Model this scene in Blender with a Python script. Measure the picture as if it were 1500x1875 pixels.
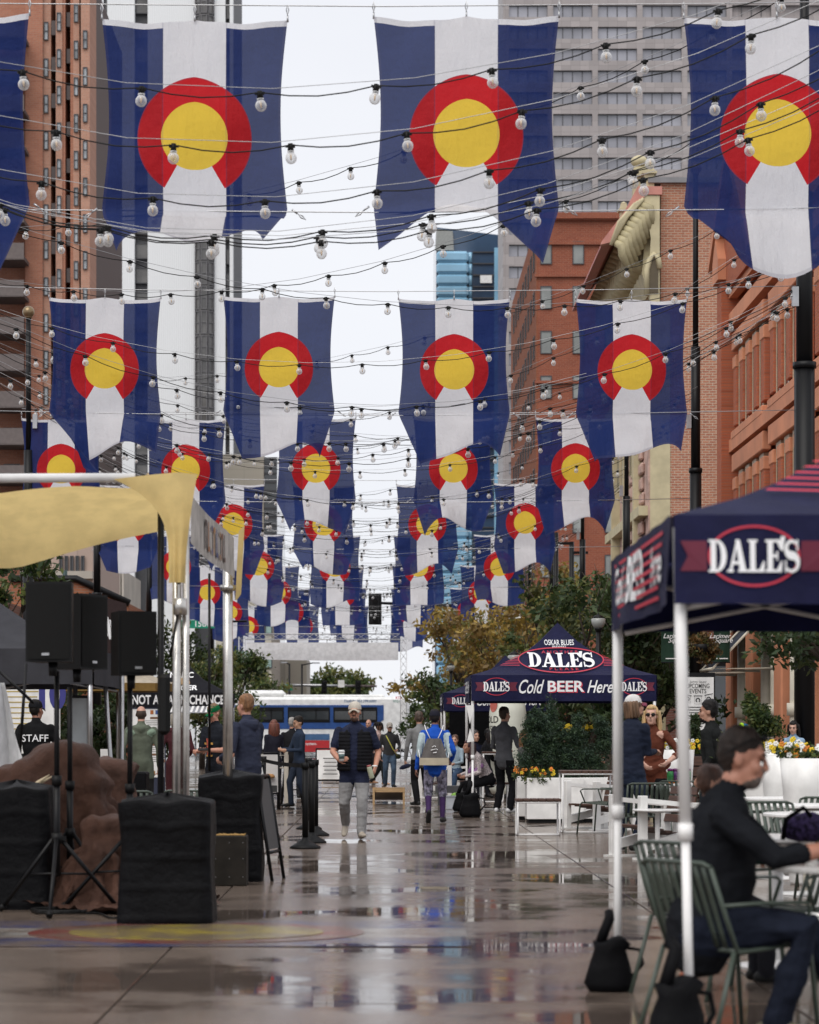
import bpy, math, random
import numpy as np
from mathutils import Vector, Matrix, noise

for _o in list(bpy.data.objects):
    bpy.data.objects.remove(_o)
SC = bpy.context.scene
COL = SC.collection
random.seed(7)
PI = math.pi
R = math.radians

# ------------------------------------------------------------------ camera
F, VX, HY, CH = 4600.0, 703.0, 1345.0, 1.33      # focal length, vanishing point and horizon in photo pixels, eye height
cam_d = bpy.data.cameras.new('camera')
cam = bpy.data.objects.new('camera', cam_d)
COL.objects.link(cam)
cam.location = (0, 0, CH)
cam.rotation_euler = (PI / 2, 0, 0)
cam_d.sensor_fit = 'HORIZONTAL'
cam_d.sensor_width = 36
cam_d.lens = 36 * F / 1500
cam_d.shift_x = (750 - VX) / 1500
cam_d.shift_y = (HY - 937.5) / 1500
cam_d.clip_start, cam_d.clip_end = 0.5, 6000
cam_d.dof.use_dof = True
cam_d.dof.focus_distance = 38
cam_d.dof.aperture_fstop = 4.6
SC.camera = cam

# ------------------------------------------------------------------ sky, sun, exposure
SUN_EL, SUN_AZ = 52, 205
w = bpy.data.worlds.new('World')
SC.world = w
w.use_nodes = True
nt = w.node_tree
nt.nodes.clear()
sky = nt.nodes.new('ShaderNodeTexSky')
sky.sky_type = 'NISHITA'
sky.sun_disc = False
sky.sun_elevation = R(SUN_EL)
sky.sun_rotation = R(SUN_AZ)
tc = nt.nodes.new('ShaderNodeTexCoord')
mp = nt.nodes.new('ShaderNodeMapping')
mp.inputs['Scale'].default_value = (1, 1, 2.5)
cn = nt.nodes.new('ShaderNodeTexNoise')
cn.inputs['Scale'].default_value = 3.0
cn.inputs['Detail'].default_value = 5
cr = nt.nodes.new('ShaderNodeValToRGB')          # an even, bright cloud deck
cr.color_ramp.elements[0].position, cr.color_ramp.elements[1].position = .3, .7
cr.color_ramp.elements[0].color = (6.2, 6.3, 6.7, 1)
cr.color_ramp.elements[1].color = (6.7, 6.8, 7.1, 1)
mx = nt.nodes.new('ShaderNodeMix')
mx.data_type = 'RGBA'
mx.inputs[0].default_value = .96
bg = nt.nodes.new('ShaderNodeBackground')
bg.inputs['Strength'].default_value = .1
wo = nt.nodes.new('ShaderNodeOutputWorld')
L = nt.links.new
L(tc.outputs['Generated'], mp.inputs[0]); L(mp.outputs[0], cn.inputs['Vector']); L(cn.outputs[0], cr.inputs[0])
L(sky.outputs[0], mx.inputs[6]); L(cr.outputs[0], mx.inputs[7]); L(mx.outputs[2], bg.inputs[0]); L(bg.outputs[0], wo.inputs[0])
sun_d = bpy.data.lights.new('sun', 'SUN')
sun_d.energy = 1.5
sun_d.angle = R(50)
sun_d.color = (1, .96, .9)
sun = bpy.data.objects.new('sun', sun_d)
COL.objects.link(sun)
sun.rotation_euler = (R(90 - SUN_EL), 0, R(-25))
SC.view_settings.view_transform = 'Standard'
SC.view_settings.look = 'None'
SC.view_settings.exposure = 0.5
SC.view_settings.gamma = 1
SC.view_settings.use_curve_mapping = False
SC.render.engine = 'CYCLES'
SC.cycles.max_bounces = 8
SC.cycles.transparent_max_bounces = 24
SC.cycles.use_denoising = True

# ------------------------------------------------------------------ helpers
def at(px, py, d):
    """world point seen at photo pixel px, py at distance d along the street"""
    return Vector(((px - VX) / F * d, d, CH + (HY - py) / F * d))

def ax(px, d):
    return (px - VX) / F * d

def az(py, d):
    return CH + (HY - py) / F * d

def gd(py):
    """distance of the ground point seen at photo row py"""
    return F * CH / (py - HY)

class MB:
    def __init__(s):
        s.v, s.f, s.m, s.sm, s.uv = [], [], [], [], {}
        s.cm, s.cs = 0, False
    def add(s, vs, fs, smooth=None):
        b = len(s.v)
        s.v.extend([tuple(p) for p in vs])
        for f in fs:
            s.f.append(tuple(b + i for i in f)); s.m.append(s.cm); s.sm.append(s.cs if smooth is None else smooth)
        return s
    def box(s, c, size, rot=None, taper=1.0, bev=0):
        hx, hy, hz = size[0] / 2, size[1] / 2, size[2] / 2
        if bev:
            b = min(bev, hx * .9, hy * .9, hz * .9)
            vs, idx = [], {}
            for sx in (-1, 1):
                for sy in (-1, 1):
                    for sz in (-1, 1):
                        for a in range(3):
                            q = [sx * (hx - b), sy * (hy - b), sz * (hz - b)]
                            q[a] += (sx, sy, sz)[a] * b
                            idx[sx, sy, sz, a] = len(vs); vs.append(Vector(q))
            fs = []
            for a in range(3):
                o1, o2 = [k for k in range(3) if k != a]
                for sg in (-1, 1):
                    ring = []
                    for (p, q) in ((-1, -1), (1, -1), (1, 1), (-1, 1)):
                        k = [0, 0, 0]; k[a] = sg; k[o1] = p; k[o2] = q
                        ring.append(idx[k[0], k[1], k[2], a])
                    fs.append(ring)
                for p in (-1, 1):
                    for q in (-1, 1):
                        e = []
                        for (t, c2) in ((-1, o1), (-1, o2), (1, o2), (1, o1)):
                            k = [0, 0, 0]; k[a] = t; k[o1] = p; k[o2] = q
                            e.append(idx[k[0], k[1], k[2], c2])
                        fs.append(e)
            for sx in (-1, 1):
                for sy in (-1, 1):
                    for sz in (-1, 1):
                        fs.append([idx[sx, sy, sz, a] for a in range(3)])
        else:
            vs = [Vector((x * hx * (taper if z > 0 else 1), y * hy * (taper if z > 0 else 1), z * hz)) for x in (-1, 1) for y in (-1, 1) for z in (-1, 1)]
            fs = [(0, 1, 3, 2), (4, 6, 7, 5), (0, 4, 5, 1), (2, 3, 7, 6), (0, 2, 6, 4), (1, 5, 7, 3)]
        c = Vector(c)
        if rot is not None:
            vs = [rot @ v for v in vs]
        return s.add([v + c for v in vs], fs)
    def tube(s, pts, r, n=8, flat=1.0, side=None, cap='flat', smooth=True, closed=False):
        """swept tube; r number or list; flat = thickness across 'side' axis; cap flat or round"""
        pts = [Vector(p) for p in pts]
        rs = list(r) if hasattr(r, '__len__') else [r] * len(pts)
        rs = [q if hasattr(q, '__len__') else (q, q * flat) for q in rs]
        if cap == 'round' and not closed:
            a, b = pts[0], pts[-1]
            d0 = (pts[0] - pts[1]).normalized(); d1 = (pts[-1] - pts[-2]).normalized()
            k0, k1 = min(rs[0]), min(rs[-1])
            pre, post = [], []
            for t in (80, 45):
                pre.append((a + d0 * k0 * math.sin(R(t)), (rs[0][0] * math.cos(R(t)), rs[0][1] * math.cos(R(t)))))
            for t in (45, 80):
                post.append((b + d1 * k1 * math.sin(R(t)), (rs[-1][0] * math.cos(R(t)), rs[-1][1] * math.cos(R(t)))))
            pts = [p for p, _ in pre] + pts + [p for p, _ in post]
            rs = [q for _, q in pre] + rs + [q for _, q in post]
        vs, N = [], len(pts)
        prev = None
        for i, p in enumerate(pts):
            if closed:
                d = pts[(i + 1) % N] - pts[i - 1]
            else:
                d = (pts[min(i + 1, N - 1)] - pts[max(i - 1, 0)])
            if d.length < 1e-9: d = Vector((0, 0, 1))
            d.normalize()
            if side is not None:
                u = Vector(side); u = u - d * u.dot(d)
            elif prev is not None:
                u = prev - d * prev.dot(d)
            else:
                u = Vector((1, 0, 0)) if abs(d.x) < .8 else Vector((0, 1, 0)); u = u - d * u.dot(d)
            if u.length < 1e-6: u = d.orthogonal()
            u.normalize(); prev = u
            v = d.cross(u)
            for k in range(n):
                a = 2 * PI * k / n
                vs.append(p + u * rs[i][0] * math.cos(a) + v * rs[i][1] * math.sin(a))
        fs = []
        for i in range(N if closed else N - 1):
            j = (i + 1) % N
            for k in range(n):
                fs.append((i * n + k, i * n + (k + 1) % n, j * n + (k + 1) % n, j * n + k))
        s.add(vs, fs, smooth)
        if not closed:
            b = len(s.v) - len(vs)
            s.f.append(tuple(b + k for k in reversed(range(n)))); s.m.append(s.cm); s.sm.append(False)
            s.f.append(tuple(b + (N - 1) * n + k for k in range(n))); s.m.append(s.cm); s.sm.append(False)
        return s
    def cyl(s, p0, p1, r0, r1=None, n=12):
        return s.tube([p0, p1], [r0, r0 if r1 is None else r1], n)
    def ell(s, c, r, M=None, nu=12, nv=8):
        c = Vector(c); vs, fs = [], []
        for j in range(1, nv):
            t = PI * j / nv
            for i in range(nu):
                a = 2 * PI * i / nu
                vs.append(Vector((r[0] * math.sin(t) * math.cos(a), r[1] * math.sin(t) * math.sin(a), r[2] * math.cos(t))))
        vs += [Vector((0, 0, r[2])), Vector((0, 0, -r[2]))]
        for j in range(nv - 2):
            for i in range(nu):
                fs.append((j * nu + i, (j + 1) * nu + i, (j + 1) * nu + (i + 1) % nu, j * nu + (i + 1) % nu))
        T, B = len(vs) - 2, len(vs) - 1
        for i in range(nu):
            fs.append((T, i, (i + 1) % nu)); fs.append((B, (nv - 2) * nu + (i + 1) % nu, (nv - 2) * nu + i))
        if M is not None: vs = [M @ v for v in vs]
        return s.add([v + c for v in vs], fs, True)
    def lathe(s, prof, n=16, c=(0, 0, 0), sx=1, sy=1, smooth=True):
        vs, fs = [], []
        for (r, z) in prof:
            for k in range(n):
                a = 2 * PI * k / n
                vs.append((c[0] + r * sx * math.cos(a), c[1] + r * sy * math.sin(a), c[2] + z))
        m = len(prof)
        for i in range(m - 1):
            for k in range(n):
                fs.append((i * n + k, i * n + (k + 1) % n, (i + 1) * n + (k + 1) % n, (i + 1) * n + k))
        if prof[0][0] > 1e-6: fs.append(tuple(reversed(range(n))))
        if prof[-1][0] > 1e-6: fs.append(tuple((m - 1) * n + k for k in range(n)))
        return s.add(vs, fs, smooth)
    def grid(s, fn, nu, nv, smooth=True):
        vs = [fn(i / nu, j / nv) for j in range(nv + 1) for i in range(nu + 1)]
        fs = [(j * (nu + 1) + i, j * (nu + 1) + i + 1, (j + 1) * (nu + 1) + i + 1, (j + 1) * (nu + 1) + i) for j in range(nv) for i in range(nu)]
        return s.add(vs, fs, smooth)
    def prism(s, poly, d0, d1, axis='y'):
        """polygon in the plane across axis, from d0 to d1"""
        def P(a, b, d):
            return {'y': (a, d, b), 'x': (d, a, b), 'z': (a, b, d)}[axis]
        n = len(poly)
        vs = [P(a, b, d0) for a, b in poly] + [P(a, b, d1) for a, b in poly]
        fs = [tuple(range(n)), tuple(reversed(range(n, 2 * n)))] + [(i, n + i, n + (i + 1) % n, (i + 1) % n) for i in range(n)]
        return s.add(vs, fs, False)
    def mesh(s, name):
        me = bpy.data.meshes.new(name)
        me.from_pydata(s.v, [], s.f)
        me.polygons.foreach_set('material_index', s.m)
        me.polygons.foreach_set('use_smooth', s.sm)
        me.update()
        return me
    def ob(s, name, mats, parent=None, loc=(0, 0, 0), rz=0, solid=0):
        me = s.mesh(name)
        for m in (mats if isinstance(mats, (list, tuple)) else [mats]):
            me.materials.append(m)
        if solid:
            o = link(name, me, parent, loc, rz)
            md = o.modifiers.new('thickness', 'SOLIDIFY'); md.thickness = solid; md.offset = 0
            return o
        return link(name, me, parent, loc, rz)

def link(name, me, parent=None, loc=(0, 0, 0), rz=0):
    o = bpy.data.objects.new(name, me)
    COL.objects.link(o)
    o.location = loc
    if rz: o.rotation_euler = (0, 0, rz) if not hasattr(rz, '__len__') else rz
    if parent is not None: o.parent = parent
    return o

def tag(o, label=None, cat=None, group=None, kind=None):
    if label: o['label'] = label
    if cat: o['category'] = cat
    if group: o['group'] = group
    if kind: o['kind'] = kind
    return o

def thing(name, label, cat, loc=(0, 0, 0), rz=0, group=None):
    return tag(link(name, None, None, loc, rz), label, cat, group)

def dup(root, loc, rz=None, label=None, group=None):
    r = root.copy(); COL.objects.link(r); r.location = loc
    if rz is not None: r.rotation_euler = (0, 0, rz)
    if label: r['label'] = label
    if group: r['group'] = group
    for ch in list(root.children):
        c = ch.copy(); COL.objects.link(c); c.parent = r
        for g in ch.children:
            d = g.copy(); COL.objects.link(d); d.parent = c
    return r

# ------------------------------------------------------------------ materials
class NT:
    def __init__(s, name):
        s.m = bpy.data.materials.new(name); s.m.use_nodes = True
        s.t = s.m.node_tree; s.t.nodes.clear()
        s.out = s.t.nodes.new('ShaderNodeOutputMaterial')
    def n(s, typ, **kw):
        nd = s.t.nodes.new('ShaderNode' + typ)
        for k, v in kw.items():
            if k in nd.inputs: s.set(nd.inputs[k], v)
            else: setattr(nd, k, v)
        return nd
    def set(s, inp, v):
        if isinstance(v, bpy.types.NodeSocket): s.t.links.new(v, inp)
        else:
            if hasattr(inp.default_value, '__len__') and hasattr(v, '__len__') and len(inp.default_value) == 4 and len(v) == 3: v = (*v, 1)
            inp.default_value = v
    def math(s, op, a, b=0.0, c=None, clamp=False):
        nd = s.t.nodes.new('ShaderNodeMath'); nd.operation = op; nd.use_clamp = clamp
        s.set(nd.inputs[0], a); s.set(nd.inputs[1], b)
        if c is not None: s.set(nd.inputs[2], c)
        return nd.outputs[0]
    def mix(s, f, a, b):
        nd = s.t.nodes.new('ShaderNodeMix'); nd.data_type = 'RGBA'
        s.set(nd.inputs[0], f); s.set(nd.inputs[6], a); s.set(nd.inputs[7], b)
        return nd.outputs[2]
    def smooth(s, v, lo, hi):
        nd = s.t.nodes.new('ShaderNodeMapRange'); nd.interpolation_type = 'SMOOTHSTEP'
        s.set(nd.inputs[0], v); nd.inputs[1].default_value = lo; nd.inputs[2].default_value = hi
        return nd.outputs[0]
    def noise(s, vec, scale, detail=4, rough=.55):
        nd = s.n('TexNoise'); nd.inputs['Scale'].default_value = scale; nd.inputs['Detail'].default_value = detail; nd.inputs['Roughness'].default_value = rough
        if vec is not None: s.t.links.new(vec, nd.inputs['Vector'])
        return nd.outputs[0]
    def coord(s, which='Object', scale=None):
        o = s.n('TexCoord').outputs[which] if which != 'Position' else s.n('NewGeometry').outputs['Position']
        if scale:
            mp = s.n('Mapping'); mp.inputs['Scale'].default_value = scale; s.t.links.new(o, mp.inputs[0]); o = mp.outputs[0]
        return o
    def bump(s, h, strength=.3, dist=.01):
        b = s.n('Bump'); b.inputs['Strength'].default_value = strength; b.inputs['Distance'].default_value = dist
        s.t.links.new(h, b.inputs['Height']); return b.outputs[0]
    def surf(s, sh):
        s.t.links.new(sh, s.out.inputs[0]); return s.m

def mat(name, col, rough=.6, metal=0, var=.12, vs=3.0, bump=.15, bs=60, coords='Object', bd=.004, spec=.5, stretch=None):
    k = NT(name)
    if max(col) < .03: spec *= .4
    v = k.coord(coords, stretch)
    n1 = k.noise(v, vs, 5)
    f = k.smooth(n1, .3, .7)
    c = k.mix(f, tuple(x * (1 - var) for x in col), tuple(min(1, x * (1 + var)) for x in col))
    p = k.n('BsdfPrincipled')
    k.set(p.inputs['Base Color'], c)
    k.set(p.inputs['Roughness'], k.math('MULTIPLY_ADD', n1, rough * .3, rough * .85))
    p.inputs['Metallic'].default_value = metal
    p.inputs['Specular IOR Level'].default_value = spec
    if bump:
        k.set(p.inputs['Normal'], k.bump(k.noise(v, bs, 4), bump, bd))
    return k.surf(p.outputs[0])

def cloth(name, col, trans=.0, var=.1, vs=6, weave=300, rough=.85, sheer=0.0, bump=.25, fold=14, bd=.02):
    k = NT(name)
    v = k.coord()
    f = k.smooth(k.noise(v, vs, 4), .3, .7)
    c = k.mix(f, tuple(x * (1 - var) for x in col), tuple(min(1, x * (1 + var)) for x in col))
    p = k.n('BsdfPrincipled')
    k.set(p.inputs['Base Color'], c); p.inputs['Roughness'].default_value = rough
    p.inputs['Specular IOR Level'].default_value = .2 if max(col) > .03 else .08
    h = k.math('ADD', k.math('MULTIPLY', k.noise(v, weave, 1), .15), k.noise(v, fold, 3))
    nb = k.bump(h, bump, bd); k.set(p.inputs['Normal'], nb)
    sh = p.outputs[0]
    if trans:
        t = k.n('BsdfTranslucent'); k.set(t.inputs[0], c)
        m = k.n('MixShader'); m.inputs[0].default_value = trans
        k.t.links.new(sh, m.inputs[1]); k.t.links.new(t.outputs[0], m.inputs[2]); sh = m.outputs[0]
    if sheer:
        t = k.n('BsdfTransparent'); m = k.n('MixShader'); m.inputs[0].default_value = sheer
        k.t.links.new(sh, m.inputs[1]); k.t.links.new(t.outputs[0], m.inputs[2]); sh = m.outputs[0]
    return k.surf(sh)

def brick_mat(name, c1, c2, mortar, axis='y', bw=.21, bh=.075, relief=.6, grime=.25, m=.012):
    k = NT(name)
    g = k.coord('Position'); sp = k.n('SeparateXYZ'); k.t.links.new(g, sp.inputs[0])
    cb = k.n('CombineXYZ')
    k.t.links.new(sp.outputs[0 if axis == 'y' else 1], cb.inputs[0]); k.t.links.new(sp.outputs[2], cb.inputs[1])
    b = k.n('TexBrick')
    k.t.links.new(cb.outputs[0], b.inputs['Vector'])
    b.inputs['Scale'].default_value = 1
    b.inputs['Brick Width'].default_value = bw; b.inputs['Row Height'].default_value = bh
    b.inputs['Mortar Size'].default_value = m; b.inputs['Mortar Smooth'].default_value = .2
    k.set(b.inputs['Color1'], c1); k.set(b.inputs['Color2'], c2); k.set(b.inputs['Mortar'], mortar)
    nz = k.smooth(k.noise(g, .35, 6), .35, .7)
    dk = k.smooth(k.noise(cb.outputs[0], 9, 2), .58, .66)
    c = k.mix(k.math('MULTIPLY', dk, .35), b.outputs[0], tuple(x * .35 for x in c1))
    c = k.mix(k.math('MULTIPLY', nz, grime), c, tuple(x * .55 for x in c1))
    p = k.n('BsdfPrincipled'); k.set(p.inputs['Base Color'], c); p.inputs['Roughness'].default_value = .85
    p.inputs['Specular IOR Level'].default_value = .25
    inv = k.math('SUBTRACT', 1.0, b.outputs['Fac'])
    k.set(p.inputs['Normal'], k.bump(inv, relief, .012))
    return k.surf(p.outputs[0])

def glass_mat(name, tint, rough=.06, spec=.9, var=.3, vs=.15):
    return mat(name, tint, rough, 0, var, vs, 0, coords='Position', spec=spec)

M = {}
M['black_metal'] = mat('black_metal', (.007, .007, .008), .4)
M['grey_metal'] = mat('grey_metal', (.42, .42, .43), .3, .8)
M['steel'] = mat('steel', (.55, .53, .5), .28, .9, .2, 4)
M['white_paint'] = mat('white_paint', (.78, .77, .75), .35, bump=.05)
M['white_metal'] = mat('white_metal', (.74, .73, .72), .3, bump=.03)
M['black_plastic'] = mat('black_plastic', (.006, .006, .0065), .5)
M['black_cloth'] = cloth('black_cloth', (.005, .005, .006), bump=.6, fold=7, rough=.6)
M['wood'] = mat('dark_wood', (.075, .034, .022), .45, 0, .35, 4, .2, 30, stretch=(1, 12, 12))
M['light_wood'] = mat('light_wood', (.5, .33, .17), .5, 0, .2, 4, .2, 30, stretch=(1, 10, 10))
M['green_metal'] = mat('green_metal', (.058, .076, .06), .45, bump=.05)
M['wire'] = mat('wire', (.45, .45, .46), .35, .7, bump=0)
M['cord'] = mat('cord', (.008, .008, .008), .5, bump=0)
M['bark'] = mat('bark', (.06, .045, .034), .9, 0, .3, 8, .6, 20)
M['white_text'] = mat('white_text', (.82, .82, .83), .6, var=.03, bump=0)
M['red_text'] = mat('red_text', (.52, .03, .06), .6, var=.05, bump=0)
M['black_text'] = mat('black_text', (.012, .012, .012), .6, var=.05, bump=0)
M['dark_glass'] = glass_mat('dark_glass', (.03, .035, .04))
M['stone'] = mat('stone', (.45, .34, .28), .8, 0, .2, 1.5, .5, 12, 'Position')
M['concrete'] = mat('concrete', (.42, .38, .33), .8, 0, .12, .6, .2, 12, 'Position')

# ------------------------------------------------------------------ lettering
_tc = {}
def text_mesh(s, size=1.0, bold=0.0, shear=0.0, align='CENTER', space=1.0):
    key = (s, bold, shear, align, space)
    if key not in _tc:
        cu = bpy.data.curves.new('lettering', 'FONT')
        cu.body = s; cu.offset = bold; cu.shear = shear; cu.align_x = align; cu.align_y = 'CENTER'; cu.space_character = space
        cu.resolution_u = 3
        o = bpy.data.objects.new('lettering', cu); COL.objects.link(o)
        dg = bpy.context.evaluated_depsgraph_get()
        me = bpy.data.meshes.new_from_object(o.evaluated_get(dg))
        vs = [tuple(v.co) for v in me.vertices]; fs = [tuple(p.vertices) for p in me.polygons]
        bpy.data.objects.remove(o); bpy.data.meshes.remove(me); bpy.data.curves.remove(cu)
        _tc[key] = (vs, fs)
    vs, fs = _tc[key]
    return [(x * size, y * size) for x, y, z in vs], fs

def letters(parent, s, fn, m, size, bold=.0, shear=0, align='CENTER', space=1.0, sx=1.0, name='lettering', fit=None):
    """flat print: fn(a, b) maps the text plane to the thing's own coordinates"""
    vs, fs = text_mesh(s, size, bold, shear, align, space)
    if fit:
        a = np.array(vs); lo, hi = a.min(0), a.max(0); q = (a - (lo + hi) / 2) / (hi - lo) * np.array(fit); vs = [tuple(r) for r in q]
    mb = MB(); mb.add([fn(x * sx, y) for x, y in vs], fs)
    o = mb.ob(name, m, parent)
    return o

def _ribbon(pts, ws):
    vs, fs = [], []
    for i, p in enumerate(pts):
        a = np.array(pts[max(i - 1, 0)]); b = np.array(pts[min(i + 1, len(pts) - 1)])
        d = (b - a) / (np.linalg.norm(b - a) + 1e-9); nrm = np.array((-d[1], d[0]))
        q = np.array(p)
        vs += [tuple(q + nrm * ws[i] / 2), tuple(q - nrm * ws[i] / 2)]
    for i in range(len(pts) - 1):
        fs.append((2 * i, 2 * i + 1, 2 * i + 3, 2 * i + 2))
    return vs, fs

def serif_word(word):
    """heavy western serif capitals as layered strokes: list of (verts2d, faces); total width"""
    out, x = [], 0.0
    def rect(a, b, c, d):
        out.append(([(x + a, b), (x + c, b), (x + c, d), (x + a, d)], [(0, 1, 2, 3)]))
    def rib(pts, ws):
        vs, fs = _ribbon(pts, ws); out.append(([(x + p, q) for p, q in vs], fs))
    for ch in word:
        if ch == 'D':
            rect(.10, 0, .34, 1); rect(0, 0, .42, .07); rect(0, .93, .42, 1)
            vs, fs = [], []
            for i in range(15):
                t = -PI / 2 + PI * i / 14
                vs += [(x + .36 + .46 * math.cos(t), .5 + .5 * math.sin(t)), (x + .36 + .21 * math.cos(t), .5 + .42 * math.sin(t))]
            for i in range(14): fs.append((2 * i, 2 * i + 1, 2 * i + 3, 2 * i + 2))
            out.append((vs, fs)); x += .87
        elif ch == 'A':
            out.append(([(x + .05, .0), (x + .17, .0), (x + .46, .9), (x + .40, 1)], [(0, 1, 2, 3)]))
            out.append(([(x + .55, .0), (x + .84, .0), (x + .55, 1), (x + .35, 1)], [(0, 1, 2, 3)]))
            rect(.2, .24, .62, .33); rect(-.03, 0, .26, .07); rect(.46, 0, .92, .07); x += .91
        elif ch == 'L':
            rect(.10, 0, .34, 1); rect(0, .93, .44, 1); rect(0, 0, .74, .08)
            out.append(([(x + .5, .05), (x + .74, .05), (x + .76, .34), (x + .70, .34)], [(0, 1, 2, 3)])); x += .79
        elif ch == 'E':
            rect(.10, 0, .34, 1); rect(0, .92, .72, 1); rect(0, 0, .74, .08); rect(.3, .46, .56, .54)
            rect(.5, .36, .57, .64)
            out.append(([(x + .5, .95), (x + .72, .95), (x + .74, .68), (x + .68, .68)], [(0, 1, 2, 3)]))
            out.append(([(x + .5, .05), (x + .74, .05), (x + .77, .34), (x + .71, .34)], [(0, 1, 2, 3)])); x += .80
        elif ch == 'S':
            pts, ws = [], []
            for i in range(25):
                t = i / 24
                if t < .5:
                    a = R(40 + (270 - 40) * t / .5); pts.append((.36 + .25 * math.cos(a), .73 + .22 * math.sin(a)))
                else:
                    a = R(90 - (90 + 140) * (t - .5) / .5); pts.append((.36 + .29 * math.cos(a), .27 + .24 * math.sin(a)))
                ws.append(.09 + .17 * math.exp(-((t - .5) / .22) ** 2))
            rib(pts, ws); rect(.57, .66, .64, 1); rect(.06, 0, .13, .36); x += .74
        elif ch == "'":
            out.append(([(x - .07, .66), (x + .0, .66), (x + .08, 1.1), (x - .12, 1.1)], [(0, 1, 2, 3)])); x += .02
    return out, x

def dales(parent, fn, h, m, sx=1.0):
    """fn(a, b, lift) - word centred on 0, letter height h"""
    out, wd = serif_word("DALE'S")
    mb = MB()
    for i, (vs, fs) in enumerate(out):
        mb.add([fn((p - wd / 2) * h * sx, (q - .5) * h, .0003 * i) for p, q in vs], fs)
    return mb.ob('lettering', m, parent)

def ring2d(parent, fn, rx, ry, t, m, name='logo_ring', gap=()):
    mb = MB(); n = 48
    for i in range(n):
        a0, a1 = 2 * PI * i / n, 2 * PI * (i + 1) / n
        mid = math.degrees((a0 + a1) / 2)
        if any(lo < mid < hi for lo, hi in gap): continue
        q = [(rx * math.cos(a), ry * math.sin(a)) for a in (a0, a1)] + [((rx - t) * math.cos(a), (ry - t) * math.sin(a)) for a in (a1, a0)]
        mb.add([fn(x, y) for x, y in q], [(0, 1, 2, 3)])
    return mb.ob(name, m, parent)

def patch(parent, fn, poly, m, name):
    mb = MB(); mb.add([fn(x, y) for x, y in poly], [tuple(range(len(poly)))])
    return mb.ob(name, m, parent)
# ================================================================== the ground
def wet_mat(name, dry, wet, scale=.4, thr=(.46, .56), worn=None):
    k = NT(name)
    g = k.coord('Position')
    n1 = k.noise(g, scale, 9, .66)
    n0 = k.noise(g, .07, 2)
    pud = k.smooth(k.math('ADD', n1, k.math('MULTIPLY', k.math('SUBTRACT', n0, .5), .5)), *thr)
    fine = k.noise(g, 22, 5, .7)
    blot = k.smooth(k.noise(g, 1.3, 6, .65), .35, .68)
    col = k.mix(blot, tuple(c * .72 for c in dry), dry)
    col = k.mix(k.math('MULTIPLY', k.smooth(fine, .35, .7), .35), col, tuple(c * .5 for c in dry))
    col = k.mix(k.math('MULTIPLY', pud, .75), col, wet)
    st = k.smooth(k.noise(g, 3.1, 5, .7), .6, .72)
    col = k.mix(k.math('MULTIPLY', st, .5), col, tuple(c * .45 for c in dry))
    if worn: col = k.mix(k.math('MULTIPLY', k.smooth(k.noise(g, 2.3, 6, .7), .3, .62), .92), col, worn)
    p = k.n('BsdfPrincipled')
    k.set(p.inputs['Base Color'], col)
    k.set(p.inputs['Roughness'], k.math('MULTIPLY_ADD', pud, -.17, k.math('MULTIPLY_ADD', fine, .12, .14)))
    p.inputs['IOR'].default_value = 1.36
    h = k.math('MULTIPLY', fine, k.math('SUBTRACT', 1.0, k.math('MULTIPLY', pud, .95)))
    b = k.n('Bump'); b.inputs['Strength'].default_value = .09; b.inputs['Distance'].default_value = .006
    k.t.links.new(h, b.inputs['Height'])
    wv = k.n('Bump'); wv.inputs['Strength'].default_value = .05; wv.inputs['Distance'].default_value = .01
    k.t.links.new(k.noise(g, 2.2, 2), wv.inputs['Height']); k.t.links.new(b.outputs[0], wv.inputs['Normal'])
    k.set(p.inputs['Normal'], wv.outputs[0])
    return k.surf(p.outputs[0])

M['slab'] = wet_mat('wet_concrete', (.205, .158, .128), (.08, .06, .05), .5, (.47, .60))
M['pave'] = wet_mat('wet_paving', (.16, .12, .095), (.10, .08, .07), .6)
M['asphalt'] = wet_mat('wet_asphalt', (.06, .06, .062), (.03, .03, .032), .3)
g = MB(); g.add([(-1500, -60, -.03), (1500, -60, -.03), (1500, 3500, -.03), (-1500, 3500, -.03)], [(0, 1, 2, 3)])
tag(g.ob('ground', M['asphalt']), kind='structure')
street = tag(link('street', None), kind='structure')
SX0, SX1, SW, SL = -7.99, 8.66, 3.33, 4.2
mb = MB(); mb.box((0, 0, -.011), (SW - .014, SL - .014, .022), bev=.004)
slab_me = mb.mesh('paving_slab'); slab_me.materials.append(M['slab'])
rows = 30
for i in range(5):
    for j in range(rows):
        link('paving_slab', slab_me, street, (SX0 + SW * (i + .5), 4 + SL * (j + .5), random.uniform(-.001, .0015)))
bed = MB(); bed.box((.335, 67, -.026), (16.7, 126.4, .006))
bed.ob('slab_bed', mat('joint_dirt', (.05, .04, .035), .9), street)
for nm, x0, x1 in (('pavement', SX1 + .004, 70), ('pavement', -70, SX0 - .004)):
    mb = MB(); mb.box(((x0 + x1) / 2, 66, -.013), (x1 - x0, 128, .026))
    tag(mb.ob(nm, M['pave']), kind='structure')
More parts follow.
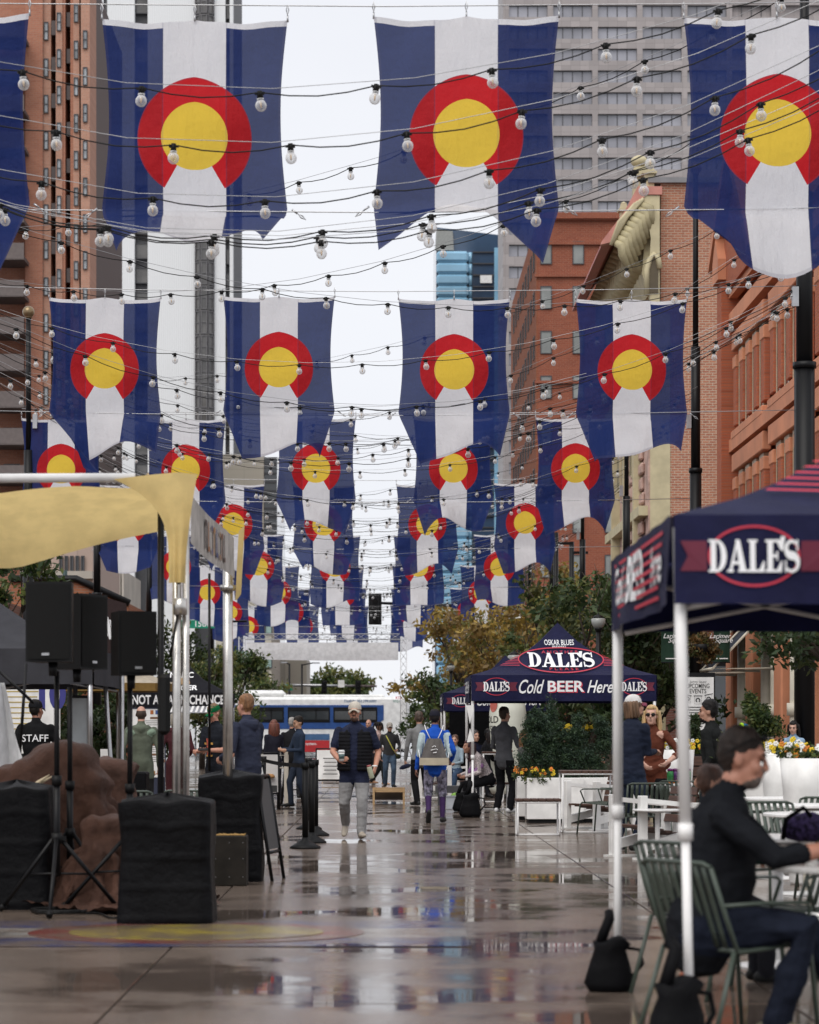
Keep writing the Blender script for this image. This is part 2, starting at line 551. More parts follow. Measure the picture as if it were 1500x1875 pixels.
# painted mural on the ground at the left
art_x, art_y = -1.75, 16.75
art = tag(link('ground_mural', None, None, (art_x, art_y, .006)), 'faded painted street mural with yellow disc, red ring and blue bands on the wet concrete', 'mural')
def paint(name, col): return wet_mat(name, col, tuple(c * .45 for c in col), .5, (.47, .6), (.15, .112, .088))
pb, pw, pr, py_ = paint('mural_blue', (.05, .07, .2)), paint('mural_white', (.4, .38, .36)), paint('mural_red', (.24, .035, .03)), paint('mural_yellow', (.42, .33, .05))
for nm, y0, y1, m in (('blue_band', -1.05, -.4, pb), ('pale_band', -.397, .397, pw), ('blue_band', .4, 1.05, pb)):
    q = MB(); q.box((.0, (y0 + y1) / 2, 0), (4.6, y1 - y0, .004)); q.ob(nm, m, art)
q = MB(); q.lathe([(1.12, .003), (1.12, .006)], 48, (.5, 0, 0), 1, .78, False); q.ob('red_ring', pr, art)
q = MB(); q.lathe([(.85, .007), (.85, .0095)], 48, (.5, 0, 0), 1, .78, False); q.ob('yellow_disc', py_, art)
# the cross street with kerb-less edge, then the next block
mb = MB(); mb.box((0, 3600 / 2 + 156, -.015), (24, 3600, .02)); tag(mb.ob('road', M['asphalt']), kind='structure')
mb = MB()
for x in np.arange(-30, 31, 1.3): mb.box((x, 133, -.008), (.45, 3.2, .012))
tag(mb.ob('road_marking', M['white_paint']), kind='structure')

# ================================================================== buildings
# --- grey office tower on the right
PPT = 10.7; dT = F / PPT
m_panel = NT('granite_panel')
def panel_mat(name, col, pw, ph, axis='y', line=.6, var=.14, rough=.5, lw=.025):
    k = NT(name)
    g = k.coord('Position'); sp = k.n('SeparateXYZ'); k.t.links.new(g, sp.inputs[0])
    cb = k.n('CombineXYZ'); k.t.links.new(sp.outputs[0 if axis == 'y' else 1], cb.inputs[0]); k.t.links.new(sp.outputs[2], cb.inputs[1])
    b = k.n('TexBrick'); b.offset = 0; b.inputs['Scale'].default_value = 1
    k.t.links.new(cb.outputs[0], b.inputs['Vector'])
    b.inputs['Brick Width'].default_value = pw; b.inputs['Row Height'].default_value = ph
    b.inputs['Mortar Size'].default_value = lw; b.inputs['Mortar Smooth'].default_value = .1
    k.set(b.inputs['Color1'], tuple(c * (1 + var) for c in col)); k.set(b.inputs['Color2'], tuple(c * (1 - var) for c in col)); k.set(b.inputs['Mortar'], tuple(c * line for c in col))
    n = k.smooth(k.noise(g, .12, 5), .3, .7)
    c = k.mix(k.math('MULTIPLY', n, .3), b.outputs[0], tuple(c * .72 for c in col))
    p = k.n('BsdfPrincipled'); k.set(p.inputs['Base Color'], c); p.inputs['Roughness'].default_value = rough
    return k.surf(p.outputs[0])
m_panel = panel_mat('granite_panel', (.34, .305, .30), 1.6, 1.9)
m_tglass = glass_mat('tower_glass', (.27, .27, .305), .12, .9, .3, .08)  # grey base colour stands in for the sky reflected in the panes
m_frame = mat('window_frame', (.05, .05, .055), .4, bump=0)
def tower_x(px): return ax(px, dT)
tw = thing('office_tower', 'tall grey granite office tower with ribbon windows behind the red brick block', 'office tower', (0, dT, 0))
b = MB(); b.box((tower_x(1330), 14, 75), (tower_x(1740) - tower_x(922) - .8, 26, 150)); b.ob('wall', m_panel, tw)
pitch = 39.9 / PPT
mb = MB(); mb.box((0, 0, 0), (tower_x(1740) - tower_x(922), 1.2, pitch - 22 / PPT)); spm = mb.mesh('spandrel'); spm.materials.append(m_panel)
mb = MB(); mb.box((0, 0, 0), (10.4 / PPT, 1.2, 22 / PPT)); prm = mb.mesh('pier'); prm.materials.append(m_panel)
gw = 72 / PPT
mb = MB()
for i in range(5): mb.box((-gw / 2 + gw * i / 4, 0, 0), (.14, .12, 22 / PPT))
for z in (-1, 1): mb.box((0, .01, z * (11 / PPT - .06)), (gw, .1, .12))
wfm = mb.mesh('window'); wfm.materials.append(m_frame)
mb = MB(); mb.box((0, 0, 0), (gw / 4 - .1, .08, 22 / PPT - .12)); pnm = mb.mesh('pane'); pnm.materials.append(m_tglass)
for fl in range(26):
    zc = az(19.5 + 39.9 * fl, dT)
    if zc < 20: break
    link('spandrel', spm, tw, (tower_x(1330), .75, zc + pitch / 2))
    for gi in range(-1, 5):
        gx = tower_x(1013 + 82 * gi + 36)
        if gi > 4: continue
        fo = link('window', wfm, tw, (gx, .66, zc))
        if gi <= 3:
            for q in range(4): link('pane', pnm, fo, (-gw / 2 + gw * (q + .5) / 4, .06, 0))
        link('pier', prm, tw, (gx + (gw + 10 / PPT) / 2, .75, zc))
    link('pier', prm, tw, (tower_x(922 + 5), .75, zc))

# --- blue glass tower
dG = 520; pg = F / dG
m_bl = glass_mat('pale_blue_glass', (.22, .42, .58), .1, .8, .25, .06)
m_nv = glass_mat('navy_glass', (.03, .06, .11), .08, .9, .4, .06)
gt = thing('glass_tower', 'slanted roof glass tower with pale blue curtain wall and dark navy corner', 'office tower', (0, dG, 0))
X = lambda px: ax(px, dG)
Z = lambda py: az(py, dG)
b = MB(); b.prism([(X(796), 0), (X(930), 0), (X(930), Z(432)), (X(799), Z(416))], 0, 30); b.ob('core', m_nv, gt)
b = MB()
for y in range(462, 1250, 21):
    b.box(((X(799) + X(858)) / 2, -.8, Z(y + 10)), (X(858) - X(799), 1.6, 20.4 / pg), bev=.5)
b.ob('curtain_wall', m_bl, gt)
b = MB()
for y in range(462, 1250, 21):
    b.cyl((X(861), -.4, Z(y + 20)), (X(861), -.4, Z(y + 1)), 3.5 / pg, 3.5 / pg, 8)
b.ob('rounded_bay', m_bl, gt)
b = MB()
for y in range(462, 1250, 21): b.box(((X(866) + X(904)) / 2, -.2, Z(y)), (X(904) - X(866), .4, .25))
b.ob('mullion', m_frame, gt)['kind'] = 'stuff'
b = MB(); b.box(((X(905) + X(919)) / 2, -.5, Z(455) / 2 + 0), (X(919) - X(905), 1, Z(455))); b.ob('side_wall', m_bl, gt)
b = MB(); b.prism([(X(797), Z(459)), (X(831), Z(459)), (X(829), Z(424)), (X(799), Z(420))], -.6, 0)
b.ob('roof_screen', mat('grey_screen', (.3, .31, .3), .5), gt)
b = MB(); b.box((X(890), -.45, Z(512)), (2.4, .5, 1.6)); b.ob('white_blind', M['white_paint'], gt)  # small white panel on the dark glass

# --- red brick office block beyond the crossing
dB = 200; pB = F / dB
X = lambda px: ax(px, dB)
Z = lambda py: az(py, dB)
bk_y = brick_mat('red_brick_front', (.29, .088, .05), (.24, .07, .042), (.3, .16, .11), 'y', .42, .15, .3)
bk_x = brick_mat('red_brick_side', (.30, .095, .045), (.25, .08, .04), (.28, .15, .1), 'x', .42, .15, .3)
rb = thing('brick_office', 'red brick office block with plain grid of grey windows across the junction', 'office building', (0, dB, 0))
b = MB(); b.box(((X(985) + X(1290)) / 2, 20, Z(398) / 2), (X(1290) - X(985), 40, Z(398))); wl = b.ob('wall', [bk_y], rb)
b = MB(); b.box((X(985) - .06, 20, Z(398) / 2 - .2), (.1, 40, Z(398) - .6)); b.ob('side_wall', bk_x, rb)
b = MB()
for y in (402, 446, 505, 700): b.box(((X(985) + X(1290)) / 2, -.1, Z(y)), (X(1290) - X(985) + .5, .3, .22))
b.box(((X(985) + X(1290)) / 2, 0, Z(396)), (X(1290) - X(985) + .9, .9, .5)); b.ob('string_course', bk_y, rb)
m_bgl = glass_mat('grey_glass', (.22, .23, .22), .1, .7, .3, .3)
def win_mesh(w, h, d=.12, t=.07, fm=m_frame, gm=m_bgl, mull=0, rail=0):
    mb = MB()
    for sx in (-1, 1): mb.box((sx * (w / 2 - t / 2), 0, 0), (t, d, h))
    for sz in (-1, 1): mb.box((0, .003, sz * (h / 2 - t / 2)), (w - 2 * t, d, t))
    for i in range(mull): mb.box((-w / 2 + w * (i + 1) / (mull + 1), .004, 0), (t * .7, d * .8, h - 2 * t))
    if rail: mb.box((0, .002, 0), (w - 2 * t, d * .9, t * .8))
    a = mb.mesh('window'); a.materials.append(fm)
    mb = MB(); mb.box((0, .02, 0), (w - 1.6 * t, .03, h - 1.6 * t)); c = mb.mesh('pane'); c.materials.append(gm)
    return a, c
def put_win(parent, ms, x, y, z, rz=0):
    f = link('window', ms[0], parent, (x, y, z), rz); link('pane', ms[1], f); return f
bw = win_mesh(21 / pB, 42 / pB)
for r in range(8):
    for c in range(5):
        put_win(rb, bw, X(1000 + 59 * c), -.05, Z(463 + 82 * r))
sw = win_mesh(1.6, 1.8)
for r in range(8):
    for c in range(9): put_win(rb, sw, X(985) - .12, 3 + 3.9 * c, Z(463 + 82 * r), -PI / 2)

# --- Victorian stone-front building with cornice (right), its brick flank faces us
FX = 8.5                                         # facade line
dV = 78.0; pV = F / dV
X = lambda px: ax(px, dV)
Z = lambda py: az(py, dV)
ob_y = brick_mat('old_brick_flank', (.47, .20, .12), (.36, .14, .09), (.5, .39, .3), 'y', .215, .078, .8, .35, .013)
cream = mat('cream_stone', (.50, .44, .28), .7, 0, .12, 2, .2, 20)
pink = mat('pink_rubble', (.46, .31, .26), .85, 0, .25, 1.8, .9, 6, 'Position', .05)
vb = thing('victorian_building', 'Victorian stone building with cream bracketed cornice, urns and bare brick flank', 'building', (0, dV, 0))
b = MB(); b.box(((FX + 17) / 2 + .1, 6, Z(333) / 2), (17 - FX, 12, Z(333))); b.ob('brick_wall', ob_y, vb)
b = MB(); b.box((FX + 4.2, 6, Z(331)), (9.0, 12.3, .16)); b.ob('parapet_coping', mat('coping', (.2, .2, .21), .6), vb)
# facade skin: rubble blocks laid individually
b = MB(); b.box((FX - .1, 6.0, 7.2), (.36, 12, 14.4)); b.ob('facade', pink, vb)
b = MB(); b.box((FX + .08, .14, 7.2), (.62, .34, 14.4)); b.ob('quoin_strip', cream, vb)
sbm = []
for q in range(4):
    mb = MB(); mb.box((0, 0, 0), (.14, .62 + .12 * q, .36 + .05 * (q % 2)), bev=.05); me = mb.mesh('stone'); me.materials.append(pink); sbm.append(me)
rnd = random.Random(3)
for rr in range(24):
    y = 1.0 + rnd.random() * .4
    for cc in range(5):
        if rr in (8, 9, 10, 11, 17, 18, 19) and cc in (1, 2): y += .9; continue
        q = rnd.randrange(4); link('stone', sbm[q], vb, (FX - .32 - rnd.random() * .05, y + .35, 2.2 + rr * .47)); y += .8 + .12 * q
for zz in (6.4, 10.6):
    for yy in (2.4, 4.2, 6.6, 8.6):
        mb = MB(); mb.prism([(-.38, -.9), (.38, -.9), (.38, .6), (.27, .86), (0, 1), (-.27, .86), (-.38, .6)], -.05, .05, 'x')
        f = mb.ob('window', cream, vb, (FX - .38, yy, zz))
        mb = MB(); mb.prism([(-.27, -.8), (.27, -.8), (.27, .55), (.18, .76), (0, .85), (-.18, .76), (-.27, .55)], -.06, -.052, 'x'); mb.ob('pane', M['dark_glass'], f)
b = MB()
for y in (2.0, 5.4, 9.6): b.box((FX - .42, y, 7.2), (.3, .34, 14.4))
for z in (4.2, 8.3, 12.6): b.box((FX - .40, 6.1, z), (.35, 11.9, .3))
b.ob('pilaster', cream, vb)
# cornice runs along the facade and projects over the street
zc = Z(470)
prof = [(0, -1.0), (-.25, -.95), (-.35, -.6), (-.75, -.2), (-.95, .1), (-1.25, .18), (-1.3, .42), (0, .5)]
b = MB(); b.prism([(X(a), Z(c)) for a, c in ((1180, 362), (1206, 362), (1206, 540), (1187, 540), (1176, 500), (1180, 450), (1170, 420), (1150, 398))], 0.0, 12, 'y'); b.ob('cornice', cream, vb)
b = MB(); b.prism([(X(a), Z(c)) for a, c in ((1167, 345), (1205, 345), (1181, 359), (1150, 395), (1120, 446), (1101, 451), (1102, 444), (1141, 393))], 0, 12.04, 'y')
b.ob('cornice_cap', mat('red_capping', (.34, .09, .075), .5), vb)
brm = MB()
pts = [(X(1180), 0, Z(490)), (X(1160), 0, Z(478)), (X(1158), 0, Z(440)), (X(1135), 0, Z(430))]
brm.tube(pts, [.2, .24, .2, .16], 8, side=(0, 1, 0)); bme = brm.mesh('bracket'); bme.materials.append(cream)
for i in range(15): link('bracket', bme, vb, (.02, .4 + i * .8, 0))
# gable sweep on the flank end of the cornice
b = MB(); b.prism([(X(a), Z(c)) for a, c in ((1180, 362), (1206, 362), (1206, 560), (1189, 560), (1186, 505), (1190, 440), (1184, 405), (1170, 388), (1150, 398))], -.35, -.012, 'y'); b.ob('end_scroll', cream, vb)
b = MB(); b.prism([(X(a), Z(c)) for a, c in ((1166, 346), (1210, 346), (1210, 361), (1181, 361), (1150, 397), (1120, 447), (1099, 452), (1101, 445), (1140, 394))], -.4, -.02, 'y'); b.ob('end_cap', mat('salmon_tin', (.48, .2, .16), .5), vb)
b = MB()
for i in range(4):
    o_ = i * 5
    b.tube([(X(1176 - o_), -.38, Z(368 + o_ * .6)), (X(1146 - o_), -.38, Z(402 + o_ * .6)), (X(1121 - o_ * .3), -.38, Z(447 + o_ * .4))], .06, 5)
b.ob('moulding', cream, vb)['kind'] = 'stuff'
shade_c = mat('cream_bracket', (.40, .35, .21), .7, 0, .15, 3, .2, 20)  # darker copy of the cream; shadow of the cove put into the colour
for i in range(9):
    t_ = i / 8; s0 = (1174 - 50 * t_, 378 + 68 * t_); e0 = (1196 - 44 * t_, 418 + 82 * t_)
    sc_ = MB(); sc_.tube([(X(s0[0]), -.25, Z(s0[1])), (X(s0[0] + 13), -.42, Z(s0[1] + 9)), (X(s0[0] + 14), -.36, Z(s0[1] + 24)), (X(e0[0]), -.2, Z(e0[1]))], [.12, .16, .14, .09], 7); sc_.ob('scroll', shade_c, vb)
b = MB(); b.prism([(X(1184), Z(540)), (X(1184), Z(498)), (X(1188), Z(482)), (X(1195), Z(474)), (X(1201), Z(480)), (X(1203), Z(496)), (X(1203), Z(540))], -.40, -.352, 'y'); b.ob('arch_shade_panel', mat('arch_shade', (.10, .08, .05), .8), vb)  # raised dark panel; shade of the arch opening put into its colour
b = MB(); b.tube([(X(1182), -.4, Z(545)), (X(1182), -.4, Z(498)), (X(1187), -.4, Z(480)), (X(1195), -.4, Z(470)), (X(1203), -.4, Z(478)), (X(1206), -.4, Z(496))], .09, 6); b.ob('arch_moulding', cream, vb)
def urn(x, y, z, h, ball):
    mb = MB(); w = h * .2
    mb.box((0, 0, h * .24), (w * 1.5, w * 1.5, h * .48)); mb.box((0, 0, h * .52), (w * 2.3, w * 2.3, h * .07)); mb.box((0, 0, h * .58), (w * 1.9, w * 1.9, h * .05))
    if ball: mb.box((0, 0, h * .66), (w * 1.3, w * 1.3, h * .12)); mb.ell((0, 0, h * .86), (w, w, h * .14))
    else: mb.box((0, 0, h * .72), (w * 1.5, w * 1.5, h * .22), taper=.75); mb.box((0, 0, h * .87), (w * 1.2, w * 1.2, h * .09), taper=.05)
    mb.ob('urn', cream, vb, (x, y, z))
urn(X(1189), .1, Z(347), 1.0, False); urn(X(1176), .9, Z(352), 1.35, True); urn(X(1160), 3.2, Z(372), .8, False)

# --- low courtyard buildings and storefronts between: passage wall behind the tables
lb = thing('courtyard_building', 'dark storefront in the gap below the bare brick flank', 'building', (0, 74, 0))
b = MB(); b.box((11.5, 2, 2.4), (5.6, 3, 4.8)); b.ob('wall', brick_mat('storefront_brick', (.2, .06, .04), (.16, .05, .035), (.2, .15, .12), 'y'), lb)
b = MB()
b.box((10.6, .35, 1.9), (2.0, .2, 3.0)); b.ob('window', M['dark_glass'], lb)
b = MB(); b.box((10.6, .3, 3.5), (2.6, .5, .3)); b.box((9.45, .3, 1.9), (.22, .3, 3.2)); b.box((11.75, .3, 1.9), (.22, .3, 3.2)); b.ob('frame', M['black_metal'], lb)

# --- red sandstone and brick building, near right
dR0, dR1 = 46.0, 61.4
ss = mat('red_sandstone', (.56, .225, .12), .75, 0, .16, .8, .35, 10, 'Position')
rb_x = brick_mat('pressed_brick', (.44, .125, .06), (.38, .105, .055), (.33, .13, .08), 'x', .2, .07, .3, .2)
sb = thing('sandstone_building', 'red brick and sandstone building with tall grouped windows beside the brick flank', 'building', (FX, 0, 0))
top = 12.2
b = MB(); b.box((5.2, (dR0 + dR1) / 2, 2.2 + top / 2), (10, dR1 - dR0, top - 4.4)); b.ob('wall', rb_x, sb)
# gable piece and far corner pier
b = MB(); b.prism([(dR1 - 5.6, top - .2), (dR1 - 2.6, top + 2.6), (dR1 + .3, top + .4), (dR1 + .3, top - .2)], -.25, .6, 'x'); b.ob('gable', rb_x, sb)
b = MB(); b.prism([(dR1 - 5.9, top - .1), (dR1 - 2.6, top + 2.75), (dR1 + .6, top + .5), (dR1 + .6, top + .8), (dR1 - 2.6, top + 3.1), (dR1 - 6.3, top - .1)], -.5, .7, 'x'); b.ob('gable_coping', ss, sb)
b = MB(); b.box((.05, dR1 - .35, top / 2 + 2.4), (.8, .8, top - 3.6)); b.ob('corner_pier', rb_x, sb)
b = MB(); b.box((.05, dR1 - .35, top + .35), (1.0, 1.0, .5)); b.prism([(dR1 - .85, top + .6), (dR1 + .15, top + .6), (dR1 - .35, top + 1.2)], -.45, .55, 'x'); b.ob('pier_cap', ss, sb)
bands = [az(655, 55), az(672, 55), az(770, 60), az(888, 55), az(905, 55)]
b = MB()
for z, h in ((top - .1, .5), (8.28, .3), (11.3, .35)):
    if h: b.box((-.07, (dR0 + dR1) / 2, z), (.2, dR1 - dR0 + .2, h))
b.ob('string_course', ss, sb)
wm = MB()
z0a, z1a = 8.6, 10.5
z0b, z1b = 5.2, 7.6
wins = {}
for (z0, z1) in ((z0a, z1a), (z0b, z1b)):
    h = z1 - z0
    mb = MB()
    t = .08
    for sy in (-1, 1): mb.box((0, sy * (.27), 0), (.12, t, h))
    for sz in (-1, 1): mb.box((.002, 0, sz * (h / 2 - t / 2)), (.12, .54 - t, t))
    mb.box((.003, 0, 0), (.1, .54 - t, t * .8))
    fm = mb.mesh('window'); fm.materials.append(mat('tan_frame', (.5, .4, .28), .5, bump=0))
    mb = MB(); mb.box((-.035, 0, 0), (.03, .42, h - .16)); gm = mb.mesh('pane'); gm.materials.append(M['dark_glass'])
    mb = MB(); mb.box((0, 0, -.15), (.14, .5, h - .5), bev=.02); pm = mb.mesh('pilaster'); pm.materials.append(rb_x)
    mb = MB(); mb.box((0, 0, 0), (.18, .54, .3), bev=.02); cm = mb.mesh('capital'); cm.materials.append(ss)
    mb = MB(); mb.box((0, 0, 0), (.2, 4.9, .42), bev=.02); lm = mb.mesh('lintel'); lm.materials.append(ss)
    mb = MB(); mb.box((0, 0, 0), (.22, 4.9, .2), bev=.02); sm = mb.mesh('sill'); sm.materials.append(ss)
    zc_ = (z0 + z1) / 2
    for g0 in (60.0, 54.3, 48.6):
        for i in range(4):
            y = g0 - .55 - i * 1.1
            f = link('window', fm, sb, (.0, y, zc_)); link('pane', gm, f)
        for i in range(5):
            y = g0 - i * 1.1
            p = link('pilaster', pm, sb, (-.05, y, zc_)); link('capital', cm, p, (0, 0, h / 2 - .28))
        link('lintel', lm, sb, (-.06, g0 - 2.2, z1 + .22)); link('sill', sm, sb, (-.07, g0 - 2.2, z0 - .11))
# ground floor: cream columns, sandstone piers, dark shopfronts
mcream = mat('cream_paint', (.62, .57, .47), .5, 0, .08, 3, .05)
b = MB(); b.box((.9, (dR0 + dR1) / 2, 2.2), (1.2, dR1 - dR0 - .2, 4.4)); b.ob('shopfront', M['dark_glass'], sb)
cb_ = MB(); cb_.cyl((0, 0, 0), (0, 0, 3.9), .14, .12, 14); cb_.cyl((0, 0, 1.72), (0, 0, 1.98), .19, .19, 14); cb_.box((0, 0, 3.95), (.42, .42, .2)); cb_.box((0, 0, .15), (.4, .4, .3))
cbm = cb_.mesh('column'); cbm.materials.append(mcream)
pr_ = MB(); pr_.box((0, 0, 1.95), (.5, 1.0, 3.9), bev=.04)
prm2 = pr_.mesh('stone_pier'); prm2.materials.append(ss)
for y in (dR1 - .9, dR1 - 4.2, dR1 - 8.4, dR1 - 12.0): link('stone_pier', prm2, sb, (.05, y, 0))
for y in (dR1 - 1.9, dR1 - 3.2, dR1 - 5.6, dR1 - 7.0, dR1 - 9.6, dR1 - 11): link('column', cbm, sb, (.0, y, 0))
b = MB(); b.box((.0, (dR0 + dR1) / 2, 4.3), (.6, dR1 - dR0, .5)); b.ob('entablature', mcream, sb)
for y in (dR1 - 2.55, dR1 - 6.3, dR1 - 10.3):
    b = MB(); b.box((.26, y, 1.9), (.08, 1.0, 3.6)); b.ob('door', mcream, sb)
for y0 in (dR1 - 2.5, dR1 - 6.3):
    b = MB(); b.grid(lambda u, v: (-1.3 * v - .1, y0 - 1 + 2 * u, 4.1 - 1.35 * v), 1, 1)
    b.ob('awning', cloth('awning_cloth', (.03, .035, .05)), sb, solid=.02)
    b = MB()
    for yy in (y0 - 1, y0 + 1): b.tube([(-.1, yy, 2.75), (-1.42, yy, 2.75), (-.1, yy, 4.12)], .035, 6)
    b.tube([(-1.42, y0 - 1, 2.75), (-1.42, y0 + 1, 2.75)], .035, 6); b.ob('awning_frame', mcream, sb)

# ================================================================== left side
# --- brick apartment tower with balconies
dA = 200.0; pA = F / dA
X = lambda px: ax(px, dA)
Z = lambda py: az(py, dA)
tb = brick_mat('tan_brick', (.43, .19, .12), (.37, .155, .10), (.36, .24, .19), 'y', .5, .16, .4, .2)
tb_l = brick_mat('pale_brick', (.49, .265, .19), (.44, .23, .16), (.4, .3, .24), 'y', .5, .16, .3, .15)
ab = thing('apartment_tower', 'brown brick apartment tower with stacked dark balconies', 'apartment block', (0, dA, 0))
strips = [(-60, 50, 0.0, tb), (50, 82, -1.2, tb), (82, 96, -.9, tb_l), (107, 119, -1.6, tb_l), (119, 124, -1.5, tb), (134, 140, -1.75, tb), (140, 151, -2.1, tb_l), (155, 171, -2.5, tb_l)]
b = MB(); b.box((X(57), 12, Z(-40) / 2), (X(171) - X(-57), 20, Z(-40))); b.ob('core_wall', mat('brown_panel', (.085, .055, .048), .7, bump=0), ab)
for x0, x1, y, m in strips:
    b = MB(); b.box(((X(x0) + X(x1)) / 2, 1 + y / 2, Z(-40) / 2), (X(x1) - X(x0), 2 - y, Z(-40))); b.ob('wall', m, ab)
m_sky = glass_mat('apartment_glass', (.32, .34, .36), .05, 1, .5, .4)  # sky reflection put into the pale pane colour
aw = win_mesh(8 / pA, 33 / pA, .2, .06, m_frame, m_sky, 0, 1)
for fl in range(15):
    for (px, off, y) in ((87.5, 0, -.9), (113, -13, -1.6), (145.5, -26, -2.1), (163, -39 + 66, -2.5)):
        py = 63 + 66.5 * fl + off * .95
        if py < 1000: put_win(ab, aw, X(px), y - .06, Z(py))
b = MB()
for fl in range(15):
    py = 40 + 66.5 * fl
    b.box(((X(97) + X(107)) / 2, -.5, Z(py + 18)), (X(107) - X(97) - .05, 1.3, 26 / pA))
    b.box(((X(125) + X(133)) / 2, -.5, Z(py + 4)), (X(133) - X(125) - .05, 1.6, 26 / pA))
b.ob('balcony_panel', mat('bronze_panel', (.075, .058, .056), .6, bump=0), ab)
m_balc = mat('balcony_concrete', (.14, .115, .11), .8, bump=0)
bm_ = MB(); L0 = X(57) - X(-60)
bm_.box((L0 / 2, -.9, 0), (L0, 3.6, .3))
bm_.prism([(L0 * .3, 0.0), (L0, -.1), (L0, 1.15), (L0 * .3, 1.15)], -2.72, -2.6, 'y')
bmesh_ = bm_.mesh('balcony'); bmesh_.materials.append(m_balc)
rl = MB()
for i in range(17): rl.box((L0 * .3 * i / 16, -2.66, .6), (.05, .05, 1.1))
rl.box((L0 * .15, -2.66, 1.18), (L0 * .3, .06, .06)); rlm = rl.mesh('railing'); rlm.materials.append(M['black_metal'])
for fl in range(14):
    bo = link('balcony', bmesh_, ab, (X(-60), -1.3, Z(90 + 66.5 * fl)))
    link('railing', rlm, bo)
aw2 = win_mesh(30 / pA, 36 / pA, .2, .08, m_frame, M['dark_glass'], 1)
for fl in range(14): put_win(ab, aw2, X(22), -.1, Z(70 + 66.5 * fl))

# --- white ribbed office tower
dW = 337.0; pW = F / dW
X = lambda px: ax(px, dW)
Z = lambda py: az(py, dW)
def rib_mat(name, col, freq):
    k = NT(name); g = k.coord('Position')
    wv = k.n('TexWave'); wv.inputs['Scale'].default_value = freq; wv.inputs['Distortion'].default_value = 0
    k.t.links.new(g, wv.inputs['Vector'])
    c = k.mix(k.math('MULTIPLY', wv.outputs[1], .16), col, tuple(x * .7 for x in col))
    n = k.smooth(k.noise(g, .08, 5), .35, .7); c = k.mix(k.math('MULTIPLY', n, .15), c, tuple(x * .8 for x in col))
    p = k.n('BsdfPrincipled'); k.set(p.inputs['Base Color'], c); p.inputs['Roughness'].default_value = .5
    k.set(p.inputs['Normal'], k.bump(wv.outputs[1], .4, .05)); return k.surf(p.outputs[0])
m_rib = rib_mat('white_ribs', (.76, .77, .78), 1.1)
wt = thing('white_tower', 'white ribbed panel tower with thin dark window strips', 'office tower', (0, dW, 0))
b = MB(); b.box(((X(176) + X(424)) / 2, 13, 60), (X(424) - X(176), 24, 120)); b.ob('core_wall', mat('tower_core', (.05, .05, .055), .5, bump=0), wt)
for x0, x1 in ((172, 190), (197, 247), (271, 357), (393, 413), (421, 427)):
    b = MB(); b.box(((X(x0) + X(x1)) / 2, .4, 60), (X(x1) - X(x0), 1.6, 120)); b.ob('panel_wall', m_rib, wt)
m_smoke = glass_mat('smoked_glass', (.10, .095, .09), .08, .8, .4, .3)
bw1 = win_mesh(23.5 / pW, 30 / pW, .3, .14, m_frame, m_smoke)
bw0 = win_mesh(7 / pW, 30 / pW, .3, .1, m_frame, m_smoke)
bw2 = win_mesh(12.5 / pW, 43 / pW, .3, .16, mat('bay_frame', (.12, .115, .12), .5, bump=0), m_smoke, 0, 1)
for fl in range(21):
    py = 8 + 45 * fl
    put_win(wt, bw0, X(193.5), .6, Z(py)); put_win(wt, bw1, X(259), .6, Z(py)); put_win(wt, bw0, X(417), .6, Z(py + 10))
    put_win(wt, bw2, X(363.6), -1.0, Z(py), R(-38)); put_win(wt, bw2, X(375), -1.45, Z(py)); put_win(wt, bw2, X(386.4), -1.0, Z(py), R(38))
b = MB()
for fl in range(21): b.prism([(X(357), .2), (X(367), -1.4), (X(383), -1.4), (X(393), .2)], Z(8 + 45 * fl + 25), Z(8 + 45 * fl + 20), 'z')
b.ob('bay_spandrel', mat('bay_grey', (.12, .115, .11), .5, bump=0), wt)

# --- beige slab building behind the flags and low plaza building
dC = 230.0
X = lambda px: ax(px, dC)
Z = lambda py: az(py, dC)
bg_ = panel_mat('beige_panel', (.50, .46, .38), 3.2, 3.2, 'y', .8, .04)
cb2 = thing('beige_building', 'beige concrete building with dark glass strip behind the far flags', 'building', (0, dC, 0))
b = MB(); b.box(((X(405) + X(483)) / 2, 10, Z(832) / 2), (X(483) - X(405), 20, Z(832))); b.ob('wall', bg_, cb2)
b = MB(); b.box(((X(483) + X(507)) / 2, 10, Z(836) / 2), (X(507) - X(483), 19, Z(836))); b.ob('glass_strip', M['dark_glass'], cb2)
b = MB()
for y in range(850, 1190, 16): b.box(((X(483) + X(507)) / 2, .45, Z(y)), (X(507) - X(483), .2, .16))
b.ob('mullion', m_frame, cb2)['kind'] = 'stuff'
pl = thing('plaza_building', 'low pale building with green glass band under the flags at the corner', 'building', (0, 190, 0))
X = lambda px: ax(px, 190.0)
Z = lambda py: az(py, 190.0)
b = MB(); b.box(((X(395) + X(497)) / 2, 8, Z(1088) / 2), (X(497) - X(395), 16, Z(1088))); b.ob('wall', bg_, pl)
pw_ = win_mesh(14 / (F / 190), 38 / (F / 190), .2, .08, m_frame, glass_mat('green_glass', (.2, .3, .27), .05, .9))
for i in range(7):
    for py in (1142, 1205): put_win(pl, pw_, X(402 + 15 * i), -.06, Z(py))
fb = thing('dark_office', 'low dark office with slim columns far along the street', 'building', (0, 250, 0))
X = lambda px: ax(px, 250.0)
Z = lambda py: az(py, 250.0)
b = MB(); b.box(((X(475) + X(513)) / 2, 6, Z(1206) / 2), (X(513) - X(475), 12, Z(1206))); b.ob('wall', M['dark_glass'], fb)
b = MB(); b.box(((X(514) + X(560)) / 2, 9, Z(1204) / 2), (X(560) - X(514), 12, Z(1204))); b.ob('end_wall', bg_, fb)
b = MB()
for px in range(478, 515, 6): b.box((X(px), -.2, Z(1206) / 2), (.5, .4, Z(1206)))
b.ob('column', M['concrete'], fb)
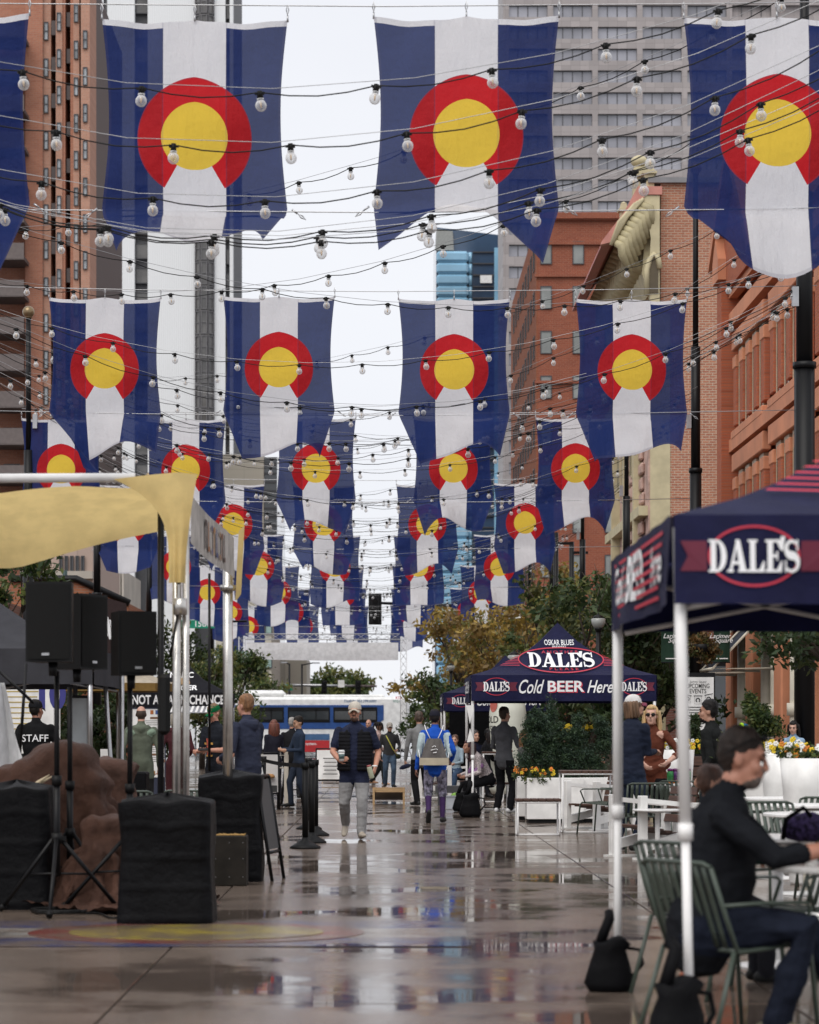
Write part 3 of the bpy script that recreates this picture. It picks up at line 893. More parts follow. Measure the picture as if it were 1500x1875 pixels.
# --- pinkish concrete building under the apartment tower, left street side
dP = 118.0
X = lambda px: ax(px, dP)
Z = lambda py: az(py, dP)
pk = panel_mat('pink_concrete', (.40, .30, .25), 2.4, 2.6, 'y', .75, .05)
pb_ = thing('pink_building', 'pinkish precast concrete building with slit windows behind the speakers', 'building', (0, dP, 0))
b = MB(); b.box(((X(48) + X(170)) / 2, 6, Z(985) / 2), (X(170) - X(48), 12, Z(985))); b.ob('wall', pk, pb_)
b = MB(); b.box(((X(40) + X(172)) / 2, -.3, Z(1054)), (X(172) - X(40), .7, .35)); b.ob('ledge', M['concrete'], pb_)
pw2 = win_mesh(6 / (F / dP), 28 / (F / dP), .2, .05, m_frame, M['dark_glass'])
for px in (112, 122, 132, 142, 152): put_win(pb_, pw2, X(px), -.06, Z(1032))
lb2 = thing('low_brick_building', 'low orange brick shop with flat dark roof edge on the left', 'building', (0, 84, 0))
X = lambda px: ax(px, 84.0)
Z = lambda py: az(py, 84.0)
b = MB(); b.prism([(X(20), 0), (X(236), 0), (X(236), Z(1105)), (X(140), Z(1060)), (X(20), Z(1060))], 0, 9); b.ob('wall', brick_mat('orange_brick', (.40, .15, .075), (.33, .12, .06), (.3, .2, .15), 'y', .25, .09), lb2)
b = MB(); b.tube([(X(20), -.1, Z(1060)), (X(140), -.1, Z(1060)), (X(238), -.1, Z(1105))], .12, 4); b.ob('roof_edge', M['black_metal'], lb2)
lc = thing('left_shop', 'dark shopfront row along the left pavement', 'building', (-10.5, 30, 0))
b = MB(); b.box((-3, 22, 2.6), (5, 62, 5.2)); b.ob('wall', brick_mat('shop_brick', (.22, .08, .05), (.18, .065, .045), (.2, .15, .12), 'x'), lc)
b = MB(); b.box((-.42, 22, 1.7), (.12, 58, 2.8)); b.ob('shopfront', M['dark_glass'], lc)
st_ = thing('ribbed_hall', 'grey ribbed concrete hall beyond the left shops', 'building', (0, 150, 0))
X = lambda px: ax(px, 150.0)
Z = lambda py: az(py, 150.0)
b = MB(); b.box(((X(175) + X(228)) / 2, 5, Z(1045) / 2), (X(228) - X(175), 10, Z(1045)))
for px in range(178, 228, 6): b.box((X(px), -.2, Z(1050) / 2), (.12, .4, Z(1050)))
b.ob('wall', M['concrete'], st_)
# ================================================================== flags on wires across the street
FW = 1.83                                        # flag width
ROWS = [24.8 + 16.4 * i for i in range(8)]
def flag_mat():
    k = NT('flag_cloth')
    uv = k.n('UVMap'); sp = k.n('SeparateXYZ'); k.t.links.new(uv.outputs[0], sp.inputs[0])
    x = k.math('SUBTRACT', sp.outputs[0], .5); v = sp.outputs[1]
    y = k.math('SUBTRACT', v, .64)
    ax_ = k.math('ABSOLUTE', x)
    r = k.math('SQRT', k.math('ADD', k.math('MULTIPLY', x, x), k.math('MULTIPLY', y, y)))
    stripe = k.math('LESS_THAN', ax_, .17)
    header = k.math('LESS_THAN', v, .032)
    white = k.math('MAXIMUM', stripe, header)
    wedge = k.math('MULTIPLY', k.math('GREATER_THAN', y, 0.0), k.math('LESS_THAN', ax_, k.math('MULTIPLY', y, .60)))
    red = k.math('MULTIPLY', k.math('LESS_THAN', r, .316), k.math('SUBTRACT', 1.0, wedge))
    gold = k.math('LESS_THAN', r, .18)
    g = k.coord('Object')
    nz = k.noise(g, 2.0, 4)
    B, Wc, Rd, G = (.014, .038, .19), (.86, .86, .90), (.66, .02, .028), (.96, .66, .06)
    base = k.mix(white, B, Wc); base = k.mix(red, base, Rd); base = k.mix(gold, base, G)
    base = k.mix(k.math('MULTIPLY', k.smooth(nz, .3, .7), .10), base, (.02, .02, .05))
    ed = lambda a, b, wd: k.math('LESS_THAN', k.math('ABSOLUTE', k.math('SUBTRACT', a, b)), wd)
    hem = k.math('MAXIMUM', ed(ax_, .172, .004), k.math('MAXIMUM', k.math('MULTIPLY', ed(r, .314, .004), red), k.math('MAXIMUM', ed(ax_, .492, .008), ed(v, 1.448, .012))))
    base = k.mix(k.math('MULTIPLY', hem, .35), base, (.1, .1, .2))
    tb = k.mix(white, (.010, .017, .078), (.92, .92, .94))
    tb = k.mix(red, tb, k.mix(stripe, (.30, .010, .014), (.72, .02, .028))); tb = k.mix(gold, tb, (.98, .70, .11))
    gs = k.coord('Object', (4.5, 1, 1.0)); gd_ = k.coord('Object', (2.0, 2, 3.2))
    nb = k.bump(k.math('ADD', k.math('ADD', k.noise(g, 4, 4), k.math('MULTIPLY', k.noise(gs, 1.6, 5, .6), 1.3)), k.math('ADD', k.math('MULTIPLY', k.noise(g, 160, 1), .10), k.math('MULTIPLY', k.noise(gd_, 2.2, 4), .7))), .55, .05)
    d = k.n('BsdfPrincipled'); k.set(d.inputs['Base Color'], base); d.inputs['Roughness'].default_value = .7; d.inputs['Specular IOR Level'].default_value = .25
    k.set(d.inputs['Normal'], nb)
    t = k.n('BsdfTranslucent'); k.set(t.inputs[0], tb); k.set(t.inputs['Normal'], nb)
    m = k.n('MixShader'); m.inputs[0].default_value = .55
    k.t.links.new(d.outputs[0], m.inputs[1]); k.t.links.new(t.outputs[0], m.inputs[2])
    tr = k.n('BsdfTransparent'); m2 = k.n('MixShader')
    k.set(m2.inputs[0], k.math('MULTIPLY', k.math('SUBTRACT', 1.0, k.math('MAXIMUM', white, k.math('MAXIMUM', red, gold))), .05))
    k.t.links.new(m.outputs[0], m2.inputs[1]); k.t.links.new(tr.outputs[0], m2.inputs[2])
    return k.surf(m2.outputs[0])
M['flag'] = flag_mat()
VW = 1.03                                        # where the lower wire holds the cloth (in flag widths)
def flag_mesh(seed, th=(38, 14), pinch=.22, corner=(0, 0), seg=(22, 40)):
    rn = random.Random(seed); ph = rn.uniform(0, 6); ph2 = rn.uniform(0, 6); fq = rn.uniform(.7, 1.3)
    nu, nv = seg
    vs, uv = [], []
    for j in range(nv + 1):
        v = 1.46 * j / nv
        for i in range(nu + 1):
            u = i / nu; c = u - .5
            if v <= VW:
                t = v / VW
                pin = 1 - .075 * math.sin(PI * t) * abs(2 * c) ** 2
                x = c * FW * pin
                sag = .022 * abs(math.sin(2 * PI * u)) * (1 - t)
                z = -(v + sag) * FW
                y = -.10 * math.sin(PI * t) * math.cos(PI * c) + .022 * math.sin(26 * abs(c) - 9 * v + ph) * math.exp(-3 * t) + .020 * math.sin(5 * u + 6 * v + ph2) * t + .018 * math.sin(9 * u + ph) * (t) + .012 * math.sin(14 * v + 7 * u + ph2)
            else:
                s = (v - VW) * FW
                a = R(th[0] + th[1] * math.sin(2 * PI * u * fq + ph) + 10 * math.sin(5 * u + ph2)) * min(1, s / .25 + .25)
                k = s / (.43 * FW)
                x = c * FW * (1 - pinch * k * (.6 + .4 * math.sin(ph2 + 2 * u)))
                ce = max(0, -c * 2) ** 3 * corner[0] + max(0, c * 2) ** 3 * corner[1]
                x += -c * abs(ce) * .9 * k * FW * .6
                z = -VW * FW - s * math.cos(a) - ce * k * .3
                y = -s * math.sin(a) + .05 * k * math.sin(11 * u + ph) + .03 * math.sin(19 * u + ph2 + 4 * v) * k
            vs.append((x, y, z)); uv.append((u, v))
    fs = [(j * (nu + 1) + i, (j + 1) * (nu + 1) + i, (j + 1) * (nu + 1) + i + 1, j * (nu + 1) + i + 1) for j in range(nv) for i in range(nu)]
    me = bpy.data.meshes.new('flag'); me.from_pydata(vs, [], fs)
    ul = me.uv_layers.new(name='UVMap')
    li = np.zeros(len(me.loops), dtype=np.int32); me.loops.foreach_get('vertex_index', li)
    ul.data.foreach_set('uv', np.array(uv, dtype=np.float32)[li].ravel())
    me.polygons.foreach_set('use_smooth', [True] * len(fs)); me.materials.append(M['flag'])
    return me
cl = MB()
cl.tube([(0, 0, .15), (.012, 0, .10), (0, 0, .05), (-.012, 0, .10)], .007, 5, closed=True); cl.cyl((0, 0, .05), (0, 0, -.02), .008, .012, 5)
clip_me = cl.mesh('clip'); clip_me.materials.append(M['grey_metal'])
RN = ['nearest', 'second', 'third', 'fourth', 'fifth', 'sixth', 'seventh', 'farthest']
PN = {0: 'leftmost', 1: 'second from the left', 2: 'middle one', 3: 'second from the right', 4: 'rightmost'}
SLOT = [(-4.55, -2.97, -1.36, .37, 1.93), (-4.1, -2.42, -1.02, .45, 2.13), (-4.55, -2.5, -.93, .64, 2.23)]
CX = {0: [-2.40 - .01, -1.02, .445, 2.12], 1: [-2.5, -.94, .63, 2.22], 2: [-4.04, -2.48, -.85, .87, 2.40], 3: [-4.12, -2.42, -.97, .70, 2.27]}
TH = {(0, 0): ((30, 10), .3, (.2, .2)), (0, 1): ((58, 12), .10, (.35, .3)), (0, 2): ((60, 10), .04, (.1, .3)), (0, 3): ((44, 22), .22, (.9, .1)), (1, 0): ((30, 18), .30, (1.4, 0)), (1, 1): ((30, 8), .18, (.5, .4)), (1, 2): ((28, 8), .18, (.7, .2)), (1, 3): ((30, 8), .15, (.5, .2))}
far_me = [flag_mesh(90 + i, (36, 8), .12, seg=(12, 24)) for i in range(4)]
for r, d in enumerate(ROWS):
    ppm = F / d
    cs = CX.get(r, [-4.1, -2.46, -.96, .69, 2.27])
    ztop = az(30 if r == 0 else (545 if r == 1 else (766 if r == 2 else 886)), d) if r < 4 else 1.33 + 3.93 * FW
    names = PN if len(cs) == 5 else {0: 'leftmost', 1: 'second from the left', 2: 'second from the right', 3: 'rightmost'}
    for i, c in enumerate(cs):
        th, pn, co = TH.get((r, i), ((34, 12), .16, (.4, .3)))
        me = flag_mesh(r * 10 + i, th, pn, co) if r < 4 else far_me[(r + i) % 4]
        f = link('flag', me, None, (c * FW, d, ztop + random.uniform(-.03, .03)), random.uniform(-.03, .03))
        tag(f, f'blue and white flag with red C, {names[i]} in the {RN[r]} row', 'flag', 'flags hung across the street')
        if r < 4:
            for u in (-.5, 0, .5): link('clip', clip_me, f, (u * FW, 0, 0))
            for s in (-1, 1): link('clip', clip_me, f, (s * FW * .5 + s * .06, 0, -VW * FW + .0), (0, s * 2.2, 0))
    for zz, nm in ((ztop + .12, 'upper'), (ztop - VW * FW - .03, 'lower')):
        mb = MB(); mb.tube([(-8.3, d, zz + .10), (-4, d, zz + .01), (0, d, zz - .02), (3.5, d, zz + .01), (7.1, d, zz + .08)], .006 if r < 2 else .008, 5)
        tag(mb.ob('steel_wire', M['wire']), f'thin taut {nm} steel wire holding the {RN[r]} row of flags', 'wire', 'wires carrying the flags')

# ================================================================== black poles carrying the strings
def pole(x, d, h, label, rb=.14):
    t = thing('light_pole', label, 'pole', (x, d, 0), 0, 'poles carrying the string lights')
    mb = MB(); mb.cyl((0, 0, 0), (0, 0, .9), rb * 1.35, rb * 1.2, 12); mb.cyl((0, 0, .9), (0, 0, h * .52), rb, rb, 12); mb.cyl((0, 0, h * .52), (0, 0, h * .72), rb * .8, rb * .8, 12); mb.cyl((0, 0, h * .72), (0, 0, h), rb * .5, rb * .45, 12)
    mb.cyl((0, 0, h * .52 - .05), (0, 0, h * .52 + .05), rb * 1.15, rb * 1.15, 12)
    mb.ob('shaft', M['black_metal'], t)
    mb = MB(); mb.ell((0, 0, h + .12), (.14, .14, .14), None, 12, 8); mb.cyl((0, 0, h - .02), (0, 0, h + .05), .09, .07, 10); mb.ob('ball_finial', mat('brass_' + str(d), (.25, .18, .10), .3, .6, bump=0), t)
    mb = MB(); mb.box((-.16 if x > 0 else .16, -.05, 8.5), (.1, .12, .32)); mb.ob('junction_box', M['grey_metal'], t)
    return t
for i, d in enumerate(ROWS[1:8]):
    pole(7.1 + (-.2 if i == 0 else .05), d, 14.2 if i < 2 else (11.6 if i != 4 else 13), f'tall black string light pole at the right end of the {RN[i + 1]} flag row', .135 if i else .17)
for i, d in enumerate(ROWS[2:7]):
    pole(-8.15 - .3 * (i > 0), d, 10.9 if i == 0 else 10.5, f'tall black string light pole at the left end of the {RN[i + 2]} flag row', .13)

# ================================================================== festoon strings
def glass_bulb():
    k = NT('bulb_glass')
    lw = k.n('LayerWeight'); lw.inputs[0].default_value = .5
    tr = k.n('BsdfTransparent'); tr.inputs[0].default_value = (.90, .90, .90, 1)
    gl = k.n('BsdfPrincipled'); k.set(gl.inputs['Base Color'], (.85, .85, .86)); gl.inputs['Roughness'].default_value = .06; gl.inputs['Specular IOR Level'].default_value = 1.0
    m = k.n('MixShader'); k.set(m.inputs[0], k.math('MULTIPLY_ADD', lw.outputs[1], .75, .2, clamp=True))
    k.t.links.new(tr.outputs[0], m.inputs[1]); k.t.links.new(gl.outputs[0], m.inputs[2])
    return k.surf(m.outputs[0])
M['bulb'] = glass_bulb()
M['filament'] = mat('filament', (.8, .55, .3), .5, bump=0)
mb = MB(); mb.ell((0, 0, -.112), (.049, .049, .051), None, 12, 8); mb.cyl((0, 0, -.075), (0, 0, -.05), .026, .03, 10)
mb.cm = 1; mb.cyl((0, 0, -.13), (0, 0, -.075), .006, .012, 5)
bulb_me = mb.mesh('bulb'); bulb_me.materials.append(M['bulb']); bulb_me.materials.append(M['filament'])
mb = MB(); mb.cyl((0, 0, -.055), (0, 0, .012), .028, .022, 8)
for a in range(5): mb.box((.03 * math.cos(a * 1.257), .03 * math.sin(a * 1.257), -.01), (.03, .012, .02), Matrix.Rotation(a * 1.257, 3, 'Z'))
sock_me = mb.mesh('socket'); sock_me.materials.append(M['cord'])
mb = MB(); mb.ell((0, 0, -.112), (.05, .05, .051), None, 8, 5); mb.cm = 1; mb.cyl((0, 0, -.06), (0, 0, .015), .03, .024, 6)
bulb_far = mb.mesh('bulb'); bulb_far.materials.append(M['bulb']); bulb_far.materials.append(M['cord'])
ORD = ['highest', 'second highest', 'third highest', 'fourth', 'fifth', 'sixth', 'second lowest', 'lowest', 'ninth', 'tenth']
def festoon(p0, p1, sag, near, label, group, seed, low=.5):
    rn = random.Random(seed)
    p0, p1 = Vector(p0), Vector(p1)
    n = int((p1 - p0).length / .98); off = rn.uniform(.2, .8)
    base = lambda t: p0.lerp(p1, t) - Vector((0, 0, sag * (1 - ((t - low) / (low if t < low else 1 - low)) ** 2)))
    root = MB()
    hang, cp, prev = [], [], None
    ts = [(i + off) / n for i in range(n)]
    allt = [0] + ts + [1]
    for a, b in zip(allt[:-1], allt[1:]):
        for q in range(4 if near else 2):
            f = q / (4 if near else 2); t = a + (b - a) * f
            cp.append(base(t) - Vector((0, 0, .05 * math.sin(PI * f))))
    cp.append(p1)
    root.tube(cp, .0062 if near else .007, 5 if near else 3)
    root.cm = 1; root.tube([base(t) + Vector((0, 0, .03)) for t in np.linspace(0, 1, 14)], .0035, 3)
    o = root.ob('string_light', [M['cord'], M['wire']]); tag(o, label, 'string lights', group)
    far = MB()
    for t in ts:
        p = base(t)
        if near:
            sgl = link('bulb', bulb_me, o, p, (rn.uniform(-.12, .12), rn.uniform(-.12, .12), rn.random() * 6)); link('socket', sock_me, sgl)
        else:
            link('bulb', bulb_far, o, p)
    return o
NR = ['row one', 'row two']
fi = 0
for k, (dl, dr, sag, zl, zr) in enumerate([(20.5, 22.5, 2.9, 9.2, 10.3), (21, 22, 3.25, 9.1, 10.2), (22.5, 22, 3.35, 9.0, 9.9), (23.5, 22.5, 3.5, 9.0, 9.9), (22, 24, 3.3, 8.7, 9.6), (24, 23.5, 3.15, 8.8, 9.6)]):
    festoon((-8.3, dl, zl), (7.6, dr, zr), sag, True, f'cord of clear bulbs crossing in front of the nearest flags, {["highest", "second highest", "third from the top", "third from the bottom", "second lowest", "lowest"][k]}', 'string lights before the nearest flags', 100 + k, .47)
for r in range(1, 8):
    d = ROWS[r]; near = r <= 3
    dp = ROWS[r - 1]; dn = d + 16.4
    hl = lambda dd, z: (-8.2, dd, z); hr = lambda dd, z: (6.95, dd, z)
    ss_ = [(hl(d, 9.6), hr(dp + 2, 10.6), 1.15), (hl(d, 9.3), hr(dp + 5, 10.4), 2.0), (hl(d, 9.0), hr(d - 2, 9.0), 1.75), (hl(d, 8.9), hr(d, 8.75), 2.15), (hl(d - 4, 8.8), hr(d, 8.7), 2.3), (hl(dn - 8, 9.0), hr(d, 8.6), 2.2), (hl(d, 8.7), hr(d + 6, 9.0), 2.4), (hl(dn, 9), hr(d, 8.5), 1.95)]
    if r >= 5: ss_ = ss_[:7]
    else: ss_ += [(hl(d - 9, 9.2), hr(d - 1, 8.9), 1.45), (hl(d + 4, 8.6), hr(d, 8.6), 2.6)]
    for k, (a, b, s) in enumerate(ss_):
        festoon(a, b, s * (1 if r > 1 else 1.0), near, f'black cord of clear bulbs, {ORD[k]} of those by the {RN[r]} flag row', f'string lights by the {RN[r]} flag row', r * 20 + k)

# ================================================================== traffic signals, street signs, lamps
def signal(x, d, z, h, label, rz=0):
    t = thing('traffic_signal', label, 'traffic light', (x, d, z), rz)
    mb = MB(); mb.box((0, 0, 0), (h * .42, .03, h)); mb.ob('backplate', M['black_metal'], t)
    mb = MB(); mb.box((0, -.12, 0), (h * .24, .2, h * .9), bev=.03)
    for i in (-1, 0, 1): mb.tube([(0, -.22, i * h * .29), (0, -.36, i * h * .29 - .02)], h * .085, 10)
    mb.ob('housing', M['black_metal'], t)
    for i in (-1, 0, 1):
        mb = MB(); mb.cyl((0, -.225, i * h * .29), (0, -.24, i * h * .29), h * .075, h * .07, 10)
        mb.ob('lens', M['dark_glass'], t)
    return t
m_grn = mat('sign_green', (.0, .22, .13), .4, bump=0)
d = 131.0
sg = thing('signal_mast', 'dark signal mast with arm reaching out over the crossing from the right', 'signal mast', (ax(955, d), d, 0))
mb = MB(); mb.cyl((0, 0, 0), (0, 0, az(1085, d)), .22, .17, 12); mb.ob('pole', M['black_metal'], sg)
mb = MB(); mb.tube([(0, 0, az(1114, d)), (ax(690, d) - ax(955, d), 0, az(1104, d))], [.13, .07], 8); mb.ob('arm', M['black_metal'], sg)
signal(ax(687, d), d - .3, az(1116, d), 57 / F * d, 'back of the black traffic signal hanging between flags in the street centre')
signal(ax(553, d), d - .3, az(1117, d), 57 / F * d, 'black traffic signal half hidden by flags left of centre')
mb = MB(); mb.box((ax(818, d), d - .3, az(1122, d)), (.75, .05, .32)); tag(mb.ob('blank_sign', mat('sign_back', (.5, .48, .42), .5)), 'pale blank back of a street sign on the signal arm', 'sign')
mb = MB(); mb.box((ax(945, d), d - .3, az(1130, d)), (.45, .05, .38)); tag(mb.ob('blank_sign', M['white_paint']), 'small square sign back beside the dark signal mast', 'sign')
# 15th street sign
d = 112.0
s15 = thing('street_sign', 'green 15th street name sign hanging by the left pole', 'street sign', (ax(362, d), d, az(1143, d)))
mb = MB(); mb.box((0, 0, 0), (62 / F * d, .05, 15 / F * d)); mb.ob('plate', m_grn, s15)
letters(s15, '15th', lambda a, b: (a + .16, -.03, b), M['white_text'], .36, .01)
mb = MB(); mb.add([(-.62, -.03, -.12), (-.36, -.03, -.12), (-.36, -.03, .13), (-.62, -.03, .13)], [(0, 1, 2, 3)]); mb.ob('emblem', M['white_text'], s15)
mb = MB(); mb.add([(-.60, -.033, -.05), (-.38, -.033, -.05), (-.49, -.033, .08)], [(0, 1, 2)]); mb.ob('emblem', M['red_text'], s15)
mb = MB(); mb.cyl((0, .12, .1), (2.2, .12, .14), .05, .05, 8); mb.cyl((-.8, .12, .1), (0, .12, .1), .05, .05, 8); mb.ob('bracket', M['black_metal'], s15)
d = 215.0
s16 = thing('street_sign', 'green 16th Street sign above the white bus roof', 'street sign', (ax(512, d), d, az(1259, d)))
mb = MB(); mb.box((0, 0, 0), (48 / F * d, .05, 11 / F * d)); mb.ob('plate', m_grn, s16)
letters(s16, '16th Street', lambda a, b: (a, -.03, b), M['white_text'], .38, .008)
mb = MB(); mb.tube([(-2, .1, .25), (ax(690, d) - ax(512, d), .1, .12)], [.13, .09], 8); mb.cyl((-2, .1, -4.6), (-2, .1, .3), .14, .12, 8); mb.ob('mast', M['grey_metal'], s16)
signal(ax(594, d), d - .2, az(1258, d), 24 / F * d, 'small dark traffic signal far off left of the pale square sign')
signal(ax(656, d), d - .2, az(1258, d), 24 / F * d, 'small dark traffic signal far off at the end of the mast arm')
mb = MB(); mb.box((ax(625, d), d - .2, az(1252, d)), (.55, .05, .62)); tag(mb.ob('blank_sign', M['white_paint']), 'pale square sign back between two far traffic signals', 'sign')
for px, py0, nm in ((530, 1215, 'slim dark lamp post far off beside the bus hump'), (553, 1216, 'slim dark lamp post far off behind the white bus')):
    t = thing('lamp_post', nm, 'lamp post', (ax(px, 190.0), 190, 0)); mb = MB(); mb.cyl((0, 0, 0), (0, 0, az(py0, 190.0)), .09, .07, 8); mb.tube([(0, 0, az(py0 + 2, 190.0)), (.9 if px == 553 else -.3, 0, az(py0, 190.0) + .1)], .05, 6); mb.ob('shaft', M['black_metal'], t)
    mb = MB(); mb.box((1.1 if px == 553 else -.4, 0, az(py0, 190.0) + .08), (.5, .2, .1)); mb.ob('lamp_head', M['grey_metal'], t)
def globe_lamp(px, py, d, label, r=.26):
    x = ax(px, d); t = thing('street_lamp', label, 'street lamp', (x, d, 0))
    z = az(py, d)
    mb = MB(); mb.cyl((0, 0, 0), (0, 0, .7), .14, .1, 10); mb.cyl((0, 0, .7), (0, 0, z - r), .06, .05, 10); mb.lathe([(.05, z - r * 1.5), (r * .55, z - r * 1.1), (r * .6, z - r * .9)], 12); mb.ob('post', M['black_metal'], t)
    mb = MB(); mb.lathe([(r * .55, z - r * .9), (r * .95, z - r * .3), (r, z + .05), (r * .8, z + r * .45)], 12); mb.ob('glass_globe', mat('frosted_' + str(px), (.33, .34, .33), .15, bump=0), t)
    mb = MB(); mb.lathe([(r * .85, z + r * .45), (r * .6, z + r * .75), (r * .15, z + r * .95), (.01, z + r * 1.2)], 12); mb.ob('lamp_cap', M['black_metal'], t)
globe_lamp(1096, 1138, 52, 'street lamp with clear acorn globe in the trees right of the tent peak', .15)
globe_lamp(942, 1205, 66, 'street lamp with pale globe just left of the tent peak', .18)
globe_lamp(826, 1222, 92, 'small street lamp with hanging style globe before the yellow tree', .14)
globe_lamp(668, 1000, 128, 'small globe street lamp far behind the flags') if False else None
# utility posts on the right between flags and trees
for px, py, d_, nm in ((1018, 975, 96, 'slim black post with cross arm in front of the brick office'), (1047, 992, 100, 'slim dark green post by the brick office')):
    t = thing('sign_post', nm, 'post', (ax(px, d_), d_, 0)); mb = MB(); mb.cyl((0, 0, 0), (0, 0, az(py, d_)), .11, .1, 8)
    mb.box((.3, 0, az(py + 20, d_)), (.7, .1, .1)); mb.ob('shaft', M['black_metal'], t)
t = thing('sign_post', 'slim dark green post behind the left speakers', 'post', (ax(119, 96), 96, 0)); mb = MB(); mb.cyl((0, 0, 0), (0, 0, 7.6), .09, .09, 8); mb.ob('shaft', mat('post_green', (.02, .045, .045), .5), t)

# ================================================================== trees
def leaf_mesh(blobs, size, seed, mats, squash=1.0, name='crown'):
    """blobs: (centre, radii, count). many small leaf quads, denser towards each blob's rim, in clumps"""
    rg = np.random.default_rng(seed)
    P, C = [], []
    for (c, rr, n) in blobs:
        nc = max(4, n // 45)
        u = rg.normal(size=(nc, 3)); u /= np.linalg.norm(u, axis=1)[:, None]
        cc = np.array(c) + u * np.array(rr) * (rg.random((nc, 1)) ** .45)
        ci = rg.integers(0, nc, n)
        sp = np.array(rr).mean() * .24
        p = cc[ci] + rg.normal(size=(n, 3)) * sp * np.array((1, 1, .75))
        P.append(p); C.append((ci * 7 + len(P)) % 11)
    P = np.vstack(P); C = np.concatenate(C)
    n = len(P)
    a = rg.normal(size=(n, 3)); a /= np.linalg.norm(a, axis=1)[:, None]
    b = rg.normal(size=(n, 3)); b -= (b * a).sum(1)[:, None] * a; b /= np.linalg.norm(b, axis=1)[:, None]
    s = size * (.6 + .8 * rg.random((n, 1)))
    V = np.stack([P - a * s, P + b * s * .45 - a * s * .1, P + a * s, P - b * s * .45 + a * s * .1], 1).reshape(-1, 3)
    me = bpy.data.meshes.new(name)
    me.vertices.add(4 * n); me.vertices.foreach_set('co', V.astype(np.float32).ravel())
    me.loops.add(4 * n); me.loops.foreach_set('vertex_index', np.arange(4 * n, dtype=np.int32))
    me.polygons.add(n); me.polygons.foreach_set('loop_start', np.arange(0, 4 * n, 4, dtype=np.int32))
    mi = np.where(C < 5, 0, np.where(C < 9, 1, 2)).astype(np.int32)
    mi = np.where(rg.random(n) < .15, rg.integers(0, 3, n), mi).astype(np.int32)
    for m in mats: me.materials.append(m)
    me.polygons.foreach_set('material_index', mi)
    me.update(calc_edges=True); me.validate()
    return me
def leaf_mat(name, col):
    k = NT(name); g = k.n('NewGeometry')
    c = k.mix(g.outputs['Random Per Island'], tuple(x * .65 for x in col), tuple(min(1, x * 1.4) for x in col))
    p = k.n('BsdfPrincipled'); k.set(p.inputs['Base Color'], c); p.inputs['Roughness'].default_value = .5; p.inputs['Specular IOR Level'].default_value = .35
    t = k.n('BsdfTranslucent'); k.set(t.inputs[0], c); m = k.n('MixShader'); m.inputs[0].default_value = .3
    k.t.links.new(p.outputs[0], m.inputs[1]); k.t.links.new(t.outputs[0], m.inputs[2]); return k.surf(m.outputs[0])
GREEN = [leaf_mat('leaf_green', (.055, .085, .025)), leaf_mat('leaf_dark', (.03, .055, .018)), leaf_mat('leaf_light', (.10, .12, .03))]
DARK = [leaf_mat('leaf_deep', (.028, .05, .018)), leaf_mat('leaf_deep2', (.045, .07, .024)), leaf_mat('leaf_olive', (.065, .08, .028))]
AUT = [leaf_mat('leaf_gold', (.32, .22, .05)), leaf_mat('leaf_rust', (.19, .12, .035)), leaf_mat('leaf_olivegold', (.15, .15, .045))]
MIXT = [GREEN[0], AUT[2], GREEN[2]]
EVER = [leaf_mat('needle_dark', (.026, .05, .027)), leaf_mat('needle_mid', (.045, .078, .036)), leaf_mat('needle_blue', (.042, .07, .05))]
def tree(x, d, h, cr, label, mats, seed, n=2600, size=.13, trunk=.13, base=.35, spread=1.0):
    rn = random.Random(seed)
    t = thing('tree', label, 'tree', (x, d, 0), 0, None)
    mb = MB()
    lean = rn.uniform(-.15, .15)
    mid = Vector((lean, 0, h * base))
    mb.tube([(0, 0, 0), (lean * .5, 0, h * base * .6), mid], [trunk, trunk * .8, trunk * .7], 8)
    blobs = []
    k = 9
    for i in range(k):
        a = i * 2.4 + rn.random(); f = rn.uniform(.15, 1)
        rad = cr * spread * (1 - .35 * f) * rn.uniform(.45, .95)
        e = Vector((rad * math.cos(a), rad * math.sin(a), h * (base + (1 - base) * f * .88)))
        mb.tube([mid.lerp(Vector((lean, 0, h * .7)), f * .5), mid.lerp(e, .5) + Vector((0, 0, .15)), e], [trunk * .5, trunk * .3, trunk * .1], 5)
        for q in range(3):
            e2 = e + Vector((rn.uniform(-1, 1), rn.uniform(-1, 1), rn.uniform(-.2, 1))) * cr * .4
            mb.tube([mid.lerp(e, .7), e2], [trunk * .16, trunk * .05], 4)
        br = cr * rn.uniform(.38, .58)
        blobs.append((tuple(e), (br, br, br * .8), n // k))
    mb.ob('trunk', M['bark'], t)
    link('crown', leaf_mesh(blobs, size, seed, mats), t)
    return t
X = ax
tree(X(838, 104), 104, 6.3, 2.1, 'yellow brown autumn tree beyond the second beer tent', AUT, 11, 2600, .13, base=.42)
tree(X(872, 112), 112, 7.2, 2.6, 'rusty gold autumn tree under the far right flags', AUT, 12, 3200, .13, base=.3)
tree(X(930, 98), 98, 7.4, 2.3, 'sparse gold leaved tree left of the beer tent peak', AUT, 13, 2600, .13, base=.3)
tree(X(1010, 108), 108, 8.6, 2.6, 'tall golden tree in front of the brick office', AUT, 14, 3000, .13, base=.3)
tree(X(805, 88), 88, 3.6, 1.3, 'small bushy dark green tree behind the second beer tent', GREEN, 15, 3400, .08, base=.18)
tree(X(1065, 64), 64, 5.4, 2.0, 'leafy green street tree right of the beer tent peak', MIXT, 16, 3300, .10, base=.28)
tree(X(1115, 56), 56, 4.9, 1.7, 'dark green street tree behind the white and navy canopy edge', DARK, 17, 4600, .09, base=.2)
tree(X(1190, 58), 58, 4.6, 1.6, 'dense dark tree beside the green banners', DARK, 18, 3800, .09, base=.15)
tree(X(1075, 50), 50, 2.9, 1.1, 'low dark tree behind the navy beer tent', DARK, 19, 3200, .08, base=.2)
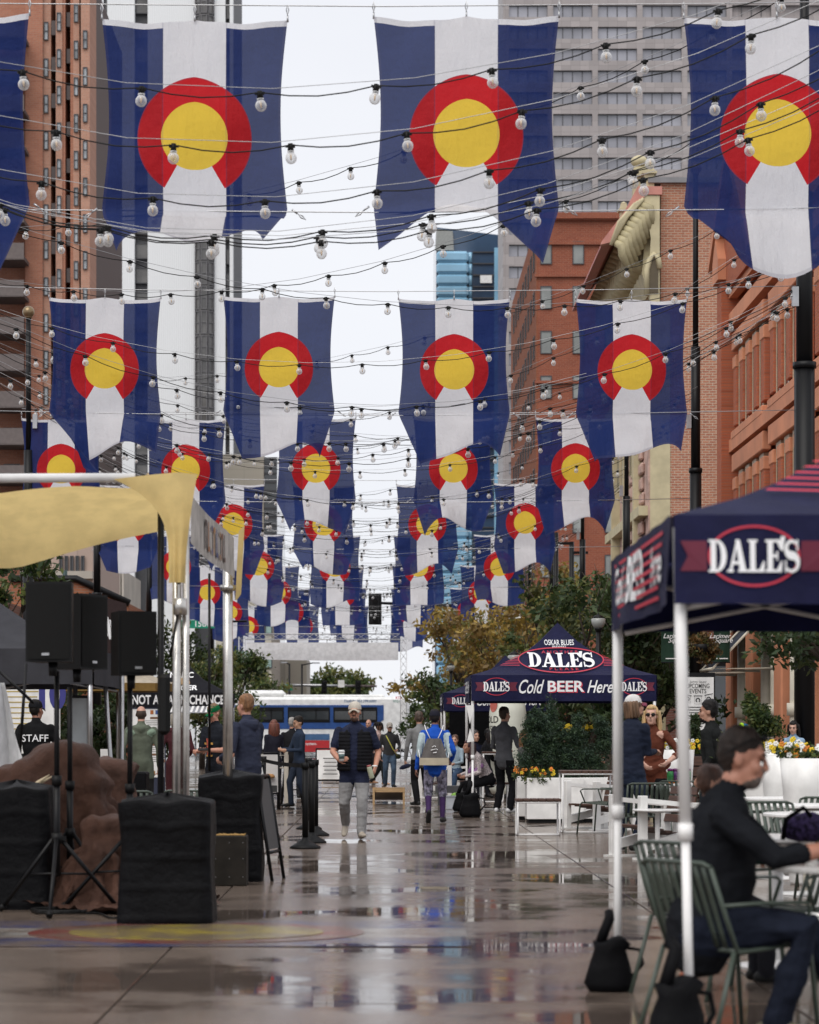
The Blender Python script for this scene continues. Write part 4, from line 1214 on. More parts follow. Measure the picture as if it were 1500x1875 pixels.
tree(X(1000, 76), 76, 6.2, 1.6, 'thin vine clad tree by the far black poles', MIXT, 20, 2600, .1, base=.3)
tree(X(770, 150), 150, 4.6, 2.0, 'round olive green tree beside the truss leg past the bus', GREEN, 21, 2400, .14, base=.2)
tree(X(1150, 66), 66, 6.0, 1.3, 'thin leafy tree climbing by the stone facade', GREEN, 22, 2200, .1, base=.4)
# close overhanging branch at the right edge
tree(X(1500, 26), 26, 3.1, .75, 'dark leaved tree overhanging the tables at the right edge', DARK, 23, 2600, .045, .05, base=.62, spread=1.2)
# left
tree(X(25, 46), 46, 4.7, 1.05, 'leafy green tree above the charcoal canopy', GREEN, 31, 3400, .075, base=.4)
tree(X(300, 92), 92, 5.4, 1.7, 'green tree rising behind the black burger tent', GREEN, 32, 4200, .1, base=.25)
tree(X(370, 98), 98, 5.2, 1.9, 'olive green tree right of the burger tent peak', MIXT, 33, 4200, .1, base=.25)
tree(X(415, 104), 104, 5.0, 1.8, 'green tree hidden behind the silver canopy pole', GREEN, 34, 3600, .1, base=.25)
tree(X(475, 150), 150, 5.2, 2.0, 'thin locust tree beside the left truss leg', MIXT, 35, 2600, .13, base=.3)
tree(X(225, 80), 80, 3.6, 1.4, 'dark bushy tree behind the right hand speaker', DARK, 36, 3800, .09, base=.12)
tree(X(150, 60), 60, 2.7, 1.4, 'dark bushy tree under the charcoal canopy', DARK, 37, 3600, .09, base=.1)
tree(X(620, 300), 300, 8.5, 4.2, 'broad round tree far down the street', MIXT, 41, 12000, .3, .3, base=.2)
tree(X(570, 290), 290, 7.2, 3.2, 'rounded green tree far down the street left of the broad one', GREEN, 42, 8000, .3, .3, base=.2)
tree(X(510, 280), 280, 7.0, 3.4, 'green tree far off behind the green street sign', GREEN, 43, 8000, .3, .3, base=.2)
tree(X(668, 320), 320, 6.2, 2.6, 'small round tree far down the street under the mast arm end', MIXT, 44, 5000, .3, .3, base=.2)
# ================================================================== canopies
NAVY = cloth('navy_canopy', (.010, .011, .050), trans=.12, var=.12, bump=.8, fold=3.5, rough=.6, bd=.04)
CHAR = cloth('charcoal_canopy', (.045, .045, .052), trans=.05, bump=.4, fold=3)
BLK = cloth('black_canopy', (.016, .016, .02), trans=.05, bump=.4, fold=3)
QS, GS = [0, .20, .40, .77, 1], [0, .34, .60, .886, 1]
class Tent:
    def __init__(s, x0, d0, wd, dp, eave, peak, vh, m, label, legm, splay=0.0, legs=(1, 1, 1, 1), cat='canopy tent'):
        s.w, s.dp, s.e, s.p, s.vh = wd, dp, eave, peak, vh
        s.t = thing('canopy_tent', label, cat, (x0 + wd / 2, d0 + dp / 2, 0))
        names = [(0, -1), (1, 0), (0, 1), (-1, 0)]
        mb = MB()
        for k in range(4):
            def fn(u, v, k=k):
                q = v; z = s.zq(q); a = (u * 2 - 1) * q
                droop = -.03 * math.sin(PI * u) * q
                if k == 0: return (a * wd / 2, -q * dp / 2, z + droop)
                if k == 1: return (q * wd / 2, a * dp / 2, z + droop)
                if k == 2: return (-a * wd / 2, q * dp / 2, z + droop)
                return (-q * wd / 2, -a * dp / 2, z + droop)
            mb.grid(fn, 8, 10)
        mb.ob('roof', m, s.t)
        s.val = []
        for k in range(4):
            mb = MB(); mb.grid(lambda u, v, k=k: s.vp(k, (u - .5) * (dp if k % 2 else wd), -v * vh, 0), 24, 4)
            s.val.append(mb.ob('valance', m, s.t))
        for i, (sx, sy) in enumerate(((-1, -1), (1, -1), (-1, 1), (1, 1))):
            if not legs[i]: continue
            mb = MB(); bx = sx * (wd / 2 - .025); by = sy * (dp / 2 - .04)
            bot = Vector((bx - (sx * splay if sy < 0 else 0), by, 0))
            tp = Vector((bx, by, eave - .05)); md = bot.lerp(tp, .42)
            mb = MB(); mb.tube([bot, md], .020, 8); mb.tube([md, tp], .026, 8); mb.cyl(md - Vector((0, 0, .03)), md + Vector((0, 0, .04)), .032, .032, 8); mb.box(bot + Vector((0, 0, .01)), (.09, .09, .02))
            mb.ob('leg', legm, s.t)
        mb = MB()
        for sy in (-1, 1):
            z0 = eave - .1
            for a, b in (((-1, z0), (0, z0 - .28)), ((0, z0 - .28), (1, z0)), ((-1, z0 - .28), (0, z0)), ((0, z0), (1, z0 - .28))):
                mb.tube([(a[0] * (wd / 2 - .06), sy * (dp / 2 - .06), a[1] + .0), (b[0] * (wd / 2 - .06), sy * (dp / 2 - .06), b[1] + .0)], .014, 5); mb.ob('truss_bar', legm, s.t); mb = MB()
        mb.tube([(0, 0, eave - .2), (0, 0, peak - .03)], .02, 6); mb.ob('centre_pole', legm, s.t)
    def zq(s, q): return s.p - (s.p - s.e) * float(np.interp(q, QS, GS))
    def qz(s, z): return float(np.interp((s.p - z) / (s.p - s.e), GS, QS))
    def vp(s, k, a, dz, lift):
        """point on valance k; a along it as read from outside"""
        r = .02 * math.sin(a * 3.1 + k) * (-dz / s.vh) + .007 * math.sin(a * 7 - dz * 14 + 2 * k) * (-dz / s.vh) + .005 * math.sin(a * 11 + dz * 9)
        o = r + lift; z = s.e + dz
        if k == 0: return (a, -s.dp / 2 - .01 - o, z)
        if k == 1: return (s.w / 2 + .01 + o, a, z)
        if k == 2: return (-a, s.dp / 2 + .01 + o, z)
        return (-s.w / 2 - .01 - o, -a, z)
    def fv(s, k, a0, dz0, lift=.008): return lambda x, y, l=0: s.vp(k, a0 + x, dz0 + y, lift + l)
    def fr(s, z0, x0=0.0, lift=.02):
        def fn(x, y, l=0):
            z = z0 + y; q = s.qz(z); u = (x0 + x) / (s.w * q) + .5 if q > 0 else .5
            return (x0 + x, -q * s.dp / 2 - lift - l, z + lift - .03 * math.sin(PI * min(1, max(0, u))) * q)
        return fn
RIB = [(-.78, -.21), (-.5, -.21), (-.5, .21), (-.78, .21), (-.68, .12), (-.73, .05), (-.66, 0), (-.73, -.05), (-.68, -.12)]
def dales_badge(tn, k, a0, dz0, h):
    v = tn.val[k]
    for sg in (-1, 1):
        patch(v, tn.fv(k, a0, dz0, .006), [(sg * x * h * 2.9, y * h * 2.2) for x, y in ([(-.78, -.21), (-.5, -.21), (-.5, .21), (-.78, .21), (-.70, 0)])], M['maroon'], 'ribbon_print')
    ring2d(v, tn.fv(k, a0, dz0, .007), h * 1.42, h * .95, h * .075, M['red_text'])
    dales(v, tn.fv(k, a0, dz0, .009), h, M['white_text'], .68)
M['maroon'] = mat('maroon_print', (.12, .009, .03), .7, bump=0)
near = Tent(1.20, 10.4, 3.05, 2.8, 2.24, 3.2, .37, NAVY, 'nearest navy beer canopy tent with white legs at the right', M['white_metal'], .05)
dales_badge(near, 0, -1.195, -.172, .135)
# left side print of the nearest tent
for i in range(7): patch(near.val[3], near.fv(3, 0, -.05 - .044 * i, .006), [(-1.1 + .05 * i, -.008), (1.1 - .04 * i, -.008), (1.1 - .04 * i, .008), (-1.1 + .05 * i, .008)], M['red_text'], 'stripe_print')
letters(near.val[3], 'Cold', near.fv(3, -.75, -.18, .010), M['white_text'], .26, .012, .35)
letters(near.val[3], 'BEER', near.fv(3, .02, -.18, .010), M['white_text'], .30, .03)
letters(near.val[3], 'Here', near.fv(3, .80, -.18, .010), M['white_text'], .24, .012, .35)
for i in range(9):
    patch(near.t, near.fr(2.36 + .03 * i), [(-1.10 + .05 * i, -.004), (-.70, -.004), (-.70, .004), (-1.08 + .05 * i, .004)], M['red_text'], 'stripe_print')
ring2d(near.t, near.fr(2.54), .70, .22, .018, M['red_text'])
dales(near.t, near.fr(2.53, 0, .03), .25, M['white_text'], 1.12)

def beer_tent(x0, d0, label):
    t = Tent(x0, d0, 3.05, 3.0, 2.31, 3.24, .43, NAVY, label, M['white_metal'])
    dales_badge(t, 0, -1.11, -.19, .155); dales_badge(t, 0, 1.16, -.19, .15)
    letters(t.val[0], 'Cold', t.fv(0, -.53, -.19), M['white_text'], .29, .010, .38, fit=(.42, .23))
    letters(t.val[0], 'BEER', t.fv(0, .055, -.197, .006), M['red_text'], .265, .028, fit=(.60, .19))
    letters(t.val[0], 'BEER', t.fv(0, .035, -.185, .009), M['white_text'], .255, .022, fit=(.60, .18))
    letters(t.val[0], 'Here', t.fv(0, .60, -.19), M['white_text'], .27, .010, .38, fit=(.43, .21))
    letters(t.t, 'OSKAR BLUES', t.fr(2.875), M['white_text'], .115, .008, fit=(.50, .095))
    letters(t.t, 'BREWERY', t.fr(2.805), M['white_text'], .045, .003, fit=(.24, .028))
    letters(t.t, 'ANOTHER', t.fr(2.71), M['red_text'], .085, .004, space=1.45, fit=(.62, .05))
    letters(t.t, 'PLEASE', t.fr(2.425, .03), M['red_text'], .085, .004, space=1.5, fit=(.48, .045))
    ring2d(t.t, t.fr(2.575), .72, .22, .018, M['red_text'], gap=())
    for i in range(8):
        for sg in (-1, 1):
            z = 2.47 + .026 * i; x1 = 1.04 - .045 * i
            patch(t.t, t.fr(z), [(sg * .70, -.0035), (sg * x1, -.0035), (sg * (x1 - .03), .0035), (sg * .70, .0035)], M['red_text'], 'stripe_print')
    dales(t.t, t.fr(2.565, 0, .03), .24, M['white_text'], 1.12)
    for k in (3,):
        letters(t.val[k], 'Cold BEER Here', t.fv(k, 0, -.19), M['white_text'], .28, .012, .2)
    return t
mid = beer_tent(1.44, 41.4, 'navy beer canopy tent in the middle distance with a tall peak')
far_t = beer_tent(1.40, 59.0, 'navy beer canopy tent half hidden behind the middle one')
d = 70.0
bt = Tent(ax(238, d), d, 2.75, 2.75, 2.50, 3.5, .40, BLK, 'black burger stall canopy with bold white lettering', M['grey_metal'])
letters(bt.val[0], 'NOT A DAMN CHANCE!', bt.fv(0, .0, -.20), M['white_text'], .36, .03, fit=(2.62, .27))
letters(bt.t, 'NADC', bt.fr(3.0), M['white_text'], .24, .02, fit=(.66, .16))
letters(bt.t, 'BURGER', bt.fr(2.64), M['white_text'], .23, .025, fit=(.98, .14))
mb = MB(); fr_ = bt.fr(2.84, 0, .03)
for i in range(10):
    pass
patch(bt.t, bt.fr(2.82), [(-.26, -.06), (-.12, -.085), (.12, -.085), (.26, -.06), (.2, .06), (.08, .10), (-.08, .10), (-.2, .06)], mat('burger_print', (.42, .25, .1), .7, bump=0), 'burger_print')
ct = Tent(-6.0, 25.4, 3.05, 3.05, 2.2, 3.05, .36, CHAR, 'charcoal canopy tent behind the speakers at the left edge', M['grey_metal'])

# sandbags at tent feet
def sandbag(x, d, label, sc=1.0, rz=0):
    t = thing('sandbag', label, 'weight bag', (x, d, 0), rz, 'weight bags at the tent feet')
    mb = MB(); mb.lathe([(.0, .0), (.115, .004), (.125, .05), (.11, .16), (.085, .24), (.10, .285), (.06, .30), (.0, .30)], 14, (0, 0, 0), 1.12, .75)
    mb.v = [(x + .012 * math.sin(z * 40 + x * 30), y, z + (.02 * math.sin(x * 35) if z > .2 else 0)) for x, y, z in mb.v]
    o = mb.ob('bag', M['black_cloth'], t)
    mb = MB(); mb.tube([(.10, 0, .25), (.17, .0, .24), (.19, 0, .16), (.14, 0, .1), (.12, 0, .08)], .011, 6); mb.tube([(-.06, .01, .27), (0, .01, .42), (.0, .05, .45)], .03, 6); mb.ob('strap', M['black_cloth'], t)
    t.scale = (sc,) * 3
sandbag(ax(1117, 13.0), 13.0, 'black weight bag at the rear white tent leg in the foreground', .9)
sandbag(1.21, 10.35, 'black weight bag on the bottom edge at the front tent leg', 1.05, .6)
sandbag(ax(861, 40.6), 40.4, 'black weight bag under the front left leg of the middle tent', 1.25)
sandbag(ax(847, 43), 43.4, 'smaller black weight bag just behind another under the middle tent', 1.1)

# ------------------------------------------------------------------ yellow pavilion at the left
YEL = cloth('mustard_fabric', (.82, .63, .28), trans=.5, var=.08, bump=.25, fold=2.5)
yp = thing('pavilion', 'mustard fabric pavilion with white top bar and steel legs at the left', 'canopy', (-1.49, 18.3, 0))
zt = az(880, 18.3)
mb = MB(); mb.tube([(-4.5, -.02, zt + .0), (-.32, -.02, zt + .02)], .034, 10); mb.ob('top_bar', M['white_metal'], yp)
def hangf(u, v):
    x = -4.4 + 4.25 * u
    zb = az(1040 - 76 * max(0, (u - .72) / .28), 18.3)
    zu = zt - .03 - .055 * min(1, max(0, (.86 - u) / .13))
    belly = .35 * math.sin(PI * min(1, v * .9)) * (1 - .6 * u)
    return (x, .12 + .9 * v + belly + .02 * math.sin(22 * u + 3 * v), zu + (zb + .08 - zu) * v ** 1.15 + .012 * math.sin(18 * u + 5 * v))
mb = MB(); mb.grid(hangf, 48, 16); mb.ob('ceiling_cloth', YEL, yp)
def cornf(u, v):
    a = u * 1.0
    # sheet wrapping the corner and tapering into the leg
    wl = .40 * (1 - v) ** 4.2 + .07; wr = .09 * (1 - v) ** 1.6 + .045
    x = -wl + (wl + wr) * u
    z = zt + .05 - .80 * v - (.0 if u > .2 else .0) - .06 * abs(u - .78) * (1 - v)
    return (x, -.07 - .05 * math.sin(PI * u) + .015 * math.sin(14 * u) * v, z)
mb = MB(); mb.grid(cornf, 22, 20); mb.ob('corner_sleeve', YEL, yp)
dP_, xP = 4.4, -1.37 + 1.49
banner = cloth('banner_vinyl', (.42, .39, .36), var=.25, vs=5, bump=.2)
def sidef(u, v):
    return (.07 + (xP - .05) * u, .18 + (dP_ - .25) * u, zt - .08 - .02 * u - .36 * v - .02 * math.sin(5 * u))
mb = MB(); mb.grid(sidef, 16, 4); sb_ = mb.ob('side_banner', banner, yp)
cols = [(.06, .035, .03), (.32, .13, .05), (.07, .06, .16), (.40, .2, .08), (.06, .07, .18), (.36, .17, .07), (.2, .09, .05), (.09, .05, .04)]
bl = "DOUGHNUT"
for i, c in enumerate(cols):
    u0 = .28 + .062 * i
    m_ = mat('print_' + str(i), c, .7, bump=0)
    def fn(x, y, u0=u0):
        p = sidef(u0 + x * .05, .5 - y); return (p[0] + .012, p[1], p[2])
    for j, (a, b, cc, dd) in enumerate(((-.4, -.32, .0, .32), (.0, .2, .45, .32), (.0, -.32, .45, -.2))):
        if (i + j) % 3 == 2: continue
        patch(sb_, fn, [(a, b), (cc, b), (cc, dd), (a, dd)], m_, 'letter_print')
mb = MB(); mb.grid(lambda u, v: (xP + .03 + .05 * math.sin(PI * u) + .03 * (1 - v), dP_ - .05 + .12 * u, zt - .02 - .62 * v + .06 * math.sin(PI * u)), 6, 8); mb.ob('corner_sleeve', YEL, yp)
mb = MB(); mb.tube([(-.02, .02, .02), (-.02, .02, zt - .3)], .033, 10); mb.tube([(.045, .03, .02), (.045, .03, zt - .3)], .026, 10)
mb.cyl((.01, -.03, zt - .98), (.01, -.03, zt - .86), .05, .05, 8); mb.ob('leg', M['steel'], yp)
mb = MB(); mb.tube([(xP - .04, dP_, .4), (xP - .04, dP_, zt - .05)], .045, 10); mb.cyl((xP - .04, dP_, zt - .55), (xP - .04, dP_, zt - .5), .07, .07, 8); mb.ob('leg', M['steel'], yp)
mb = MB(); mb.tube([(-.17, .4, .1), (-.17, .4, zt - .1)], .025, 8); mb.tube([(xP - .2, dP_ - .1, 1), (xP - .2, dP_ - .1, zt - .4)], .012, 6); mb.ob('pole', M['black_metal'], yp)
mb = MB(); mb.tube([(.012, -.05, zt - .95), (.0, -.06, 2.25), (-.06, -.05, 1.9)], .01, 5); mb.box((.0, -.07, 2.5), (.05, .05, .16), bev=.02); mb.box((-.12, .1, 1.55), (.09, .07, .45), bev=.03); mb.ob('rope', M['cord'], yp)
# covered weights and planter box
def cover(x, d, wx, wy, h, label, seed, rz=0):
    rn = random.Random(seed)
    mb = MB(); mb.box((0, 0, h / 2), (wx, wy, h), bev=.05)
    sub = MB()
    n = 14
    ph = [rn.uniform(0, 6) for _ in range(8)]
    def sh(u, v):
        a = 2 * PI * u
        cx, cy = math.cos(a), math.sin(a)
        k = 1 / max(abs(cx), abs(cy)) ; k = min(k, 1.28)
        z = h * min(1, v / .82) if v < .82 else h
        f = 1 if v < .82 else max(0, 1 - (v - .82) / .18)
        top = .06 * h * (1 - f) if v >= .82 else 0
        r = f * (1 + .02 * math.sin(z * 9 + ph[0]) + .02 * math.sin(a * 3 + ph[1]) * math.sin(z * 13) + .012 * math.sin(a * 9 + z * 7 + ph[2]) + .04 * (1 - z / h) ** 3)
        st = .012 * (1 if math.sin(z * 2 * PI / (h / 4.0)) > .92 else 0)
        return (wx / 2 * k * cx * r, wy / 2 * k * cy * r - st, z + top + .012 * math.sin(6 * a + ph[3]) * (1 if v > .6 else 0))
    sub.grid(sh, 72, 44)
    o = sub.ob('equipment_cover', COVER, None, (x, d, 0), rz); tag(o, label, 'cover')
    return o
COVER = cloth('quilted_cover', (.005, .005, .006), bump=1, fold=9, rough=.45)
cover(ax(304, 17.6), 17.75, .64, .55, .86, 'black fabric cover over a weight at the foot of the steel legs', 1)
cover(ax(420, 22.6) - .0, 22.9, .56, .5, .95, 'black fabric cover just behind the planter box', 2)
cover(ax(20, 19), 19.3, .55, .5, .92, 'black quilted cover over an amplifier at the left edge', 3)
pbx = thing('planter_box', 'black wooden box of soil at the base of the rear steel leg', 'planter', (ax(422, 22.2), 22.2, 0))
mb = MB(); mb.box((0, 0, .22), (.30, .32, .44), bev=.008); mb.ob('box', mat('black_ply', (.018, .015, .012), .6, 0, .3, 6), pbx)
mb = MB(); mb.grid(lambda u, v: ((u - .5) * .26, (v - .5) * .28, .445 + .012 * math.sin(17 * u) * math.sin(13 * v)), 8, 8); mb.ob('straw', mat('straw', (.28, .16, .04), .9, 0, .4, 40), pbx)
mb = MB()
for x in (-.12, .0, .12):
    for z in (.08, .24, .38): mb.cyl((x, -.163, z), (x, -.158, z), .004, .004, 6)
mb.ob('screw', M['grey_metal'], pbx)
# brown tarps
TARP = cloth('brown_tarp', (.105, .053, .038), bump=1.0, fold=6, var=.3, vs=3, rough=.5, bd=.09)
def drape(sx, sy, n, boxes, seed, steps=110, iters=9, rot=.4):
    """a small position based cloth: a sheet falls over rounded boxes (cx, cy, hx, hy, top) and the ground"""
    rg = np.random.default_rng(seed)
    gx, gy = np.meshgrid(np.linspace(-sx / 2, sx / 2, n), np.linspace(-sy / 2, sy / 2, n))
    c, s_ = math.cos(rot), math.sin(rot)
    P = np.stack([gx * c - gy * s_, gx * s_ + gy * c, np.full_like(gx, max(b[4] for b in boxes) + .08)], 2) + rg.normal(size=(n, n, 3)) * .006
    Vv = np.zeros_like(P); dx, dy = sx / (n - 1), sy / (n - 1)
    def con(A, B, L0, k=1.0):
        L0 = L0 * 1.075
        d = B - A; l = np.linalg.norm(d, axis=2, keepdims=True) + 1e-9; q = d * (.5 * k * (1 - L0 / l)); A += q; B -= q
    dt = .02
    for st in range(steps):
        Vv[..., 2] -= 9.8 * dt; Vv *= .97; Q = P + Vv * dt
        for it in range(iters):
            for o in (0, 1):
                m = (n - o) // 2
                con(Q[:, o:o + 2 * m:2], Q[:, o + 1:o + 2 * m:2], dx); con(Q[o:o + 2 * m:2], Q[o + 1:o + 2 * m:2], dy)
                m1 = (n - 1 - o + 1) // 2
                con(Q[o:n - 1:2, :-1], Q[o + 1:n:2, 1:][:Q[o:n - 1:2].shape[0]], math.hypot(dx, dy), .6); con(Q[o:n - 1:2, 1:], Q[o + 1:n:2, :-1][:Q[o:n - 1:2].shape[0]], math.hypot(dx, dy), .6)
            con(Q[:, 0:-2:3], Q[:, 2::3][:, :Q[:, 0:-2:3].shape[1]], 2 * dx, .12); con(Q[0:-2:3], Q[2::3][:Q[0:-2:3].shape[0]], 2 * dy, .12)
            for (cx, cy, hx, hy, tp) in boxes:
                r = .07
                L_ = Q - np.array((cx, cy, tp / 2)); H_ = np.array((hx - r, hy - r, tp / 2 - r)); e = np.abs(L_) - H_
                out = np.maximum(e, 0); dist = np.linalg.norm(out, axis=2) + np.minimum(e.max(2), 0) - r - .012
                g_ = np.where(e.max(2, keepdims=True) > 0, out * np.sign(L_), np.eye(3)[e.argmax(2)] * np.sign(L_))
                g_ /= np.linalg.norm(g_, axis=2, keepdims=True) + 1e-9
                hit = dist < 0
                Q[hit] -= g_[hit] * dist[hit][:, None]
            Q[..., 2] = np.maximum(Q[..., 2], .012)
        Vv = (Q - P) / dt * .9; low = Q[..., 2] < .02; Vv[low] *= .2
        P = Q
    return P
def tarp(x, d, label, *a, **k):
    P = drape(*a, **k); n = P.shape[0]
    N = np.cross(np.gradient(P, axis=1), np.gradient(P, axis=0)); N /= -np.linalg.norm(N, axis=2, keepdims=True) + 1e-9
    for i in range(n):
        for j in range(n):
            q = Vector(P[i, j]); r_ = (1 - abs(noise.noise(Vector((q.x * 6, q.y * 6, q.z * 2.6))))) ** 5 * .06 + (1 - abs(noise.noise(Vector((q.x * 9 + 3, q.y * 9, q.z * 8))))) ** 6 * .035
            P[i, j] += N[i, j] * r_ * (1 if N[i, j, 2] > -.3 else -1)
    mb = MB(); mb.add(P.reshape(-1, 3), [(j * n + i, j * n + i + 1, (j + 1) * n + i + 1, (j + 1) * n + i) for j in range(n - 1) for i in range(n - 1)], True)
    o = mb.ob('tarp', TARP, None, (x, d, 0)); md = o.modifiers.new('smooth', 'SUBSURF'); md.levels = md.render_levels = 1
    return tag(o, label, 'tarp')
tarp(ax(92, 20), 20.2, 'tall heap of equipment under a brown tarp behind the speaker stands', 2.5, 2.3, 58, [(.12, 0, .22, .22, 1.22), (-.28, .05, .22, .25, 1.02), (.36, -.05, .10, .2, .95)], 1, rot=.5)
tarp(ax(193, 19.3), 19.35, 'lower brown tarp slumped beside the black equipment cover', 1.5, 1.5, 48, [(.0, 0, .18, .18, .66), (-.08, -.2, .12, .1, .3)], 2, rot=.9)
tarp(ax(192, 21), 21.5, 'brown tarp lump behind the third speaker pole', 1.6, 1.5, 40, [(0, 0, .2, .2, 1.08)], 4, rot=.2)
mb = MB(); mb.tube([(-.10, 0, -.05), (.02, -.03, .02), (.10, -.02, .08)], [.028, .04, .006], 6, .5); mb.tube([(0, -.03, 0), (.13, -.02, .07)], [.02, .005], 6); tag(mb.ob('clamp', mat('bone_plastic', (.55, .45, .3), .5, bump=0), None, tuple(at(68, 1437, 19.72))), 'pale spring clamp pinching the tall brown tarp', 'clamp')
# white sheet left
def sheet(u, v):
    return (.36 * u * (.35 + .65 * v) + .01 * math.sin(20 * u + 6 * v), .08 * math.sin(9 * u + 3 * v), -.86 * v * (1 + .05 * math.sin(5 * u)))
mb = MB(); mb.grid(sheet, 24, 24); tag(mb.ob('white_sheet', cloth('white_sheet', (.62, .62, .63), bump=.6, fold=6), None, tuple(at(-22, 1250, 21.5))), 'crumpled white sheet hanging at the left edge', 'sheet')
# ------------------------------------------------------------------ speakers
def speaker(x, d, z, rz, label, wx=.34, dy=.34, h=.585):
    t = thing('loudspeaker', label, 'speaker', (x, d, z), rz, 'loudspeakers on stands')
    mb = MB(); mb.prism([(-wx / 2, -dy / 2), (wx / 2, -dy / 2), (wx * .36, dy / 2), (-wx * .36, dy / 2)], 0, h, 'z'); mb.ob('cabinet', M['black_plastic'], t)
    mb = MB(); mb.grid(lambda u, v: ((u - .5) * (wx - .03), -dy / 2 - .006 - .012 * math.sin(PI * u), .02 + v * (h - .04)), 8, 2); mb.ob('grille', mat('grille_mesh', (.005, .005, .005), .7, 0, .2, 80, .6, 500), t)
    mb = MB(); mb.box((-.02 if wx > .3 else 0, -dy / 2 - .022, .055), (.055, .006, .018)); mb.ob('badge', M['grey_metal'], t)
    mb = MB(); mb.cyl((0, 0, -.1), (0, 0, 0), .03, .035, 10); mb.ob('socket', M['black_metal'], t)
def stand(x, d, h, label, legs=True, rz=0):
    t = thing('speaker_stand', label, 'speaker stand', (x, d, 0), rz, 'loudspeaker stands')
    mb = MB(); mb.cyl((0, 0, .28), (0, 0, h * .55), .026, .026, 10); mb.cyl((0, 0, h * .5), (0, 0, h), .02, .02, 10); mb.ob('pole', M['black_metal'], t)
    mb = MB(); mb.cyl((0, 0, h * .53), (0, 0, h * .57), .038, .038, 10); mb.cyl((0, 0, .52), (0, 0, .60), .04, .04, 10); mb.box((.045, 0, .56), (.05, .03, .03)); mb.ob('collar', M['black_plastic'], t)
    if legs:
        for a in (20, 140, 260):
            c, s_ = math.cos(R(a)), math.sin(R(a))
            mb = MB(); mb.tube([(.03 * c, .03 * s_, .56), (.50 * c, .50 * s_, .03)], .016, 7); mb.tube([(.0, 0, .3), (.26 * c, .26 * s_, .29)], .009, 5); lg = mb.ob('leg', M['black_metal'], t)
            mb = MB(); mb.tube([(.48 * c, .48 * s_, .05), (.52 * c, .52 * s_, .02)], .024, 8); mb.ob('rubber_foot', M['black_plastic'], lg)
stand(ax(104, 18.6), 18.6, 1.8, 'black tripod stand under the nearest loudspeaker', True, .2)
stand(ax(128, 19.6), 19.6, 1.7, 'black stand half hidden behind the nearest tripod', True, 1.2)
stand(ax(238, 19.0), 19.0, 1.68, 'black stand under the right hand loudspeaker', True, .8)
speaker(ax(97, 18.5), 18.5, az(1213, 18.5), R(-3), 'large black loudspeaker square to the street on the left stand')
speaker(ax(141, 19.7), 19.7, az(1226, 19.7), R(58), 'black loudspeaker turned away behind the large left one')
speaker(ax(240, 19.0), 19.0, az(1237, 19.0), R(24), 'black loudspeaker on the pole right of the pair', .30, .32, .48)
# slim guy pole crossing at the left edge
mb = MB(); mb.tube([tuple(at(-5, 1225, 22)), tuple(at(62, 1288, 22))], .014, 6); mb.tube([tuple(at(48, 1215, 22)), tuple(at(36, 1385, 22))], .014, 6); tag(mb.ob('mic_stand', M['black_metal']), 'thin black boom stand before the white sheet', 'stand')
# coiled cable on the ground
mb = MB(); mb.tube([(.22 * (1 + .1 * math.sin(5 * a)) * math.cos(a) , .22 * math.sin(a), .012 + .006 * (a / 6)) for a in np.linspace(0, 18, 60)], .011, 5); tag(mb.ob('cable_coil', M['cord'], None, (ax(120, 18.9), 18.7, 0)), 'coil of black cable on the ground under the speaker stands', 'cable')
mb = MB(); mb.tube([(ax(120, 18.9) + .2 + .25 * t, 18.5 - .3 * t + .15 * math.sin(5 * t), .012) for t in np.linspace(0, 3.2, 30)], .008, 5)
tag(mb.ob('power_cable', M['cord']), 'thin black cable trailing over the pavement from the coil', 'cable')
# ------------------------------------------------------------------ stalls behind, boards and signs at left
d = 27.0
wbd = thing('display_board', 'tall pale grey board in a black frame behind the speaker poles', 'board', (ax(146, d), d, 0))
mb = MB(); mb.box((0, 0, .98), (.20, .05, 1.48)); mb.ob('panel', mat('pale_board', (.50, .54, .56), .4, bump=0), wbd)
mb = MB(); mb.box((.115, -.01, .9), (.035, .08, 1.8)); mb.box((-.115, -.01, .9), (.03, .08, 1.8)); mb.box((0, -.01, 1.735), (.2, .08, .03)); mb.ob('frame', M['black_metal'], wbd)
d = 44.0
mn = thing('menu_board', 'tall white menu board with brown headings beside the burger stall', 'menu board', (ax(270, d), d, 0))
mb = MB(); mb.box((0, 0, 1.18), (.60, .03, 1.2)); mb.ob('panel', M['white_paint'], mn)
mb = MB(); mb.box((0, .02, .3), (.62, .05, .6)); mb.box((-.31, .0, 1.2), (.02, .05, 1.24)); mb.box((.31, 0, 1.2), (.02, .05, 1.24)); mb.box((0, 0, 1.79), (.62, .05, .02)); mb.ob('frame', mat('blue_black', (.02, .025, .05), .5), mn)
tabc = mat('brown_tab', (.16, .08, .04), .6, bump=0)
for i, z in enumerate((1.62, 1.35, 1.15, .98)):
    mb = MB(); mb.box((.16, -.018, z), (.22, .004, .035)); mb.ob('heading', tabc, mn)
    for j in range(3):
        mb = MB(); mb.box((.12, -.018, z - .05 - .035 * j), (.34 - .05 * j, .003, .006)); mb.ob('text_line', M['black_text'], mn)
for i, c in enumerate(((.4, .12, .03), (.05, .1, .3), (.35, .2, .04))):
    mb = MB(); mb.box((.08 + .09 * i, -.018, 1.72), (.055, .004, .07)); mb.ob('picture', mat('menu_pic' + str(i), c, .6, bump=0), mn)
    mb = MB(); mb.box((.02 + .09 * i, -.018, .66), (.055, .004, .07)); mb.ob('picture', mat('menu_pic' + str(i + 3), (.3, .15, .05), .6, bump=0), mn)
